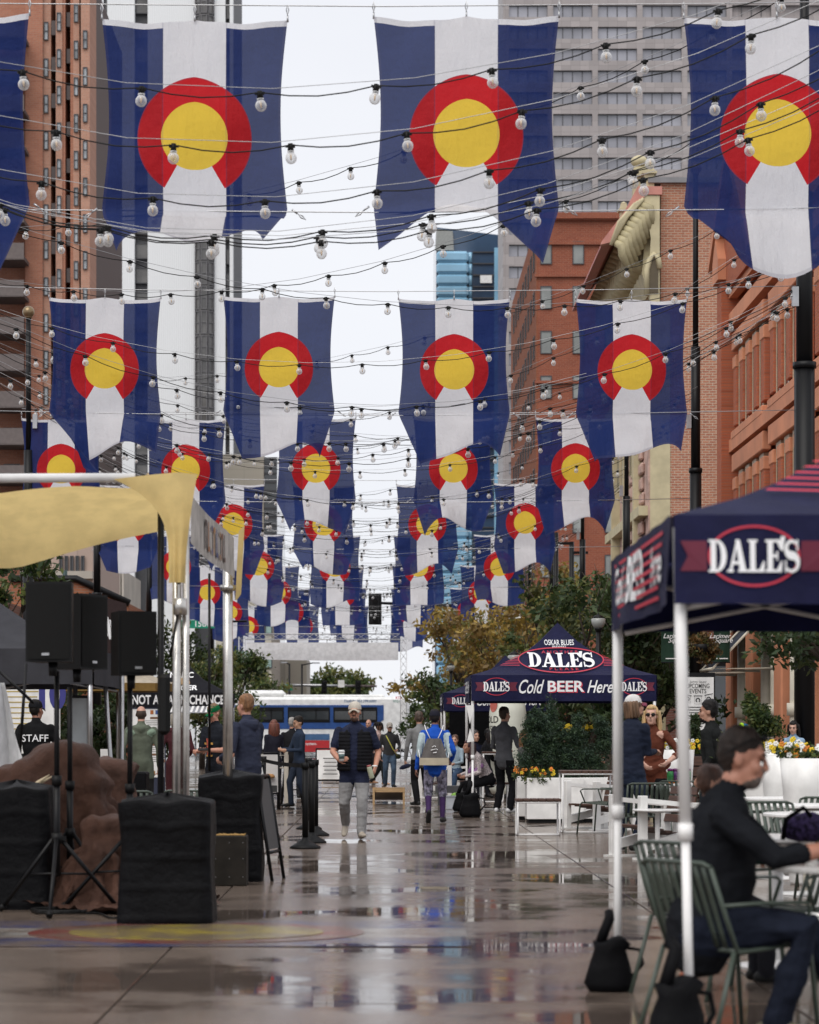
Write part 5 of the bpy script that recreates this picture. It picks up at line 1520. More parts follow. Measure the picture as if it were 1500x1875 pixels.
# banner behind STAFF
d = 40.0
bn = thing('stall_banner', 'white stall banner with gold lines and a large blue numeral behind the staff member', 'banner', (ax(50, d), d, 0))
mb = MB(); mb.box((0, 0, 1.65), (1.05, .02, 1.25)); mb.ob('panel', M['white_paint'], bn)
for i in range(9):
    mb = MB(); mb.box((-.1, -.013, 2.1 - .085 * i), (.6 - .04 * (i % 4), .004, .016)); mb.ob('gold_line', mat('gold_line', (.45, .33, .08), .6, bump=0) if i == 0 else bpy.data.materials['gold_line'], bn)
mblue = mat('banner_blue', (.035, .035, .2), .6, bump=0)
letters(bn, '10', lambda a, b: (.36 + a, -.015, 1.95 + b), mblue, .62, .05, sx=.8)
# brown slanted banner with white strokes behind the second speaker
d = 52.0
bw_ = thing('vehicle_banner', 'dark brown slanted awning sign with worn white lettering between the speakers', 'sign', (ax(200, d), d, az(1160, d)))
mb = MB(); mb.prism([(-.62, -.75), (.45, -.55), (.35, .62), (-.42, .85)], 0, .04, 'y'); mb.ob('panel', cloth('brown_awning', (.035, .022, .022), bump=.5), bw_)
for i in range(6):
    mb = MB(); mb.prism([(-.3 + .1 * i, .5 - .07 * i), (-.22 + .1 * i, .48 - .07 * i), (-.12 + .1 * i, .0 - .06 * i), (-.2 + .1 * i, .0 - .06 * i)], -.006, -.002, 'y'); mb.ob('lettering', M['white_text'], bw_)
# market umbrella, beige
d = 58.0
um = thing('market_umbrella', 'beige market umbrella with mustard edge behind the loudspeakers', 'umbrella', (ax(215, d), d, 0))
mb = MB(); mb.cyl((0, 0, 0), (0, 0, 3.0), .03, .03, 8); mb.ob('pole', M['grey_metal'], um)
mb = MB(); mb.lathe([(.02, 2.95), (.7, 2.72), (1.35, 2.5)], 8, smooth=False); mb.ob('canopy', cloth('beige_canopy', (.55, .48, .38), trans=.3), um)
mb = MB(); mb.lathe([(1.35, 2.5), (1.37, 2.32)], 8, smooth=False); mb.ob('valance', cloth('mustard_edge', (.26, .16, .05), trans=.2), um)
sa = thing('stall_awning', 'grey and white striped awning right of the menu board', 'awning', (ax(352, 46), 46, 0))
mb = MB(); mb.grid(lambda u, v: (-.36 + .72 * u, -.6 * v, 1.84 - .12 * v), 1, 1); mb.ob('canopy', cloth('awning_grey', (.3, .3, .32)), sa, solid=.01)
for i in range(8):
    mb = MB(); mb.add([(-.36 + .09 * i + a, -.6 * v, 1.852 - .12 * v) for a, v in ((0, 0), (.045, 0), (.045, 1), (0, 1))], [(0, 1, 2, 3)]); mb.ob('stripe', M['white_paint'], sa)
mb = MB()
for x in (-.34, .34):
    for y_, z_ in ((-.57, 1.72), (-.02, 1.83)): mb = MB(); mb.cyl((x, y_, 0), (x, y_, z_), .016, .016, 6); mb.ob('leg', M['grey_metal'], sa)
bk = thing('serving_table', 'black cloth serving table under the charcoal canopy', 'table', (ax(215, 33), 33, 0))
mb = MB(); mb.box((0, 0, .42), (.8, .5, .84), bev=.02); mb.ob('cloth', M['black_cloth'], bk)
cd = thing('price_card', 'small white price card leaning on the black serving table', 'card', (ax(191, 32.6), 32.7, .86))
mb = MB(); mb.box((0, 0, .14), (.12, .01, .28), Matrix.Rotation(.12, 3, 'X')); mb.ob('card', M['white_paint'], cd)
for i in range(4):
    mb = MB(); mb.box((.005, -.012, .22 - .05 * i), (.05, .003, .008)); mb.ob('text_line', M['black_text'], cd)
for px, py0, d_, tilt, nm in ((200, 1205, 27, .09, 'leaning pale tent leg left of the third speaker pole'), (222, 1230, 28, .02, 'upright pale tent leg beside the third speaker pole'), (134, 1225, 28, .0, 'pale tent leg between the two left speaker poles')):
    mb = MB(); z = az(py0, d_); mb.cyl((tilt * 1.2 - .05, 0, .0), (-tilt, 0, z), .022, .026, 8); tag(mb.ob('tent_leg_pole', M['grey_metal'], None, (ax(px + 5, d_), d_, 0)), nm, 'pole')
# A-frame sign
def aframe(x, d, wd, h, label, rz=0, face=None, name='sandwich_board', cat='sandwich board'):
    t = thing(name, label, cat, (x, d, 0), rz)
    k = .16
    for s_ in (-1, 1):
        mb = MB()
        for sx in (-1, 1): mb.tube([(sx * wd / 2, s_ * k, 0), (sx * wd / 2, s_ * .015, h)], .016, 4)
        mb.tube([(-wd / 2, s_ * k * .72, h * .27), (wd / 2, s_ * k * .72, h * .27)], .016, 4); mb.tube([(-wd / 2, s_ * .015, h), (wd / 2, s_ * .015, h)], .016, 4); fr = mb.ob('frame', M['black_metal'], t)
        mb = MB(); mb.add([(sx * (wd / 2 - .02), s_ * (.015 + (k - .015) * (1 - zz / h)), zz) for sx, zz in ((-1, h * .3), (1, h * .3), (1, h * .97), (-1, h * .97))], [(0, 1, 2, 3)]); mb.ob('board', face or M['white_paint'], fr)
    return t
aframe(ax(480, 23.2), 23.0, .5, .95, 'black framed sandwich board seen edge on beside the black cover', R(80), mat('sign_grey', (.05, .05, .052), .5))
aframe(ax(465, 35), 35, .42, .9, 'white sandwich board leaning beside the man in the navy hoodie', R(60))
ab1 = aframe(ax(493, 45), 45, .34, 1.0, 'sandwich board with a burger picture by the queue barrier', R(8), mat('menu_face', (.5, .48, .46), .5, bump=0))
ab2 = aframe(ax(606, 58), 58, .68, 1.0, 'black framed white sandwich board out in the street by the bus', R(-4))
mb = MB(); mb.lathe([(.0, .0), (.09, 0), (.09, .03), (.06, .06), (0, .07)], 12, (0, -.125, .56)); mb.ob('burger_print', mat('bun', (.4, .2, .07), .6, bump=0), ab1)
mb = MB(); mb.box((0, -.12, .36), (.26, .01, .12)); mb.ob('print', mat('dark_print', (.03, .03, .03), .6, bump=0), ab1)
for i in range(5):
    mb = MB(); mb.box((0, -.10 - .018 * i, .78 - .09 * i), (.34 - .06 * (i % 2), .004, .02)); mb.ob('text_line', M['black_text'], ab2)
# stanchions with belt
def stanchion(x, d, label):
    t = thing('queue_post', label, 'stanchion', (x, d, 0), 0, 'queue barrier posts')
    mb = MB(); mb.lathe([(.0, .0), (.18, .0), (.18, .02), (.13, .05), (.045, .10), (.036, .13)], 18); mb.ob('base', M['black_plastic'], t)
    mb = MB(); mb.cyl((0, 0, .11), (0, 0, .93), .036, .036, 12); mb.ob('post', M['black_plastic'], t)
    mb = MB(); mb.cyl((0, 0, .93), (0, 0, 1.0), .044, .044, 12); mb.box((-.04, 0, .965), (.03, .03, .06)); mb.ob('belt_head', M['black_plastic'], t)
stanchion(ax(559, 29.3), 29.3, 'nearest black queue post on the left of the walking man')
stanchion(ax(571, 30.8), 30.8, 'second black queue post from the front')
stanchion(ax(578, 33.0), 33.0, 'third black queue post from the front')
stanchion(ax(566, 35.2), 35.2, 'farthest black queue post of the close group')
mb = MB(); xa, xb = ax(559, 29.3) - .04, ax(478, 38); mb.grid(lambda u, v: (xa + (xb - xa) * u, 29.4 + 8 * u, .94 + .05 * v - .02 * math.sin(PI * u)), 10, 1); tag(mb.ob('barrier_belt', M['black_cloth']), 'black retractable belt running back from the nearest queue post', 'belt')
stanchion(ax(483, 38), 38, 'black queue post holding the belt by the burger sandwich board')
bo = thing('crowd_barrier', 'white framed counter barrier behind the queue belt', 'barrier', (ax(500, 46), 46, 0))
mb = MB(); mb.tube([(-.3, 0, 0), (-.3, 0, .95), (.27, 0, .95), (.27, 0, 0)], .02, 6); mb.tube([(-.3, 0, .72), (.27, 0, .72)], .015, 6); mb.box((.24, 0, .55), (.07, .05, 1.0)); mb.ob('frame', mat('cream_frame', (.55, .5, .42), .5, bump=0), bo)
bs = thing('bar_stool', 'tall black bar stool behind the queue posts', 'stool', (ax(535, 47), 47, 0))
mb = MB()
for sx in (-1, 1):
    for sy in (-1, 1): mb.tube([(sx * .2, sy * .2, 0), (sx * .13, sy * .13, .72)], .017, 6)
mb.tube([(-.17, -.17, .3), (.17, -.17, .3)], .012, 5); mb.ob('leg_frame', M['black_metal'], bs)
mb = MB(); mb.box((0, 0, .74), (.34, .34, .05), bev=.015); mb.ob('seat', M['black_plastic'], bs)
# cornhole boards
def cornhole(x, d, rz, label):
    t = thing('cornhole_board', label, 'cornhole board', (x, d, 0), rz, 'cornhole boards')
    wd, ln = .61, 1.22
    mb = MB(); mb.add([(-wd / 2, 0, .34), (wd / 2, 0, .34), (wd / 2, -0, .30), (-wd / 2, 0, .30)], [(0, 1, 2, 3)])
    mb = MB(); mb.prism([(0, .33), (-ln, .09), (-ln, .06), (0, .30)], -wd / 2, wd / 2, 'x'); top = mb.ob('deck', mat('ply_deck', (.55, .46, .36), .5, 0, .1, 3, .1, 40), t)
    mb = MB(); mb.lathe([(.0, .0), (.08, 0)], 18, (0, 0, 0)); mb.v = [(a, -.25 + b * .97, .2835 + b * .19 + c + .0) for a, b, c in mb.v]; mb.ob('hole', M['black_text'], top)
    mb = MB(); mb.box((0, .018, .285), (wd, .035, .09)); mb.box((-wd / 2 + .02, .05, .15), (.04, .09, .30)); mb.box((wd / 2 - .02, .05, .15), (.04, .09, .30)); mb.ob('leg', M['light_wood'], t)
    mb = MB(); mb.prism([(0, .298), (-ln, .058), (-ln, .0), (-ln + .05, .0), (0, .24)], -wd / 2 + .005, -wd / 2 + .03, 'x'); mb.prism([(0, .298), (-ln, .058), (-ln, .0), (-ln + .05, .0), (0, .24)], wd / 2 - .03, wd / 2 - .005, 'x'); mb.ob('side_rail', M['light_wood'], t)
    return t
cornhole(ax(712, 47.5), 47.5, PI, 'nearer plywood cornhole board in the street beyond the walking man')
cornhole(ax(608, 75), 75, PI, 'far cornhole board left of the walking man')
mb = MB(); mb.ell((0, 0, .0), (.085, .06, .03)); tag(mb.ob('bean_bag', cloth('lilac_bag', (.4, .35, .45)), None, (ax(695, 47.6), 47.8, .30)), 'small lilac bean bag lying on the nearer cornhole board', 'bean bag')

# ------------------------------------------------------------------ truss arch over the street end
d = 118.0; k = d / F
ar = thing('truss_arch', 'grey aluminium truss arch with blank white banner across the street end', 'arch', (0, d, 0))
xl, xr, zt2 = ax(443, d), ax(739, d), az(1166, d)
alu = mat('aluminium', (.5, .5, .51), .35, .6, bump=0)
def truss(p0, p1, wd, name, n):
    mb = MB(); p0, p1 = Vector(p0), Vector(p1); dr = (p1 - p0).normalized(); u = Vector((0, 1, 0)); v = dr.cross(u)
    cs = [(-1, -1), (1, -1), (1, 1), (-1, 1)]
    for a, b in cs: mb.tube([p0 + u * a * wd / 2 + v * b * wd / 2, p1 + u * a * wd / 2 + v * b * wd / 2], .02, 5)
    for i in range(n):
        q0, q1 = p0.lerp(p1, i / n), p0.lerp(p1, (i + 1) / n)
        for f in range(4):
            a, b = cs[f], cs[(f + 1) % 4]
            if i % 2: a, b = b, a
            mb.tube([q0 + u * a[0] * wd / 2 + v * a[1] * wd / 2, q1 + u * b[0] * wd / 2 + v * b[1] * wd / 2], .010, 4)
    mb.ob(name, alu, ar)
truss((xl, 0, .05), (xl, 0, zt2), .28, 'truss_leg', 16); truss((xr, 0, .05), (xr, 0, zt2), .28, 'truss_leg', 16); truss((xl + .18, 0, zt2), (xr - .18, 0, zt2), .26, 'truss_beam', 18)
mb = MB()
for x in (xl, xr): mb.box((x, 0, .03), (.9, .9, .05)); mb.tube([(x - .5, .5, .05), (x, 0, 1.2)], .03, 5); mb.tube([(x + .5, .5, .05), (x, 0, 1.2)], .03, 5)
mb.ob('base_plate', alu, ar)
zb0, zb1 = az(1207, d), az(1177, d)
mb = MB(); mb.grid(lambda u, v: (xl + .25 + (xr - xl - .5) * u, -.22 - .05 * math.sin(PI * v) + .03 * math.sin(9 * u), zb0 + (zb1 - zb0) * v - (.05 * math.sin(PI * u) + .05 * u) * (1 - v)), 20, 6); mb.ob('banner', cloth('white_banner', (.82, .82, .83), trans=.5), ar)

# ------------------------------------------------------------------ the bus
d = 146.0; k = d / F
bx1 = ax(750, d); L_ = 12.4
bus = thing('city_bus', 'white and blue city bus crossing at the end of the street', 'bus', (bx1 - L_ / 2, d, 0))
wht = mat('bus_white', (.78, .78, .77), .3, bump=0); blu = mat('bus_blue', (.02, .07, .24), .3, bump=0)
def bz(py): return az(py, d)
H = bz(1276)
mb = MB(); mb.box((0, 1.3, (H + .35) / 2), (L_, 2.6, H - .35), bev=.16); mb.ob('body', wht, bus)
mb = MB(); mb.box((-.9, -.012, (bz(1291) + bz(1335)) / 2), (L_ - 3.1, .04, bz(1291) - bz(1335)), bev=.01); mb.prism([(L_ / 2 - 2.46, bz(1291)), (L_ / 2 - 1.5, bz(1291)), (L_ / 2 - 1.5, bz(1318)), (L_ / 2 - 2.0, bz(1329)), (L_ / 2 - 2.46, bz(1330))], -.03, .01, 'y'); mb.ob('blue_band', blu, bus)
xs = [L_ / 2 - 1.72, L_ / 2 - 4.55, L_ / 2 - 7.0, L_ / 2 - 9.3]; ws = [2.55, 2.35, 2.2, 2.0]
for x, wd in zip([L_ / 2 - 3.15, L_ / 2 - 5.85, L_ / 2 - 8.4, L_ / 2 - 10.6], [2.55, 2.45, 2.2, 1.6]):
    mb = MB(); mb.box((x, -.045, (bz(1295) + bz(1323)) / 2), (wd, .03, bz(1295) - bz(1323)), bev=.012); mb.box((x, -.075, bz(1301)), (wd - .1, .02, .07)); mb.box((x + wd * .17, -.075, (bz(1295) + bz(1323)) / 2), (.06, .02, bz(1295) - bz(1323) - .08)); wo_ = mb.ob('window', M['black_plastic'], bus)
    mb = MB(); mb.box((x, -.066, bz(1305) - .12), (wd - .16, .012, 1.3 * (bz(1295) - bz(1323)) / 2)); mb.ob('pane', M['dark_glass'], wo_)
mb = MB(); mb.box((-L_ / 2 + 3.9, 1.3, H + .18), (2.5, 1.9, .42), bev=.18); mb.box((1.8, 1.3, H + .05), (L_ - 6.5, 2.0, .16), bev=.06); mb.ob('roof_unit', wht, bus)
mb = MB(); mb.box((0, 1.3, .38), (L_ - .5, 2.5, .16)); mb.ob('skirt', M['black_plastic'], bus)
for x in (-L_ / 2 + 2.6, L_ / 2 - 3.2):
    mb = MB(); mb.cyl((x, -.02, .5), (x, .3, .5), .5, .5, 20); wh = mb.ob('wheel', M['black_plastic'], bus)
    mb = MB(); mb.cyl((x, -.04, .5), (x, .0, .5), .26, .28, 16); mb.ob('rim', M['grey_metal'], wh)
mb = MB(); mb.box((L_ / 2 - 5.6, -.03, (bz(1356) + bz(1377)) / 2), (1.9, .03, bz(1356) - bz(1377))); mb.ob('advert', mat('advert_red', (.45, .02, .025), .5, bump=0), bus)
mb = MB(); mb.box((L_ / 2 - 5.6, -.03, (bz(1344) + bz(1355)) / 2), (1.9, .03, bz(1344) - bz(1355))); mb.ob('advert', mat('advert_blue', (.05, .12, .25), .5, bump=0), bus)
letters(bus, 'our system.', lambda a, b: (L_ / 2 - 5.9 + a, -.05, bz(1362) + b), M['white_text'], .22, .008)
letters(bus, 'RTD', lambda a, b: (L_ / 2 - .62 + a, -.012, bz(1278) + b), M['red_text'], .2, .02)
letters(bus, 'TheRide 303.299.6000', lambda a, b: (L_ / 2 - 2.9 + a, -.012, bz(1284) + b), mat('bus_text', (.03, .1, .22), .5, bump=0), .21, .008, .25)
letters(bus, '9321', lambda a, b: (L_ / 2 - .75 + a, -.012, bz(1284.5) + b), mat('bus_text2', (.05, .25, .18), .5, bump=0), .2, .004)

# ================================================================== café furniture at the right
SAGE = M['green_metal']
def make_chair(label):
    t = thing('metal_chair', label, 'chair', (0, 0, 0), 0, 'green slatted metal chairs')
    mb = MB()
    for s_ in (-1, 1):
        mb.tube([(s_ * .27, -.26, 0), (s_ * .255, -.22, .44), (s_ * .25, -.19, .47), (s_ * .25, .17, .44), (s_ * .25, .23, .6), (s_ * .245, .31, .84)], .0115, 7)
        mb.tube([(s_ * .27, .32, 0), (s_ * .25, .19, .44)], .0115, 7)
        mb.tube([(s_ * .25, .255, .66), (s_ * .28, .05, .67), (s_ * .285, -.17, .665), (s_ * .28, -.205, .64), (s_ * .265, -.14, .46)], .010, 7)
    mb.tube([(-.245, .31, .84), (-.2, .32, .86), (.2, .32, .86), (.245, .31, .84)], .0115, 7)
    mb.tube([(-.25, .17, .445), (.25, .17, .445)], .0115, 7); mb.tube([(-.25, -.2, .465), (.25, -.2, .465)], .0115, 7)
    mb.ob('frame', SAGE, t)
    ms = MB(); ms.grid(lambda u, v: ((u - .5) * .032, .19 + .125 * v + .02 * math.sin(PI * v) * 0 , .46 + .39 * v), 1, 5); bm2 = ms.mesh('back_slat'); bm2.materials.append(SAGE)
    ms = MB(); ms.box((0, -.01, .455), (.034, .38, .006), Matrix.Rotation(-.06, 3, 'X')); sm2 = ms.mesh('seat_slat'); sm2.materials.append(SAGE)
    for i in range(8):
        x = -.196 + .056 * i
        o = link('back_slat', bm2, t, (x, .002, 0)); md = o.modifiers.new('thickness', 'SOLIDIFY'); md.thickness = .005
        link('seat_slat', sm2, t, (x, 0, 0))
    return t
ch0 = make_chair('sage green slatted metal chair the seated man in black sits on')
ch0.location = (1.53, 11.0, 0); ch0.scale = (1, 1, .91); ch0.rotation_euler = (0, 0, R(120))
for (px, d_, rz, lb) in ((1305, 12.9, 128, 'dark green slatted chair standing right behind the seated man'), (1183, 28.4, 182, 'sage green chair with its slatted back to us by the white cap man'),
                         (1105, 33.5, 240, 'green metal chair seen from the side beyond the white wooden benches'), (1262, 29.6, 150, 'green metal chair right of the drinks table'),
                         (1437, 20.0, 20, 'dark green chair with curved slat back among the white tables'), (1492, 21.5, 330, 'green chair behind the white tables at the right edge'),
                         (1402, 23.5, 60, 'green chair tipped beyond the far white table'), (1470, 13.2, 300, 'dark green chair under the foreground table'),
                         (238, 24.5, 180, 'green slatted chair behind the third speaker pole'), (345, 24.8, 185, 'green slatted chair just left of the planter box'), (1135, 17.8, 170, 'x')):
    if lb == 'x': continue
    dup(ch0, (ax(px, d_), d_, 0), R(rz), lb)
def make_table(label, r=.32, h=.75):
    t = thing('round_table', label, 'table', (0, 0, 0), 0, 'white round pedestal tables')
    mb = MB(); mb.lathe([(0, h - .028), (r - .01, h - .028), (r, h - .022), (r, h - .006), (r - .008, h), (0, h)], 36, smooth=False); mb.ob('tabletop', M['white_metal'], t)
    mb = MB(); mb.cyl((0, 0, .02), (0, 0, h - .028), .032, .032, 14); mb.lathe([(r * .55, h - .04), (.04, h - .06)], 12); mb.ob('pedestal', M['white_metal'], t)
    mb = MB(); mb.lathe([(0, 0), (.24, 0), (.24, .012), (.05, .024), (.034, .04)], 24); mb.ob('base', M['white_metal'], t)
    return t
tb0 = make_table('white round table at the foreground right under the seated man\'s hands', .33)
tb0.location = (2.07, 11.15, 0)
for (px, d_, lb, sc) in ((1424, 14.4, 'white round table standing just behind the seated man\'s arm', 1), (1500, 18.6, 'nearest of the stacked up white tabletops at the right edge', 1.25), (1478, 20.9, 'middle white tabletop of the three at the right edge', 1.15), (1428, 23.2, 'farthest white tabletop of the three near the tapered planters', 1.1), (1236, 29.8, 'small white table holding the colourful drink cans', .82), (1204, 26.6, 'low white table with a pedestal beside the lounge bench', .8)):
    t = dup(tb0, (ax(px, d_), d_, 0), 0, lb)
    t.scale = (sc, sc, 1 if lb[0] != 'l' else .72)
# cans on the drinks table
def can(x, d, z, col, label):
    t = thing('drink_can', label, 'drink can', (x, d, z), 0, 'cans on the small white table')
    mb = MB(); mb.cyl((0, 0, .0), (0, 0, .035), .034, .034, 12); mb.ob('label_band', mat('orange_tin', (.6, .2, .03), .4, bump=0) if 'orange_tin' not in bpy.data.materials else bpy.data.materials['orange_tin'], t)
    mb = MB(); mb.lathe([(.034, .035), (.034, .125), (.026, .14), (0, .14)], 12); mb.ob('body', mat('tin_' + label[:5], col, .35, bump=0), t)
    mb = MB(); mb.lathe([(.03, .14), (.03, .165), (.0, .17)], 10); mb.ob('lid', mat('lid_' + label[:5], (.16, .02, .14), .5, bump=0), t)
    t.scale = (1.15, 1.15, 1.05)
zt_ = .752
for i, (px, c, l) in enumerate(((1228, (.03, .22, .06), 'green drink can, leftmost on the small white table'), (1238, (.12, .03, .16), 'purple topped drink can in the middle of the small white table'), (1248, (.03, .12, .3), 'blue drink can beside the white tent leg'), (1261, (.05, .28, .10), 'pale green drink can right of the white tent leg'))):
    can(ax(px, 29.6), 29.62 + .04 * (i % 2), zt_, c, l)
# white planter boxes with shrubs
def planter_box(x0, x1, d, dy, h, label):
    t = thing('planter_box', label, 'planter', ((x0 + x1) / 2, d, 0)); wd = x1 - x0
    mb = MB(); mb.box((0, dy / 2, h / 2 + .04), (wd, dy, h - .04), bev=.006); mb.ob('box', M['white_paint'], t)
    mb = MB(); mb.box((0, dy / 2, .02), (wd - .06, dy - .06, .05)); mb.ob('plinth', M['black_plastic'], t)
    mb = MB(); mb.box((0, dy / 2, h + .003), (wd - .05, dy - .05, .012)); mb.ob('soil', mat('soil', (.03, .02, .015), .95) if 'soil' not in bpy.data.materials else bpy.data.materials['soil'], t)
    return t
p1 = planter_box(ax(965, 37.6), ax(1070, 37.6), 37.6, .55, .66, 'white box planter with dark cypress shrubs behind the wooden stool')
p2 = planter_box(ax(944, 39.4), ax(962, 39.4), 38.9, .5, .66, 'narrow white box planter beside the man in the grey shirt')
p3 = planter_box(ax(1072, 37.2), ax(1128, 37.2), 37.8, .6, .66, 'white box planter behind the tall slatted table')
def shrub(x, d, z, r, h, label, seed, n=2600, mats=EVER, size=.016, kind='shrub'):
    t = thing(kind, label, 'shrub', (x, d, z))
    rn = random.Random(seed); blobs = []
    mb = MB(); mb.tube([(0, 0, -.02), (0, 0, h * .5)], [.03, .015], 6); mb.ob('stem', M['bark'], t)
    for i in range(7):
        a = rn.uniform(0, 6.3); f = i / 6
        blobs.append(((r * .45 * math.cos(a) * (1 - f * .6), r * .45 * math.sin(a) * (1 - f * .6), h * (.12 + .76 * f)), (r * (.72 - .45 * f), r * (.72 - .45 * f), h * .17), n // 7))
    link('foliage', leaf_mesh(blobs, size, seed, mats, name='foliage'), t)
for i, (px, d_, r, h, l) in enumerate(((975, 37.9, .26, 1.05, 'dark upright cypress shrub at the left of the white planter'), (1000, 38.0, .28, .95, 'dark cypress shrub second from the left in the white planter'), (1028, 38.0, .26, .82, 'dark cypress shrub in the middle of the white planter'), (1054, 38.0, .28, .95, 'dark cypress shrub at the right of the white planter'), (1098, 38.1, .32, .95, 'dark cypress shrub behind the tall slatted table'), (1013, 39.6, .22, 1.25, 'slender tall cypress behind the white planter'))):
    shrub(ax(px, d_), d_, .66 if i < 5 else .1, r, h if i < 5 else 1.8, l, 60 + i, 9000)
def flowers(x, d, z, wd, label, cols, seed, n=60, s=.03):
    t = thing('flowers', label, 'flowers', (x, d, z))
    rn = random.Random(seed)
    link('foliage', leaf_mesh([((0, 0, .03), (wd / 2, .14, .09), 520)], .032, seed, GREEN, name='foliage'), t)
    for ci, c in enumerate(cols):
        mb = MB()
        for i in range(n // len(cols)):
            p = Vector((rn.uniform(-.5, .5) * wd, rn.uniform(-.14, .1), .05 + rn.random() * .11))
            for a in range(5):
                q = Vector((math.cos(a * 1.257) * s * .6, -.01, math.sin(a * 1.257) * s * .6)); mb.ell(p + q, (s * .5, s * .2, s * .5), None, 6, 4)
        o = mb.ob('petals', c, t); o['kind'] = 'stuff'
YF, WF, OF = mat('petal_yellow', (.7, .5, .02), .5, bump=0), mat('petal_white', (.8, .8, .78), .5, bump=0), mat('petal_orange', (.7, .22, .02), .5, bump=0)
flowers(ax(953, 39), 39.1, .67, .16, 'orange flowers in the narrow white planter', [OF], 1, 24)
flowers(ax(985, 37.6), 37.72, .67, .5, 'yellow and orange pansies along the front of the white planter', [YF, OF], 2, 30, .025)
# slatted wooden stool and tall table with white loop legs
def loop_table(x, d, wd, dp, h, label, name, cat, rz=0, nsl=6):
    t = thing(name, label, cat, (x, d, 0), rz)
    for s_ in (-1, 1):
        mb = MB(); b = .06
        px_ = s_ * (wd / 2 - .015)
        mb.tube([(px_, -dp / 2, h - .03), (px_, -dp / 2, b), (px_, -dp / 2 + .015, .02), (px_, -dp / 2 + b, .012), (px_, dp / 2 - b, .012), (px_, dp / 2 - .015, .02), (px_, dp / 2, b), (px_, dp / 2, h - .03)], .013, 7); mb.ob('leg', M['white_metal'], t)
    for q0, q1 in (((-wd / 2, -dp / 2, h - .035), (wd / 2, -dp / 2, h - .035)), ((-wd / 2, dp / 2, h - .035), (wd / 2, dp / 2, h - .035)), ((-wd / 2 + .015, -dp / 2 + .02, .014), (wd / 2 - .015, -dp / 2 + .02, .014))):
        mb = MB(); mb.tube([q0, q1], .0125, 6); mb.ob('rail', M['white_metal'], t)
    sl = MB(); sl.box((0, 0, h - .004), ((wd + .02) / nsl - .008, dp + .03, .036), bev=.004); me = sl.mesh('slat'); me.materials.append(M['wood'])
    for i in range(nsl): link('slat', me, t, (-wd / 2 - .01 + (wd + .02) * (i + .5) / nsl, 0, 0))
    return t
loop_table(ax(985, 33.2), 33.2, .58, .42, .47, 'low wooden slatted stool on white loop legs beside the planter', 'stool', 'stool')
loop_table(ax(1078, 33.8), 34.1, .72, .60, .83, 'tall slatted table on white loop legs in front of the cypress shrubs', 'tall_table', 'table', 0, 8)
loop_table(ax(905, 44.5), 44.5, .5, .4, .47, 'slatted stool the woman in the floral hoodie sits on', 'stool', 'stool')
loop_table(ax(905, 49), 49.5, .42, .42, .98, 'narrow tall table by the group seated in dark clothes', 'tall_table', 'table')
# white lounge benches
def bench(x, d, rz, label):
    t = thing('lounge_bench', label, 'bench', (x, d, 0), rz, 'white framed wooden lounge benches')
    for s_ in (-1, 1):
        mb = MB(); x_ = s_ * .36
        mb.box((x_, -.3, .34), (.085, .085, .68), bev=.006); mb.box((x_, .33, .30), (.085, .085, .60), bev=.006)
        mb.box((x_, .0, .60), (.084, .58, .05), Matrix.Rotation(-.1, 3, 'X')); mb.box((x_, 0, .2), (.083, .58, .1), Matrix.Rotation(.22, 3, 'X')); mb.box((x_, 0, .012), (.10, .8, .022)); mb.ob('side_frame', M['white_paint'], t)
    me = MB(); me.box((0, 0, 0), (.63, .085, .025), bev=.003); pm = me.mesh('plank'); pm.materials.append(M['wood'])
    for i in range(6): link('plank', pm, t, (0, -.27 + .1 * i, .35 - .02 * i))
    for i in range(4):
        o = link('plank', pm, t, (0, .30 + .025 * i, .42 + .1 * i)); o.rotation_euler = (R(75), 0, 0)
bench(ax(1200, 26.9), 27.1, R(-70), 'white lounge bench frame standing left of the drinks table')
bench(ax(1105, 34.6), 35.2, R(-60), 'white lounge bench with wooden slats behind the rear tent leg')
bench(ax(1290, 31), 32.5, R(-90), 'wooden bench behind the seated man\'s shoulder')
bench(ax(852, 56), 56, R(80), 'wooden lounge bench beside the blue jacket walker')
bench(ax(795, 51), 53, R(100), 'white armrest bench near the middle tent')
# big tapered white pots with flowers
def pot(px, d_, h, r, label, fl, seed):
    x = ax(px, d_); t = thing('tapered_pot', label, 'flower pot', (x, d_, 0), R(0), 'white tapered pots')
    mb = MB(); mb.lathe([(r * .62, 0), (r * .66, .03), (r * .9, h * .75), (r, h), (r * .93, h), (r * .9, h - .06), (0, h - .06)], 4 if False else 24); mb.ob('pot', M['white_paint'], t)
    flowers(x, d_, h - .03, r * 1.9, label.replace('white tapered pot', 'flowers in the pot'), fl, seed, 30, .026)
pot(1240, 31.5, 1.14, .22, 'white tapered pot behind the white tent leg', [WF, YF], 11)
pot(1405, 25.5, 1.16, .30, 'white tapered pot right of the seated man\'s face', [YF], 12)
pot(1437, 24.0, 1.13, .23, 'white tapered pot with white pansies, second from the right edge', [WF, YF], 13)
pot(1480, 22.3, 1.12, .25, 'white tapered pot with white and yellow pansies at the right edge', [WF, YF, OF], 14)
flowers(ax(1268, 32.5), 32.5, 1.1, .4, 'yellow and orange pansies over the slatted bench back', [YF, OF], 15, 26, .027)
flowers(ax(1075, 50), 50, 1.35, 1.0, 'row of small yellow flowers behind the cypress shrubs', [YF], 16, 60, .04)
shrub(ax(1383, 26), 26.2, 1.12, .34, .62, 'bushy dark green shrub in the pot behind the seated man\'s head', 71, 5200, GREEN, .024)
shrub(ax(1282, 32.8), 33.2, 1.0, .28, .62, 'feathery dark green shrub under the events sign', 72, 4200, DARK, .022)
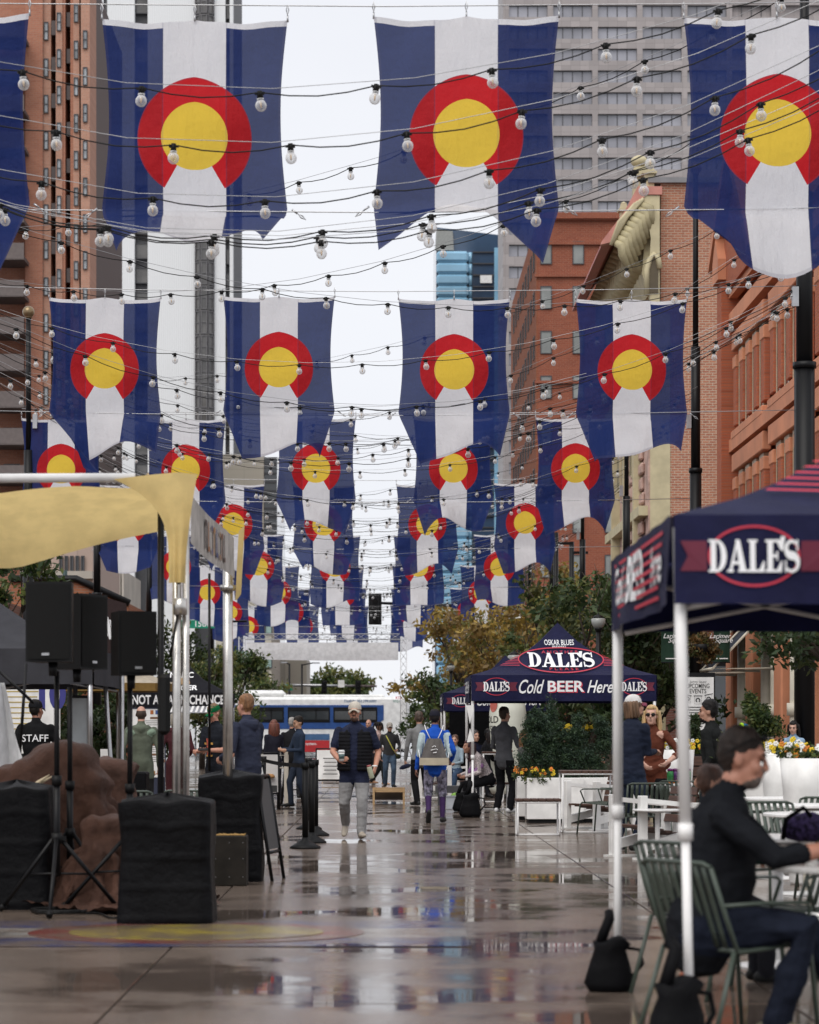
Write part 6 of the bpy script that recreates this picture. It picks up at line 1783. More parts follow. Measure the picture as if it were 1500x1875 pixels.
tb_ = thing('trough_planter', 'wooden slatted trough planter behind the dark jacket man', 'planter', (ax(1272, 32.4), 32.4, 0))
me = MB(); me.box((0, 0, 0), (.52, .03, .12), bev=.004); pm = me.mesh('plank'); pm.materials.append(M['wood'])
for i in range(7): link('plank', pm, tb_, (0, -.17, .18 + .135 * i))
mb = MB(); mb.box((0, .02, .55), (.5, .3, 1.05)); mb.ob('liner', M['black_plastic'], tb_)
wp = thing('wooden_post', 'perforated white metal cabinet side at the right edge by the pots', 'screen', (ax(1488, 20.8) + .05, 20.6, 0))
mb = MB(); mb.box((.05, .0, .5), (.06, .03, .92)); mb.box((-.06, 0, .25), (.2, .03, .4)); mb.ob('panel', mcream, wp)
for i in range(9):
    mb = MB(); mb.cyl((.05, -.018, .12 + .09 * i), (.05, -.014, .12 + .09 * i), .006, .006, 6); mb.ob('hole', M['black_text'], wp)
# signs: upcoming events, green banners, hanging basket
d = 47.0
ev = thing('events_sign', 'white upcoming events notice board with little flag drawings', 'notice board', (ax(1278, d), d, 0))
s_ = d / F
mb = MB(); mb.box((0, 0, az(1292, d)), (58 * s_, .04, 104 * s_)); mb.ob('panel', M['white_paint'], ev)
mb = MB(); mb.box((0, .05, az(1293, d) - .2), (64 * s_, .05, 108 * s_ + .55)); mb.box((-.3, .05, .3), (.05, .05, .7)); mb.box((.3, .05, .3), (.05, .05, .7)); mb.ob('frame', M['black_metal'], ev)
fz = lambda py: (lambda a, b: (a, -.025, az(py, d) + b))
letters(ev, 'UPCOMING', fz(1256), M['black_text'], .105, .002, fit=(.43, .085)); letters(ev, 'EVENTS', fz(1265.5), M['black_text'], .105, .002, fit=(.31, .085))
letters(ev, 'Larimer Square', fz(1248.5), M['black_text'], .05, .0, .3)
for i in (-1, 0, 1):
    mb = MB(); x = i * .2; z = az(1281 + (1 if i == 0 else -1), d)
    mb.tube([(x + .035 * math.cos(a), -.026, z + .035 * math.sin(a)) for a in np.linspace(R(-60), R(240), 12)], .009, 4); mb.ob('flag_drawing', M['black_text'], ev)
    mb = MB(); mb.tube([(x - .08, -.026, z + .08 - .01 * i), (x + .08, -.026, z + .08 + .02 * i)], .006, 4); mb.tube([(x - .06, -.026, z + .07), (x - .06, -.026, z - .07), (x + .06, -.026, z - .07), (x + .06, -.026, z + .07)], .002, 3); mb.ob('flag_drawing', M['black_text'], ev)
ln = ['THESE ON THE SQUARE', 'SILVER AND TUESDAY', 'CELA ON THE SQUARE', 'ITALIAN CHEESE AND', 'DINNER', 'CHEFS MARKET', 'TREES ON THE SQUARE', 'MUSIC ALL MONTH']
for i in range(9):
    mb = MB(); mb.box((-.06, -.024, az(1295 + 5 * i, d)), (.36 - .07 * (i % 3), .003, .014)); mb.ob('text_line', M['black_text'], ev)
    if i % 2 == 0:
        mb = MB(); mb.box((.2, -.024, az(1295 + 5 * i, d)), (.08, .003, .01)); mb.ob('text_line', M['black_text'], ev)
gban = cloth('green_banner', (.018, .042, .028), trans=.1)
d = 54.0
for px, wd, nm in ((1237, 52, 'green fabric banner left of the hanging basket'), (1322, 30, 'green fabric banner right of the hanging basket')):
    t = thing('pole_banner', nm, 'banner', (ax(px, d), d, 0)); sc = d / F
    mb = MB(); mb.grid(lambda u, v: ((u - .5) * wd * sc, .02 * math.sin(6 * u + 2 * v), az(1150, d) - (v) * 62 * sc), 10, 8); mb.ob('cloth', gban, t)
    letters(t, 'Larimer', lambda a, b: (a - .05, -.04, az(1165, d) + b), M['white_text'], .14, .003, .35); letters(t, 'Square', lambda a, b: (a + .03, -.04, az(1173, d) + b), M['white_text'], .14, .003, .35)
    mb = MB(); mb.tube([(-wd * sc / 2, 0, az(1150, d)), (wd * sc / 2, 0, az(1150, d))], .02, 6); mb.tube([(-wd * sc / 2, 0, az(1213, d)), (wd * sc / 2, 0, az(1213, d))], .015, 6); mb.ob('rod', M['black_metal'], t)
    mb = MB(); mb.box((0, -.045, az(1206, d)), (wd * sc * .7, .004, .02)); mb.ob('print_line', M['white_text'], t)
hb = thing('hanging_basket', 'dried brown hanging basket between the green banners', 'hanging basket', (ax(1285, 50), 50, az(1180, 50)))
DRY = [leaf_mat('dry_a', (.16, .09, .03)), leaf_mat('dry_b', (.10, .07, .03)), leaf_mat('dry_c', (.10, .11, .035))]
link('foliage', leaf_mesh([((0, 0, 0), (.3, .28, .2), 1400), ((.1, 0, -.15), (.22, .2, .25), 900), ((-.14, 0, -.02), (.2, .2, .2), 700)], .045, 77, DRY, name='foliage'), hb)
mb = MB(); mb.lathe([(0, -.2), (.18, -.15), (.25, 0)], 12); mb.tube([(0, 0, 0), (0, 0, .7)], .01, 5); mb.ob('basket', M['black_metal'], hb)
# giant beverage can inflatable behind the tent
d = 50.0
gc = thing('inflatable_can', 'giant pale drink can display behind the man in the grey shirt', 'display', (ax(930, d), d, 0))
r_ = 34 * d / F
mb = MB(); mb.lathe([(r_ * .85, .15), (r_, .25), (r_, 1.75), (r_ * .9, 2.0), (r_ * .6, 2.1), (0, 2.1)], 28); mb.ob('body', mat('can_cream', (.66, .67, .58), .5, 0, .05), gc)
def onc(px0, z0):
    return lambda a, b: ((lambda th: (r_ * 1.004 * math.sin(th), -r_ * 1.004 * math.cos(th), z0 + b))((a + ax(px0, d) - ax(930, d)) / r_))
letters(gc, 'OLD', onc(893, 1.62), M['black_text'], .19, .012); letters(gc, 'ELBASIN', onc(880, 1.43), M['black_text'], .19, .012)
mb = MB(); f_ = onc(897, 1.93)
mb.add([f_(.12 * math.cos(a), .16 * math.sin(a)) for a in np.linspace(0, 2 * PI, 16)[:-1]], [tuple(range(15))]); mb.ob('logo_print', mat('salmon_print', (.5, .13, .1), .5, bump=0), gc)
# dark backdrop stall under the middle tents
bd = thing('back_counter', 'black draped bar counter under the middle tent', 'counter', (ax(900, 62), 62.5, 0))
mb = MB(); mb.box((.3, 0, .55), (2.4, .6, 1.1), bev=.02); mb.ob('drape', M['black_cloth'], bd)
mb = MB(); mb.box((.3, 1.0, 1.3), (2.6, .04, 1.9)); mb.ob('back_panel', M['black_cloth'], bd)
wf = thing('feather_flag', 'white arrow shaped paper sign taped to the middle tent leg', 'sign', (ax(861, 41.2), 41.25, 1.55))
mb = MB(); mb.prism([(-.06, .26), (.06, .26), (.01, .0), (.0, -.05)], 0, .004, 'y'); mb.prism([(-.05, -.35), (.07, -.33), (.0, -.12)], 0, .004, 'y'); mb.ob('paper', M['white_paint'], wf)
cb3 = thing('storage_tub', 'clear plastic tub with green contents on the ground by the tent leg', 'tub', (ax(838, 44.8), 44.8, 0))
mb = MB()
for a, b, c, e in ((-.2, 0, .01, .24), (.2, 0, .01, .24)): mb.box((a, b, .12), (.01, .3, .22))
mb.box((0, -.15, .12), (.4, .01, .22)); mb.box((0, .15, .12), (.4, .01, .22)); mb.box((0, 0, .01), (.4, .3, .015)); mb.box((0, -.16, .235), (.44, .02, .02)); mb.ob('tub', mat('clear_plastic', (.5, .53, .58), .3, bump=0), cb3)
mb = MB(); mb.ell((0, 0, .24), (.12, .1, .06)); mb.ob('contents', mat('lime', (.2, .4, .05), .6, bump=0), cb3)
pf = thing('low_platform', 'low grey platform behind the blue jacket walker', 'platform', (ax(835, 47), 47.3, 0))
mb = MB(); mb.box((0, 0, .30), (.75, .6, .13)); mb.box((-.3, 0, .12), (.06, .5, .24)); mb.box((.3, 0, .12), (.06, .5, .24)); mb.ob('deck', mat('platform_grey', (.06, .06, .065), .6), pf)
# ================================================================== people
def V(*a): return Vector(a)
def ik(a, t, l1, l2, pole):
    a, t = Vector(a), Vector(t); d = t - a; L_ = d.length
    mx_ = (l1 + l2) * .998
    if L_ > mx_: t = a + d * (mx_ / L_); d = t - a; L_ = d.length
    x = (l1 * l1 - l2 * l2 + L_ * L_) / (2 * L_); h = math.sqrt(max(0, l1 * l1 - x * x))
    u = d.normalized(); p = Vector(pole); p = (p - u * p.dot(u)).normalized()
    return a + u * x + p * h, t
_mc = {}
def cm(kind, col):
    key = (kind, tuple(col))
    if key not in _mc:
        nm = kind + '_%d' % len(_mc)
        if kind == 'skin': _mc[key] = mat(nm, col, .5, 0, .08, 14, .1, 120, bd=.002)
        elif kind == 'hair': _mc[key] = mat(nm, col, .55, 0, .4, 25, .8, 90, bd=.006, stretch=(1, 1, .15))
        elif kind == 'shoe': _mc[key] = mat(nm, col, .5, 0, .1, 10, .1)
        elif kind == 'denim': _mc[key] = cloth(nm, col, bump=.7, fold=11, var=.25, vs=9)
        else: _mc[key] = cloth(nm, col, bump=.7, fold=9, var=.14)
    return _mc[key]
SKIN = (.42, .21, .14)
class Body:
    def __init__(s): s.mb, s.seg = MB(), []
    def limb(s, pts, rad, reg, n=10, flat=1.0, side=None):
        s.mb.tube(pts, rad, n, flat, side, 'round')
        for i in range(len(pts) - 1):
            ra = rad[i] if not hasattr(rad[i], '__len__') else sum(rad[i]) / 2
            rb = rad[i + 1] if not hasattr(rad[i + 1], '__len__') else sum(rad[i + 1]) / 2
            s.seg.append((Vector(pts[i]), Vector(pts[i + 1]), ra, rb, reg[i] if isinstance(reg, (list, tuple)) else reg))
    def ell(s, c, r, M_, reg):
        s.mb.ell(c, r, M_, 14, 10); s.seg.append((Vector(c), Vector(c) + Vector((0, 0, .001)), sum(r) / 3, sum(r) / 3, reg))
def hand(B, w_, f, n, sc=1.0, curl=.5, reg='skin', mir=1, grip=None):
    """w_: wrist, f: finger direction, n: palm normal"""
    f = Vector(f).normalized(); n = Vector(n); n = (n - f * n.dot(f)).normalized(); sd = f.cross(n) * mir
    B.limb([w_, w_ + f * .03 * sc, w_ + f * .085 * sc], [(.030 * sc, .019 * sc), (.042 * sc, .017 * sc), (.040 * sc, .014 * sc)], reg, 10, 1, sd)
    for i, (o, ln) in enumerate(((-.030, .060), (-.010, .074), (.010, .070), (.029, .056))):
        b = w_ + f * .078 * sc + sd * o * sc
        a1, a2 = curl * 55, curl * 120
        d1 = f * math.cos(R(a1)) + n * math.sin(R(a1)); d2 = f * math.cos(R(a2)) + n * math.sin(R(a2))
        m1 = b + d1 * ln * .55 * sc; B.limb([b, m1, m1 + d2 * ln * .62 * sc], [.0088 * sc, .0082 * sc, .0068 * sc], reg, 7)
    t0 = w_ + f * .025 * sc - sd * .030 * sc
    t1 = t0 + (f * .6 - sd * .65 + n * .35 * (1 + curl)).normalized() * .040 * sc
    B.limb([t0, t1, t1 + (f * .8 + n * .5 * (1 + curl) - sd * .1).normalized() * .034 * sc], [.013 * sc, .011 * sc, .008 * sc], reg, 7)
def person(label, x, d, face, H=1.75, g=1.0, belly=1.0, top=(.1, .1, .1), pants=(.02, .02, .025), shoes=(.02, .02, .02), skin=SKIN, hair=(.03, .02, .015),
           hairstyle='short', hands=None, feet=None, knees=None, sit=None, lean=0, yaw=0, pitch=0, twist=0, hem=.90, sleeve=1.0, vox=.015, z0=0.0,
           beard=0, extra=None, facing=True, hand_n=None, curl=.55, shin=None, top2=None, elbows=None, kind='cloth', pk='cloth', female=False, fdir=None, hf=None):
    """face: turn about z, 0 looks towards the camera. returns the root empty, with the body scaled from a 1.75 m figure"""
    B = Body(); sc = H / 1.75
    ph = .92 if sit is None else sit / sc + .10
    jx = random.Random(label + 'x'); P = V(jx.uniform(-.03, .03), 0, ph); twist = twist or jx.uniform(-8, 8); lean = lean or jx.uniform(-1, 4)
    Rl = Matrix.Rotation(R(lean), 3, 'X'); Rt = Matrix.Rotation(R(twist), 3, 'Z')
    RT = Rt @ Rl
    def T(q): return P + RT @ Vector(q)
    sw = .185 * (0.88 if female else 1.0) * (1 + (g - 1) * .5); hw = .165 * g * (1.0 if not female else 1.04)
    hem_h = hem - .92
    K = 1.095
    rings = [(-.09, .145 * g, .11 * g), (0, hw, .122 * g), (.11, (.15 if not female else .13) * g, .112 * g * belly), (.2, (.155 if not female else .132) * g, .118 * g * (1 + (belly - 1) * .6)), (.3 * K, .168 * g * (.92 if female else 1), .122 * g), (.40 * K, .170 * (.9 if female else 1) * g, .112), (.46 * K, .135, .09), (.51 * K, .066, .062)]
    pts = [T((0, -.02 * (belly - 1) * 4 if 0 < h < .25 else 0, h)) for h, a, b in rings]
    B.limb(pts, [(a, b) for h, a, b in rings], ['pants' if (rings[i][0] + rings[i + 1][0]) / 2 < hem_h else 'top' for i in range(len(rings) - 1)], 16, 1, RT @ V(1, 0, 0))
    B.limb([T((0, .0, .50)), T((0, -.01, .62))], [.060, .055], 'skin'); B.limb([T((-.13, .015, .465)), T((0, .03, .545)), T((.13, .015, .465))], [.05, .05, .05], 'top', 8)
    hc = T((0, -.02, .705))
    RH = RT @ Matrix.Rotation(R(-lean * .75), 3, 'X') @ Matrix.Rotation(R(yaw), 3, 'Z') @ Matrix.Rotation(R(pitch), 3, 'X')
    def Hd(q): return hc + RH @ Vector(q)
    hr = 'hair' if hairstyle in ('short', 'buzz') else 'skin'
    B.ell(Hd((0, .012, .025)), (.074, .094, .10), RH, 'skin'); B.ell(Hd((0, -.03, -.055)), (.058, .062, .068), RH, 'skin')
    B.ell(Hd((0, -.068, -.098)), (.03, .026, .024), RH, 'beard' if beard else 'skin'); B.ell(Hd((0, -.072, .03)), (.05, .024, .022), RH, 'skin')
    B.limb([Hd((0, -.092, .012)), Hd((0, -.110, -.026))], [.010, .014], 'skin', 8)
    B.ell(Hd((0, -.088, -.062)), (.026, .014, .013), RH, 'lip' if facing else 'skin')
    for s_ in (-1, 1): B.ell(Hd((s_ * .077, .012, -.012)), (.010, .02, .029), RH, 'skin'); B.ell(Hd((s_ * .04, -.062, -.03)), (.026, .026, .03), RH, 'skin')
    if beard:
        B.ell(Hd((0, -.045, -.082)), (.055, .055, .045), RH, 'beard')
        B.ell(Hd((0, -.094, -.046)), (.032, .012, .009), RH, 'beard')
    # arms
    jr = random.Random(label); ju = lambda a: jr.uniform(-a, a)
    if sit is None and not feet: feet = [(-.11 + ju(.03), .02 + ju(.09), .085), (.11 + ju(.03), .02 + ju(.09), .085)]
    if sit is None and not fdir: fdir = [(-.3 + ju(.2), -1, 0), (.3 + ju(.2), -1, 0)]
    hands = hands or [(-.25 + ju(.04), -.10 + ju(.10), .84 + ju(.03)), (.25 + ju(.04), -.10 + ju(.12), .86 + ju(.06))]
    elbows = elbows or [(-.5, .8, -.5), (.5, .8, -.5)]
    hand_n = hand_n or [(1, 0, 0), (-1, 0, 0)]
    hf = hf or [None, None]
    for i, s_ in enumerate((-1, 1)):
        sh = T((s_ * sw, 0, .462)); el, wr = ik(sh, hands[i], .29, .26, elbows[i])
        sl = sleeve
        a_r = .050 * g ** .5 * (.86 if female else 1)
        if sl >= 1: B.limb([sh, sh.lerp(el, .5), el, el.lerp(wr, .55), wr], [.062, a_r, .046, .042, .034], 'top')
        elif sl > .5:
            f = (sl - .5) * 2; m = el.lerp(wr, f)
            B.limb([sh, sh.lerp(el, .5), el, m], [.062, a_r, .048, .044], 'top'); B.limb([m, wr], [.038, .027], 'skin')
        else:
            f = sl * 2; m = sh.lerp(el, f)
            B.limb([sh, m], [.062, .060], 'top'); B.limb([m, el, el.lerp(wr, .45), wr], [.048, .042, .039, .027], 'skin')
        fd = Vector(hf[i]) if hf[i] else (wr - el).normalized()
        hand(B, wr + (wr - el).normalized() * .01, fd, hand_n[i], 1.0 if not female else .92, curl, mir=-s_)
    # legs
    hp = .09
    feet = feet or [(-.11, .02, .085), (.11, .02, .085)]
    knees = knees or [(-.1, -1, 0), (.1, -1, 0)]
    fdir = fdir or [(-.25, -1, 0), (.25, -1, 0)]
    for i, s_ in enumerate((-1, 1)):
        hj = P + Rt @ V(s_ * hp, 0, -.03); kn, an = ik(hj, feet[i], .43, .41, knees[i])
        lt = (.088 if not female else .09) * g ** .7
        wl = .062 if not shin else .05
        if shin:
            mk = kn.lerp(an, .12); B.limb([hj, hj.lerp(kn, .5), kn, mk], [lt, .08 * g ** .5, .072, .07], 'pants'); B.limb([mk, kn.lerp(an, .4), an], [.052, .05, .038], 'shin')
        else: B.limb([hj, hj.lerp(kn, .5), kn, kn.lerp(an, .45), an], [lt * 1.08, .088 * g ** .5, .072, wl * 1.1, .060], ['pants'] * 4)
        fd = Vector(fdir[i]).normalized(); dn = V(0, 0, -1)
        if abs(fd.z) > .1:
            dn = (V(0, 0, -1) - fd * fd.dot(V(0, 0, -1))).normalized()
        hl = an - fd * .055 + dn * .038
        B.limb([hl, an + fd * .05 + dn * .032, an + fd * .12 + dn * .046, an + fd * .18 + dn * .05], [(.036, .042), (.042, .046), (.045, .034), (.036, .026)], 'shoe', 10, 1, fd.cross(dn))
    if extra: extra(B, T, Hd, RH, RT)
    # grow one continuous skin
    me0 = B.mb.mesh('person_source'); o = bpy.data.objects.new('person_source', me0); COL.objects.link(o)
    rm = o.modifiers.new('r', 'REMESH'); rm.mode = 'VOXEL'; rm.voxel_size = vox / sc; rm.use_smooth_shade = True
    sm = o.modifiers.new('s', 'SMOOTH'); sm.factor = .5; sm.iterations = 3 if vox < .012 else 2
    dg = bpy.context.evaluated_depsgraph_get(); me = bpy.data.meshes.new_from_object(o.evaluated_get(dg)); bpy.data.objects.remove(o); bpy.data.meshes.remove(me0)
    me.name = 'person_body'
    nv = len(me.vertices); co = np.zeros(nv * 3, np.float32); me.vertices.foreach_get('co', co); co = co.reshape(-1, 3)
    nf = len(me.polygons); ce = np.zeros(nf * 3, np.float32); me.polygons.foreach_get('center', ce); ce = ce.reshape(-1, 3)
    regs = ['skin', 'top', 'pants', 'shoe', 'beard', 'lip', 'shin', 'top2', 'hair']
    def classify(pt):
        best = np.full(len(pt), 1e9); idx = np.zeros(len(pt), np.int32)
        for a, b, ra, rb, rg_ in B.seg:
            a_, ab = np.array(a), np.array(b - a); L2 = max(1e-9, float(ab @ ab))
            t = np.clip(((pt - a_) @ ab) / L2, 0, 1); dd = np.linalg.norm(pt - a_ - t[:, None] * ab, axis=1) - (ra + (rb - ra) * t)
            m = dd < best; best[m] = dd[m]; idx[m] = regs.index(rg_)
        return idx
    idx = classify(ce)
    if sit is None:
        lowt = (idx == 1) & (ce[:, 2] < hem) & (np.abs(ce[:, 0]) < .22) & (ce[:, 2] > .5)
        # sleeves and hands stay, torso below the hem reads as trousers and the coat covers the thighs
        up = (idx == 2) & (ce[:, 2] > hem); idx[up] = 1
    # cropped hair grows from the scalp itself
    q_ = (ce - np.array(hc)) @ np.array(RH); hm_ = np.linalg.norm(q_, axis=1) < .175
    if hairstyle in ('short', 'buzz', 'bald', 'beard_long'):
        def scalp(q):
            y, z = q[:, 1], q[:, 2]
            wv = .006 * np.sin(q[:, 0] * 160) + .004 * np.sin(q[:, 0] * 71 + 1)
            if hairstyle == 'bald': return (y > .0) & (z < .055) & (z > -.07)
            return np.where(y <= -.008, z > .074 + wv - 1.0 * (y + .068), np.where(y < .032, z > .012 + wv, z > -.068 + wv))
        idx[(scalp(q_)) & hm_ & (idx == 0) & (q_[:, 2] > -.08)] = 8
        qv = (co - np.array(hc)) @ np.array(RH); hv = scalp(qv) & (np.linalg.norm(qv, axis=1) < .175) & (qv[:, 2] > -.08) & (np.abs(qv[:, 0]) < .088)
        amt = {'short': .016, 'buzz': .009, 'bald': .004}.get(hairstyle, .014)
        for k in np.nonzero(hv)[0]:
            p = Vector(qv[k]); top_ = max(0, min(1, (p.z - .03) / .07))
            co[k] += np.array(me.vertices[int(k)].normal) * (amt * (.12 + 1.1 * top_ + (.3 if p.y > .03 else 0)) + noise.noise(p * 55) * amt * .5)
        me.vertices.foreach_set('co', co.ravel())
    # cloth folds
    vi = np.isin(classify(co), (1, 2)); nrm = np.zeros(nv * 3, np.float32); me.vertices.foreach_get('normal', nrm) if False else None
    if vox <= .013:
        off = Vector((x * 3.7, d * 1.3, 0)); vn = me.vertices
        for k in np.nonzero(vi)[0]:
            p = Vector(co[k]); q = Vector((p.x * 6, p.y * 6, p.z * 13)) + off
            a = noise.noise(q) * .009 + noise.noise(q * 2.3) * .005
            co[k] += np.array(vn[int(k)].normal) * a
        me.vertices.foreach_set('co', co.ravel())
    me.materials.clear()
    for m in (cm('skin', skin), cm(kind, top), cm(pk, pants), cm('shoe', shoes), cm('hair', hair if beard in (0, 1) else beard), cm('skin', tuple(c * .72 for c in skin)), cm('cloth', shin or pants), cm('cloth', top2 or top), cm('hair', hair)): me.materials.append(m)
    me.polygons.foreach_set('material_index', idx); me.update()
    root = tag(link('person', None, None, (x, d, z0), R(face)), label, 'person'); root.scale = (sc,) * 3
    bo = link('body', me, root)
    hm = cm('hair', hair)
    mb = MB()
    hs = hairstyle
    if hs in ('long', 'bun', 'beard_long', 'bob'):
        mb.ell(Hd((0, .028, .045)), (.080, .088, .092), RH, 14, 10); mb.ell(Hd((0, -.036, .090)), (.060, .046, .032), RH, 12, 8); mb.ell(Hd((0, .046, -.03)), (.066, .052, .062), RH, 12, 8)
        for s_ in (-1, 1): mb.ell(Hd((s_ * .068, .0, .03)), (.016, .04, .05), RH, 8, 6)
    if hs == 'long':
        for i in range(11):
            a = R(-75 + 330 * 0 + i * 33 - 90 + 0); a = PI * (i / 10) 
            p = (.085 * math.cos(a), .03 + .085 * math.sin(a), .03); q = (.10 * math.cos(a), .02 + .10 * math.sin(a), -.13); e = (.085 * math.cos(a) * 1.15, .0 + .10 * math.sin(a), -.27)
            mb.tube([Hd(p), Hd(q), Hd(e)], [.03, .032, .012], 7, cap='round')
    if hs == 'bob':
        for i in range(9):
            a = PI * (i / 8); mb.tube([Hd((.08 * math.cos(a), .03 + .08 * math.sin(a), .04)), Hd((.088 * math.cos(a), .02 + .09 * math.sin(a), -.11))], [.028, .02], 7, cap='round')
    if hs == 'pony':
        mb.ell(Hd((0, .026, .04)), (.08, .09, .094), RH, 14, 10)
    if hs == 'locs':
        mb.ell(Hd((0, .02, .05)), (.09, .10, .085), RH, 12, 8)
        rn = random.Random(5)
        for i in range(22):
            a = rn.uniform(0, 2 * PI); mb.tube([Hd((.05 * math.cos(a), .02 + .06 * math.sin(a), .12)), Hd((.12 * math.cos(a), .02 + .12 * math.sin(a), .07)), Hd((.15 * math.cos(a), .02 + .15 * math.sin(a), -.04 - rn.random() * .1))], [.014, .015, .01], 5)
    if mb.v:
        mb.v = [tuple(Vector(p) + noise.noise_vector(Vector(p) * 26) * .007) for p in mb.v]
        mb.ob('hair', hm, root)
    if facing:
        for s_ in (-1, 1): mb = MB(); mb.ell(Hd((s_ * .031, -.0865, .004)), (.013, .008, .0075), RH, 8, 6); mb.ob('eye', mat('eye_dark', (.03, .02, .018), .2, bump=0) if 'eye_dark' not in bpy.data.materials else bpy.data.materials['eye_dark'], root)
        for s_ in (-1, 1):
            mb = MB(); mb.tube([Hd((s_ * .014, -.094, .024)), Hd((s_ * .034, -.092, .031)), Hd((s_ * .052, -.080, .024))], [.005, .006, .003], 5); mb.ob('eyebrow', hm if hairstyle != 'none' else cm('hair', (.06, .04, .03)), root)
    root['hd'] = [c for c in hc]
    return root, Hd, RH, T
def cap(root, Hd, RH, col, brim=None, back=False, col2=None):
    mb = MB(); vs = []
    M_ = RH
    def dome(u, v):
        a = 2 * PI * u; t = v * PI / 2
        return tuple(Hd((.086 * math.cos(a) * math.sin(t) if t else 0, .018 + .103 * math.sin(a) * math.sin(t), .035 + .105 * math.cos(t) ** .8)))
    mb.grid(dome, 20, 8); mb.ob('cap', cm('cloth', col), root)
    mb = MB(); sg = 1 if back else -1
    mb.grid(lambda u, v: tuple(Hd(((u - .5) * .15 * (1 - .3 * v * v), .018 + sg * (.085 + .085 * v) * math.cos((u - .5) * 1.1), .045 - .02 * v - .04 * (2 * (u - .5)) ** 2))), 10, 4)
    mb.ob('brim', cm('cloth', brim or col), root, solid=.006)
def shades(root, Hd, RH):
    mb = MB()
    for s_ in (-1, 1): mb.ell(Hd((s_ * .033, -.096, .004)), (.027, .008, .021), RH, 12, 6); mb.tube([Hd((s_ * .055, -.09, .01)), Hd((s_ * .08, .0, .005))], .003, 5)
    mb.tube([Hd((-.01, -.10, .01)), Hd((.01, -.10, .01))], .003, 5); mb.ob('sunglasses', bpy.data.materials.get('shade_lens') or mat('shade_lens', (.012, .01, .01), .1, bump=0), root)
def on_torso(T, h, rx, ry, off=.012):
    """map flat print to the back (+y) or front (-y) of the torso"""
    return None

# --- walking man in a quilted vest
def vest(B, T, Hd, RH, RT):
    for h in np.arange(-.02, .46, .045):
        t = (h + .02) / .48
        rx = .185 * 1.12 * (1 - .10 * max(0, t - .75) * 4); ry = .150 * 1.12 * (1 - .2 * max(0, t - .7) * 3)
        for s_ in (-1, 1):
            pts = []
            for a in np.linspace(R(18), R(180), 12): pts.append(T((s_ * rx * math.sin(a), -ry * math.cos(a) - .012 * (1 - t), h)))
            B.limb(pts, [.027] * 12, 'top2', 6)
    for s_ in (-1, 1): B.limb([T((s_ * .062, -.168, -.03)), T((s_ * .066, -.172, .2)), T((s_ * .09, -.13, .45)), T((s_ * .07, -.04, .53))], [.02, .02, .024, .024], 'top2', 6)
    B.limb([T((-.07, -.02, .535)), T((0, .055, .55)), T((.07, -.02, .535))], [.026, .03, .026], 'top2', 6)
wm_, Hd, RH, T = person('man in a quilted black vest and white cap walking towards us with a coffee cup', ax(648, 32.0), 32.0, 2, 1.74, 1.24, 1.14, top=(.016, .02, .045), top2=(.012, .012, .014), pants=(.27, .265, .265), shoes=(.36, .31, .25),
    skin=(.50, .24, .16), hair=(.09, .05, .035), hairstyle='bald', beard=1, hands=[(-.20, -.30, 1.02), (.27, -.16, .92)], elbows=[(-.55, .7, -.5), (.55, .8, -.4)], sleeve=.36, hem=.72, feet=[(-.10, .27, .19), (.09, -.20, .085)],
    knees=[(-.15, -1, 0), (.1, -1, 0)], fdir=[(-.2, -1, -.75), (.15, -1, .12)], vox=.0085, extra=vest, hand_n=[(.9, -.3, .1), (-.8, .0, -.3)], curl=.62, hf=[(.55, -.75, .1), (-.2, -.6, -.6)])
cap(wm_, Hd, RH, (.55, .5, .43), (.52, .46, .38))
mb = MB(); mb.lathe([(.032, -.07), (.042, .06)], 14, (-.145, -.375, 1.06)); mb.ob('x', M['white_paint']) if False else None
cpt = thing('coffee_cup', 'white takeaway coffee cup held by the walking man', 'cup', (0, 0, 0)); Q = Matrix.Rotation(R(2), 4, 'Z'); q = Q @ V(-.165, -.385, 1.07) * (1.74 / 1.75)
cpt.location = (ax(648, 32.0) + q.x, 32.0 + q.y, q.z - .07)
mb = MB(); mb.lathe([(.030, 0), (.041, .115)], 16); mb.ob('body', M['white_paint'], cpt)
mb = MB(); mb.lathe([(.044, .112), (.044, .125), (.036, .135), (.034, .142), (0, .142)], 16); mb.ob('lid', mat('cup_lid', (.7, .7, .7), .4, bump=0), cpt)
mb = MB(); mb.lathe([(.0335, .03), (.0405, .09)], 16); mb.ob('sleeve', mat('cup_print', (.08, .13, .13), .6, 0, .5, 60, 0), cpt)
cn_ = thing('drink_can', 'tall pale can held low in the walking man\'s other hand', 'drink can', (0, 0, 0)); q = Q @ V(.205, -.27, .86) * (1.74 / 1.75); cn_.location = (ax(648, 32.0) + q.x, 32.0 + q.y, q.z); cn_.rotation_euler = (R(10), R(-14), 0)
mb = MB(); mb.lathe([(0, -.08), (.03, -.08), (.033, -.07), (.033, .06), (.027, .075), (0, .075)], 14); mb.ob('body', mat('can_pale', (.42, .44, .32), .4, bump=0), cn_)
mb = MB(); mb.lathe([(.029, .074), (.029, .09), (0, .09)], 12); mb.ob('lid', mat('can_lid', (.35, .1, .1), .5, bump=0), cn_)
mb = MB(); mb.lathe([(.032, -.012), (.036, 0), (.032, .012)], 10); mb.v = [(a + .262, b - .165, c + .935) for a, b, c in mb.v]; mb.ob('watch', M['white_paint'], wm_)

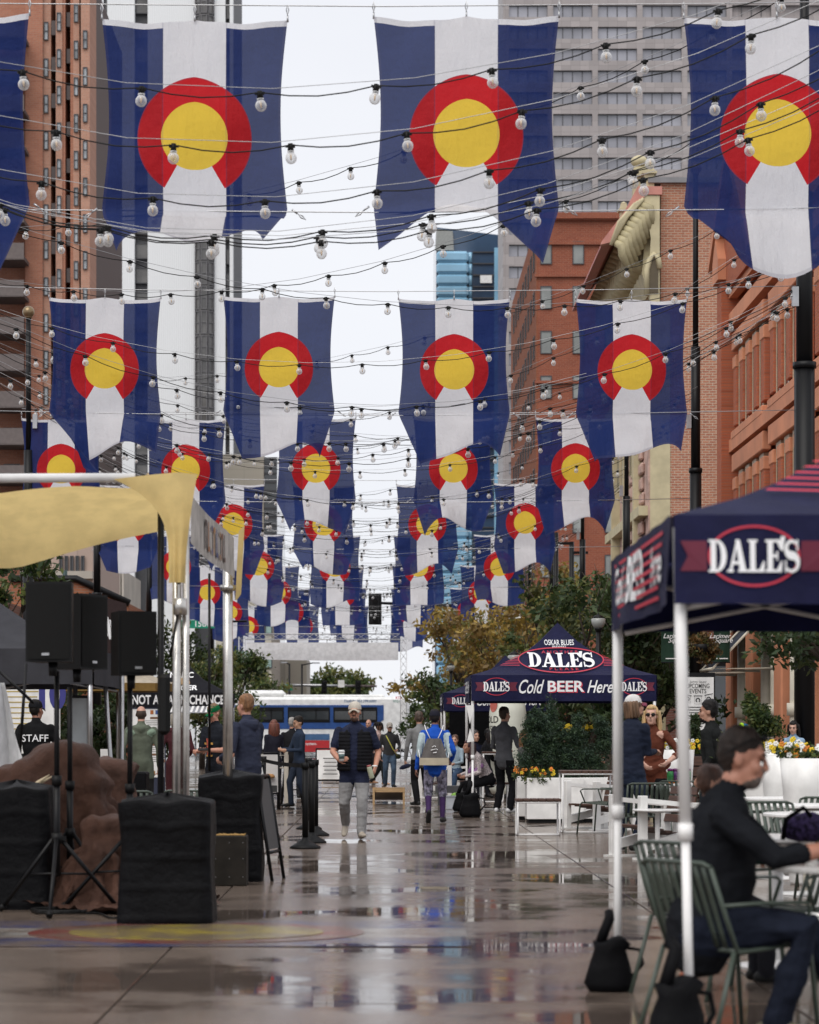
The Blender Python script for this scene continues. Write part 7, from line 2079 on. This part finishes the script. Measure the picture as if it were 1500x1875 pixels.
# --- blue jacket walker with drawstring bag
def jacket(B, T, Hd, RH, RT):
    for s_ in (-1, 1):
        B.limb([T((s_ * .19, .01, .44)), T((s_ * .225, .03, .28)), T((s_ * .235, .03, .15))], [.064, .056, .05], 'top2', 8)
xb, db = ax(797, 37.8), 37.8
pb2, Hd, RH, T = person('person in a bright blue jacket walking away with a grey drawstring bag', xb, db, 176, 1.70, 1.0, top=(.01, .075, .42), top2=(.46, .56, .58), pants=(.10, .09, .14), shoes=(.02, .02, .02), shin=(.04, .018, .07), skin=(.2, .09, .06), hair=(.015, .012, .012),
    hairstyle='short', hands=[(-.25, -.12, .98), (.30, -.06, .80)], hem=.82, feet=[(-.11, -.06, .085), (.09, .20, .16)], fdir=[(-.15, -1, 0), (.1, -.62, -.78)], vox=.012, extra=jacket, facing=False)
cap(pb2, Hd, RH, (.02, .02, .03))
mp_ = cloth('patterned_shorts', (.16, .15, .2), var=.85, vs=16, bump=.5)
for o in pb2.children:
    if o.name.startswith('body'): o.data.materials[2] = mp_
bg_ = thing('drawstring_bag', 'grey drawstring bag with a white animal emblem on the blue jacket', 'backpack', (xb - .02, db - .17, 0))
mb = MB(); mb.grid(lambda u, v: ((u - .5) * (.20 + .24 * v ** .8), -.05 * math.sin(PI * u) * (.4 + .6 * math.sin(PI * v)) - .012 * math.sin(18 * u + 4 * v) * (1 - v), 1.27 - .40 * v), 16, 14); mb.grid(lambda u, v: ((u - .5) * (.20 + .24 * v ** .8), .035, 1.27 - .40 * v), 4, 4); mb.ob('bag', cloth('bag_grey', (.13, .12, .115), bump=.8, fold=10), bg_)
mb = MB(); mb.grid(lambda u, v: ((u - .5) * .44, -.052 * math.sin(PI * u) - .004, .98 - .11 * v), 12, 3); mb.ob('bag_base', cloth('bag_cream', (.42, .37, .28)), bg_)
mb = MB()
for i in range(6): mb.tube([(.0 + .05 * math.cos(i * 1.1), -.062, 1.10 + .05 * math.sin(i * 1.1)), (.02 + .02 * math.cos(i * 2), -.066, 1.11 + .06 * math.sin(i))], [.009, .003], 5)
mb.ob('emblem', M['white_text'], bg_)
mb = MB()
for s_ in (-1, 1): mb.tube([(s_ * .06, .0, 1.27), (s_ * .12, .05, 1.40), (s_ * .14, .12, 1.47)], .007, 5); mb.tube([(s_ * .2, .0, .9), (s_ * .23, .08, 1.1)], .007, 5)
mb.ob('cord', M['white_text'], bg_)
# --- grey shirt man with a boom microphone
gm, Hd, RH, T = person('man in a light grey shirt seen from behind holding a furry microphone', ax(772, 47), 47, 195, 1.76, 1.02, top=(.21, .21, .21), pants=(.012, .012, .013), hairstyle='short', hair=(.09, .06, .045), hands=[(-.12, -.3, 1.05), (.28, -.10, .86)], hem=.86, vox=.014, facing=False, skin=(.5, .27, .19), yaw=-25)
mic = thing('boom_microphone', 'furry navy boom microphone held low by the grey shirt man', 'microphone', tuple(at(742, 1404, 46.6)))
mb = MB(); mb.tube([(-.09, 0, -.03), (-.05, 0, -.015), (.06, 0, .02), (.10, 0, .03)], [.02, .042, .042, .02], 10, cap='round'); mb.ob('windshield', cloth('furry', (.015, .018, .04), bump=1, fold=60), mic)
mb = MB(); mb.tube([(.10, 0, .03), (.22, .02, .08)], .012, 6); mb.ob('handle', M['black_plastic'], mic)
# --- grey shirt man standing under the tent
person('young man in a dark grey pullover and black trousers standing under the middle tent', ax(925, 42.6), 42.6, 148, 1.79, .96, top=(.088, .09, .10), pants=(.01, .01, .012), shoes=(.72, .72, .72), hairstyle='short', hair=(.05, .03, .02), hands=[(-.16, -.27, 1.06), (.17, -.28, 1.04)], hem=.87, vox=.012, facing=False, skin=(.5, .27, .19), yaw=-10)
# --- man in navy hoodie, left
def hood(B, T, Hd, RH, RT):
    B.limb([T((-.1, .04, .50)), T((0, .11, .47)), T((.1, .04, .50))], [.05, .062, .05], 'top', 8)
xh = ax(455, 29.6)
person('tall ginger haired man in a navy hoodie seen from behind beside the steel leg', xh, 29.6, -128, 1.80, 1.1, 1.05, top=(.028, .033, .058), pants=(.045, .038, .035), hairstyle='short', hair=(.24, .115, .05), skin=(.55, .28, .2), hands=[(-.14, -.30, 1.08), (.22, -.22, 1.02)], hem=.80, vox=.012, extra=hood, facing=False, pitch=-4)
# --- green cap man
gcm, Hd, RH, T = person('man in a green cap and black printed T-shirt looking down at his phone', ax(398, 36), 36, -42, 1.76, 1.08, top=(.016, .018, .024), pants=(.015, .015, .018), hairstyle='short', hair=(.15, .08, .04), skin=(.5, .24, .17), hands=[(-.10, -.33, 1.08), (.12, -.30, 1.1)], sleeve=.4, hem=.84, vox=.013, pitch=22, yaw=-12)
cap(gcm, Hd, RH, (.0, .11, .035))
mb = MB(); mb.add([tuple(T((a, -.155 - .01 * math.cos(a * 8), b))) for a, b in ((-.035, .12), (.035, .12), (.035, .36), (-.035, .36))], [(0, 1, 2, 3)]); mb.ob('shirt_print', mat('print_red', (.3, .06, .04), .7, 0, .7, 50, 0), gcm)
mb = MB(); mb.add([tuple(T((a, -.157, b))) for a, b in ((-.08, .27), (.08, .27), (.08, .30), (-.08, .30))], [(0, 1, 2, 3)]); mb.add([tuple(T((a, -.156, b))) for a, b in ((-.06, .10), (.06, .10), (.06, .125), (-.06, .125)) ], [(0, 1, 2, 3)]); mb.ob('shirt_print', mat('print_gold', (.4, .22, .05), .7, 0, .6, 50, 0), gcm)
phn = thing('phone', 'black phone held by the man in the green cap', 'phone', (ax(372, 35.6), 35.62, 1.12)); mb = MB(); mb.box((0, 0, 0), (.15, .08, .01), Matrix.Rotation(.4, 3, 'X'), bev=.004); mb.ob('case', M['black_plastic'], phn)
# --- maroon coat, olive jacket, staff
person('person with pale hair in a maroon hooded coat behind the steel legs', ax(322, 40), 40, -168, 1.72, 1.06, top=(.06, .016, .02), pants=(.03, .012, .014), hairstyle='bob', hair=(.45, .4, .33), hem=.42, vox=.015, extra=hood, facing=False, female=True, hands=[(-.2, -.2, .98), (.2, -.2, .98)])
person('balding man in an olive and sage rain jacket facing the menu board', ax(259, 38), 38, -170, 1.76, 1.1, top=(.10, .115, .085), pants=(.02, .02, .02), hairstyle='bald', hair=(.06, .04, .03), skin=(.5, .27, .2), hem=.66, vox=.014, extra=lambda B, T, Hd, RH, RT: (hood(B, T, Hd, RH, RT), B.limb([T((-.17, .05, .44)), T((0, .09, .40)), T((.17, .05, .44))], [.05, .05, .05], 'top2', 8)), top2=(.2, .27, .2), facing=False)
sf, Hd, RH, T = person('staff member in a black cap and black STAFF shirt seen from behind', ax(70, 33), 33, -172, 1.78, 1.1, top=(.010, .010, .011), pants=(.012, .012, .014), hairstyle='short', hair=(.015, .012, .01), skin=(.3, .13, .08), hem=.84, vox=.013, sleeve=.4, facing=False, hands=[(-.2, -.28, 1.1), (.24, -.2, 1.0)], yaw=-30, pitch=0)
cap(sf, Hd, RH, (.012, .012, .014))
letters(sf, 'STAFF', lambda a, b: tuple(T((-a, .152 - abs(a) * .25, .33 + b))), M['white_text'], .13, .006)
# --- far people on the left
person('woman with long auburn hair and dark coat standing by the far counter', ax(503, 50), 50, -160, 1.62, 1, top=(.02, .02, .03), hairstyle='long', hair=(.13, .04, .025), vox=.02, hem=.6, facing=False, female=True)
person('grey haired person in a black coat beside the auburn haired woman', ax(536, 52), 52, 170, 1.68, 1.08, top=(.014, .014, .016), hairstyle='short', hair=(.3, .28, .26), vox=.02, hem=.6, facing=False)
person('young man in a navy jacket walking with a snack left of the queue posts', ax(547, 46), 46, -60, 1.66, .9, top=(.022, .034, .06), pants=(.022, .03, .05), hairstyle='short', hair=(.02, .015, .012), skin=(.5, .28, .18), hands=[(-.1, -.32, 1.12), (.1, -.3, 1.1)], vox=.017, pitch=15, feet=[(-.1, -.12, .085), (.1, .16, .1)], fdir=[(-.1, -1, 0), (.1, -1, -.3)])
ow, Hd, RH, T = person('older woman in sunglasses and grey top with a yellow strap walking towards us', ax(713, 63), 63, 4, 1.63, 1.08, 1.05, top=(.035, .035, .037), pants=(.055, .085, .13), shoes=(.02, .02, .02), hairstyle='short', hair=(.4, .37, .33), skin=(.5, .27, .19), hands=[(-.25, -.05, .85), (.2, -.25, 1.02)], vox=.016, feet=[(-.1, .1, .1), (.1, -.08, .085)], pk='denim')
cap(ow, Hd, RH, (.4, .38, .34)); shades(ow, Hd, RH)
mb = MB(); mb.tube([tuple(T(p)) for p in ((-.1, -.06, .48), (-.05, -.14, .38), (.08, -.165, .12), (.2, -.1, -.05))], .014, 5); mb.ob('strap', mat('yellow_strap', (.5, .48, .08), .6, bump=0), ow)
mb = MB(); mb.ell(tuple(T((.22, -.06, -.08))), (.09, .05, .07)); mb.ob('pouch', cloth('pouch', (.03, .035, .02)), ow)
person('bald man partly hidden behind the walking man\'s shoulder', ax(676, 70), 70, -20, 1.75, 1.0, top=(.02, .02, .03), hairstyle='none', skin=(.5, .26, .18), vox=.02)
person('person with dark locs in a pale pink top crossing behind the walking man', ax(692, 66), 66, 80, 1.66, .95, top=(.5, .36, .33), pants=(.02, .02, .02), shoes=(.45, .25, .15), hairstyle='locs', hair=(.014, .011, .01), skin=(.2, .1, .06), vox=.02, feet=[(-.1, -.2, .085), (.1, .2, .12)], facing=False)
# --- right: white cap man and blonde woman
wc, Hd, RH, T = person('man in a white cap and navy sweater with jeans talking by the tent leg', ax(1153, 28.6), 28.6, 128, 1.78, 1.06, top=(.013, .018, .036), pants=(.018, .026, .05), hairstyle='bob', hair=(.16, .09, .05), skin=(.5, .27, .19), beard=1, hands=[(-.05, -.34, 1.12), (.22, -.28, 1.05)], hem=.88, vox=.011, facing=True, pitch=-6, yaw=-14, hand_n=[(0, 0, -1), (0, 0, 1)], curl=.6, pk='denim')
cap(wc, Hd, RH, (.72, .70, .68), (.25, .06, .10))
bw_w, Hd, RH, T = person('blonde woman in sunglasses and a rust off the shoulder sweater', ax(1192, 29.9), 29.9, -12, 1.68, 1.02, top=(.125, .036, .02), pants=(.01, .01, .012), hairstyle='long', hair=(.50, .33, .15), skin=(.62, .36, .27), female=True, hands=[(-.05, -.33, 1.02), (.24, -.28, 1.05)], sleeve=.72, hem=.84, vox=.011, yaw=6, elbows=[(-.9, .3, -.5), (.9, .3, -.5)], hand_n=[(1, 0, -.2), (-1, 0, 0)], pitch=-3, extra=lambda B, T, Hd, RH, RT: (B.limb([T((-.16, -.05, .12)), T((.0, -.11, .02)), T((.17, -.04, .1))], [.07, .08, .07], 'top', 8), B.limb([T((.16, 0, .46)), T((.06, -.06, .47))], [.05, .045], 'skin', 8)))
shades(bw_w, Hd, RH)
mb = MB(); mb.lathe([(.030, -.014), (.034, 0), (.030, .014)], 10); mb.v = [(a + .235, b - .235, c + 1.055) for a, b, c in mb.v]; mb.ob('wrist_band', M['white_paint'], bw_w)
# --- dark jacket man behind the seated man
person('bearded dark haired man in a ribbed black jacket standing before the events sign', ax(1308, 27.0), 27.0, -112, 1.70, 1.03, top=(.016, .017, .017), pants=(.02, .025, .03), hairstyle='short', hair=(.012, .010, .01), beard=1, skin=(.42, .22, .15), hands=[(-.2, -.1, .9), (.22, -.1, .9)], vox=.012, hem=.84, facing=True, yaw=12)
# --- people by the storefront
kb, Hd, RH, T = person('child in a lime and blue knit beanie by the shopfront pots', ax(1362, 43), 43, 200, 1.50, .9, top=(.5, .38, .34), hairstyle='none', vox=.018, facing=False)
mb = MB(); mb.ell(Hd((0, .012, .05)), (.09, .105, .095), RH, 14, 8); mb.ob('beanie', cloth('beanie_blue', (.01, .12, .25)), kb)
mb = MB(); mb.lathe([(.0, .0)], 3) if False else None; mb.tube([Hd((.06, -.02 + .09 * math.sin(a) * .0 + .09 * math.cos(a), .05 + .085 * math.sin(a))) for a in np.linspace(-.3, 3.4, 9)], .03, 6); mb.ob('beanie', cloth('beanie_lime', (.35, .6, .03)), kb)
person('woman with long straight brown hair in a cream top seen from behind by the shopfront', ax(1391, 42), 42, 175, 1.66, .98, top=(.5, .42, .36), hairstyle='long', hair=(.035, .017, .012), vox=.017, facing=False, female=True)
person('smiling woman with dark fringe in a pale denim jacket holding a phone', ax(1452, 41), 41, -18, 1.55, .95, top=(.24, .34, .46), hairstyle='long', hair=(.012, .010, .010), skin=(.55, .32, .24), vox=.015, female=True, hands=[(-.06, -.32, 1.12), (.1, -.32, 1.14)], pitch=12, kind='denim')
# --- seated folk beyond the middle tent
person('smiling woman in a pale denim shirt seated beyond the blue jacket walker', ax(833, 55), 55, -20, 1.62, .95, top=(.28, .36, .42), pants=(.04, .07, .13), sit=.46, hairstyle='short', hair=(.10, .05, .03), skin=(.55, .32, .23), vox=.017, feet=[(-.1, -.45, .085), (.1, -.42, .085)], hands=[(-.12, -.35, .75), (.12, -.35, .75)], female=True, pk='denim', lean=4)
person('person in black with a navy and yellow top seated under the tent', ax(872, 53), 53, 20, 1.72, 1.05, top=(.012, .014, .03), sit=.5, hairstyle='short', hair=(.03, .02, .02), skin=(.5, .28, .2), vox=.018, feet=[(-.1, -.45, .085), (.1, -.42, .085)], hands=[(-.12, -.35, .8), (.12, -.35, .8)])
cpn, Hd, RH, T = person('person in a black cap leaning in at the group table', ax(887, 52), 52, 70, 1.76, 1.1, top=(.010, .010, .012), sit=.52, hairstyle='short', hair=(.02, .015, .012), skin=(.5, .28, .2), vox=.017, feet=[(-.1, -.45, .085), (.1, -.42, .085)], hands=[(-.12, -.35, .8), (.12, -.35, .8)], lean=8)
cap(cpn, Hd, RH, (.012, .012, .013))
person('laughing woman with dark hair in black seated next to the grey pullover man', ax(902, 50), 50, 60, 1.70, 1.02, top=(.011, .011, .012), sit=.55, hairstyle='long', hair=(.014, .010, .010), skin=(.55, .32, .24), vox=.016, feet=[(-.1, -.45, .085), (.1, -.42, .085)], hands=[(-.12, -.35, .8), (.12, -.35, .8)], female=True)
fl, Hd, RH, T = person('woman in a white floral hoodie with lilac sleeves seated low on the slatted stool', ax(893, 44.4), 44.4, -70, 1.64, 1.05, top=(.55, .48, .50), top2=(.32, .17, .34), pants=(.012, .012, .014), shoes=(.42, .36, .24), sit=.47, hairstyle='long', hair=(.06, .025, .03), vox=.014, feet=[(-.12, -.35, .085), (.1, -.25, .085)], hands=[(-.10, -.50, .66), (.12, -.48, .64)], female=True, lean=32, facing=False, pitch=-8, extra=lambda B, T, Hd, RH, RT: [B.limb([T((s_ * .2, -.05, .3)), V(s_ * .14, -.33, .70)], [.052, .05], 'top2', 8) for s_ in (-1, 1)])
fm = cloth('floral_print', (.55, .48, .48), var=.5, vs=38, bump=.6)
for o in fl.children:
    if o.name.startswith('body'): o.data.materials[1] = fm
person('person with ginger hair in a grey jacket seated behind the cypress shrubs', ax(962, 41.8), 41.8, 60, 1.62, 1.0, top=(.08, .075, .075), pants=(.05, .09, .14), sit=.55, hairstyle='long', hair=(.2, .08, .03), vox=.016, feet=[(-.1, -.4, .085), (.1, -.4, .085)], hands=[(-.12, -.35, .85), (.12, -.3, .9)], facing=False, female=True)
# --- foreground seated man
xs_, ds_ = 1.40, 10.98
def pullover(B, T, Hd, RH, RT):
    B.limb([T((-.07, .075, .40)), T((.07, .075, .40))], [.085, .085], 'top', 10); B.limb([T((0, .06, .47)), T((0, .02, .53))], [.07, .066], 'top', 10)
    B.limb([T((-.085, .0, .50)), T((0, .05, .515)), T((.085, .0, .50)), T((0, -.06, .47))], [.03, .034, .03, .028], 'top', 8)
    B.limb([T((-.14, .04, .40)), T((-.10, .07, .2)), T((-.10, .04, .08))], [.06, .07, .06], 'top', 8); B.limb([T((.14, .04, .40)), T((.10, .07, .2)), T((.10, .04, .08))], [.06, .07, .06], 'top', 8)
sm_, Hd, RH, T = person('man in a black pullover seated side on at the nearest white table', xs_, ds_, 80, 1.84, 1.32, 1.12, top=(.011, .012, .015), pants=(.012, .015, .026), shoes=(.10, .085, .05), sit=.40, hairstyle='buzz', hair=(.028, .02, .017), skin=(.46, .215, .145), beard=(.13, .10, .085), lean=11, pitch=8, yaw=4, sleeve=.72, hem=.0,
    hands=[(-.13, -.52, .80), (.16, -.50, .79)], elbows=[(-.8, .4, -.6), (.8, .4, -.6)], hand_n=[(.3, 0, -1), (-.3, 0, -1)], hf=[(.25, -1, .1), (-.25, -1, .05)], curl=.45, feet=[(-.10, -.30, .085), (.14, -.62, .09)], knees=[(-.2, -1, .6), (.25, -1, .6)], fdir=[(-.2, -1, -.05), (.2, -1, 0)], vox=.0075, extra=pullover, pk='denim')
mb = MB()
for s_ in (-1, 1): mb.tube([Hd((s_ * .05, -.082, .062)), Hd((s_ * .082, -.03, .085)), Hd((s_ * .086, .06, .02)), Hd((s_ * .08, .075, .0))], .0035, 5)
for s_ in (-1, 1): mb.ell(Hd((s_ * .033, -.078, .095)), (.028, .014, .016), RH, 10, 6)
mb.ob('sunglasses', M['black_plastic'], sm_)
# companion hidden behind him, bag and cup on the table
ck, Hd, RH, T = person('child with brown hair in a dark green top seated behind the man in black', ax(1292, 13.4), 13.4, 100, 1.36, 1.0, top=(.012, .028, .022), sit=.44, hairstyle='short', hair=(.07, .03, .018), vox=.012, feet=[(-.1, -.4, .085), (.1, -.4, .085)], hands=[(-.12, -.4, .85), (.12, -.4, .85)], facing=False)
cup = thing('paper_cup', 'white paper cup by the seated man\'s hands', 'cup', (1.87, 11.0, .752)); mb = MB(); mb.lathe([(.026, 0), (.036, .085), (.039, .088), (.039, .092), (.0, .092)], 16); mb.ob('body', M['white_paint'], cup)
bag2 = thing('patterned_bag', 'dark blue and purple patterned bag with straps on the table at the right edge', 'bag', (ax(1478, 13.6), 13.6, .75))
mb = MB(); mb.ell((0, 0, .12), (.22, .13, .13), None, 20, 12); mb.v = [tuple(Vector(p) + noise.noise_vector(Vector(p) * 9) * .03) for p in mb.v]; mb.v = [(a, b, max(0, c)) for a, b, c in mb.v]; bag2.scale = (.62, .62, .62); mb.ob('bag', cloth('bag_print', (.045, .03, .085), var=.9, vs=22, bump=.8), bag2)
mb = MB(); mb.tube([(-.22, -.05, .02), (-.2, -.1, .2), (-.05, -.12, .3), (.02, -.1, .22)], .022, 6, .4); mb.ob('strap', M['black_cloth'], bag2)
ob_ = thing('ball_toy', 'small orange and red ball under the seated man\'s chair', 'ball', (ax(1258, 12.1), 12.1, .12)); mb = MB(); mb.ell((0, 0, 0), (.05, .05, .08)); mb.ob('ball', mat('ball_orange', (.4, .09, .02), .4, 0, .4, 20), ob_)
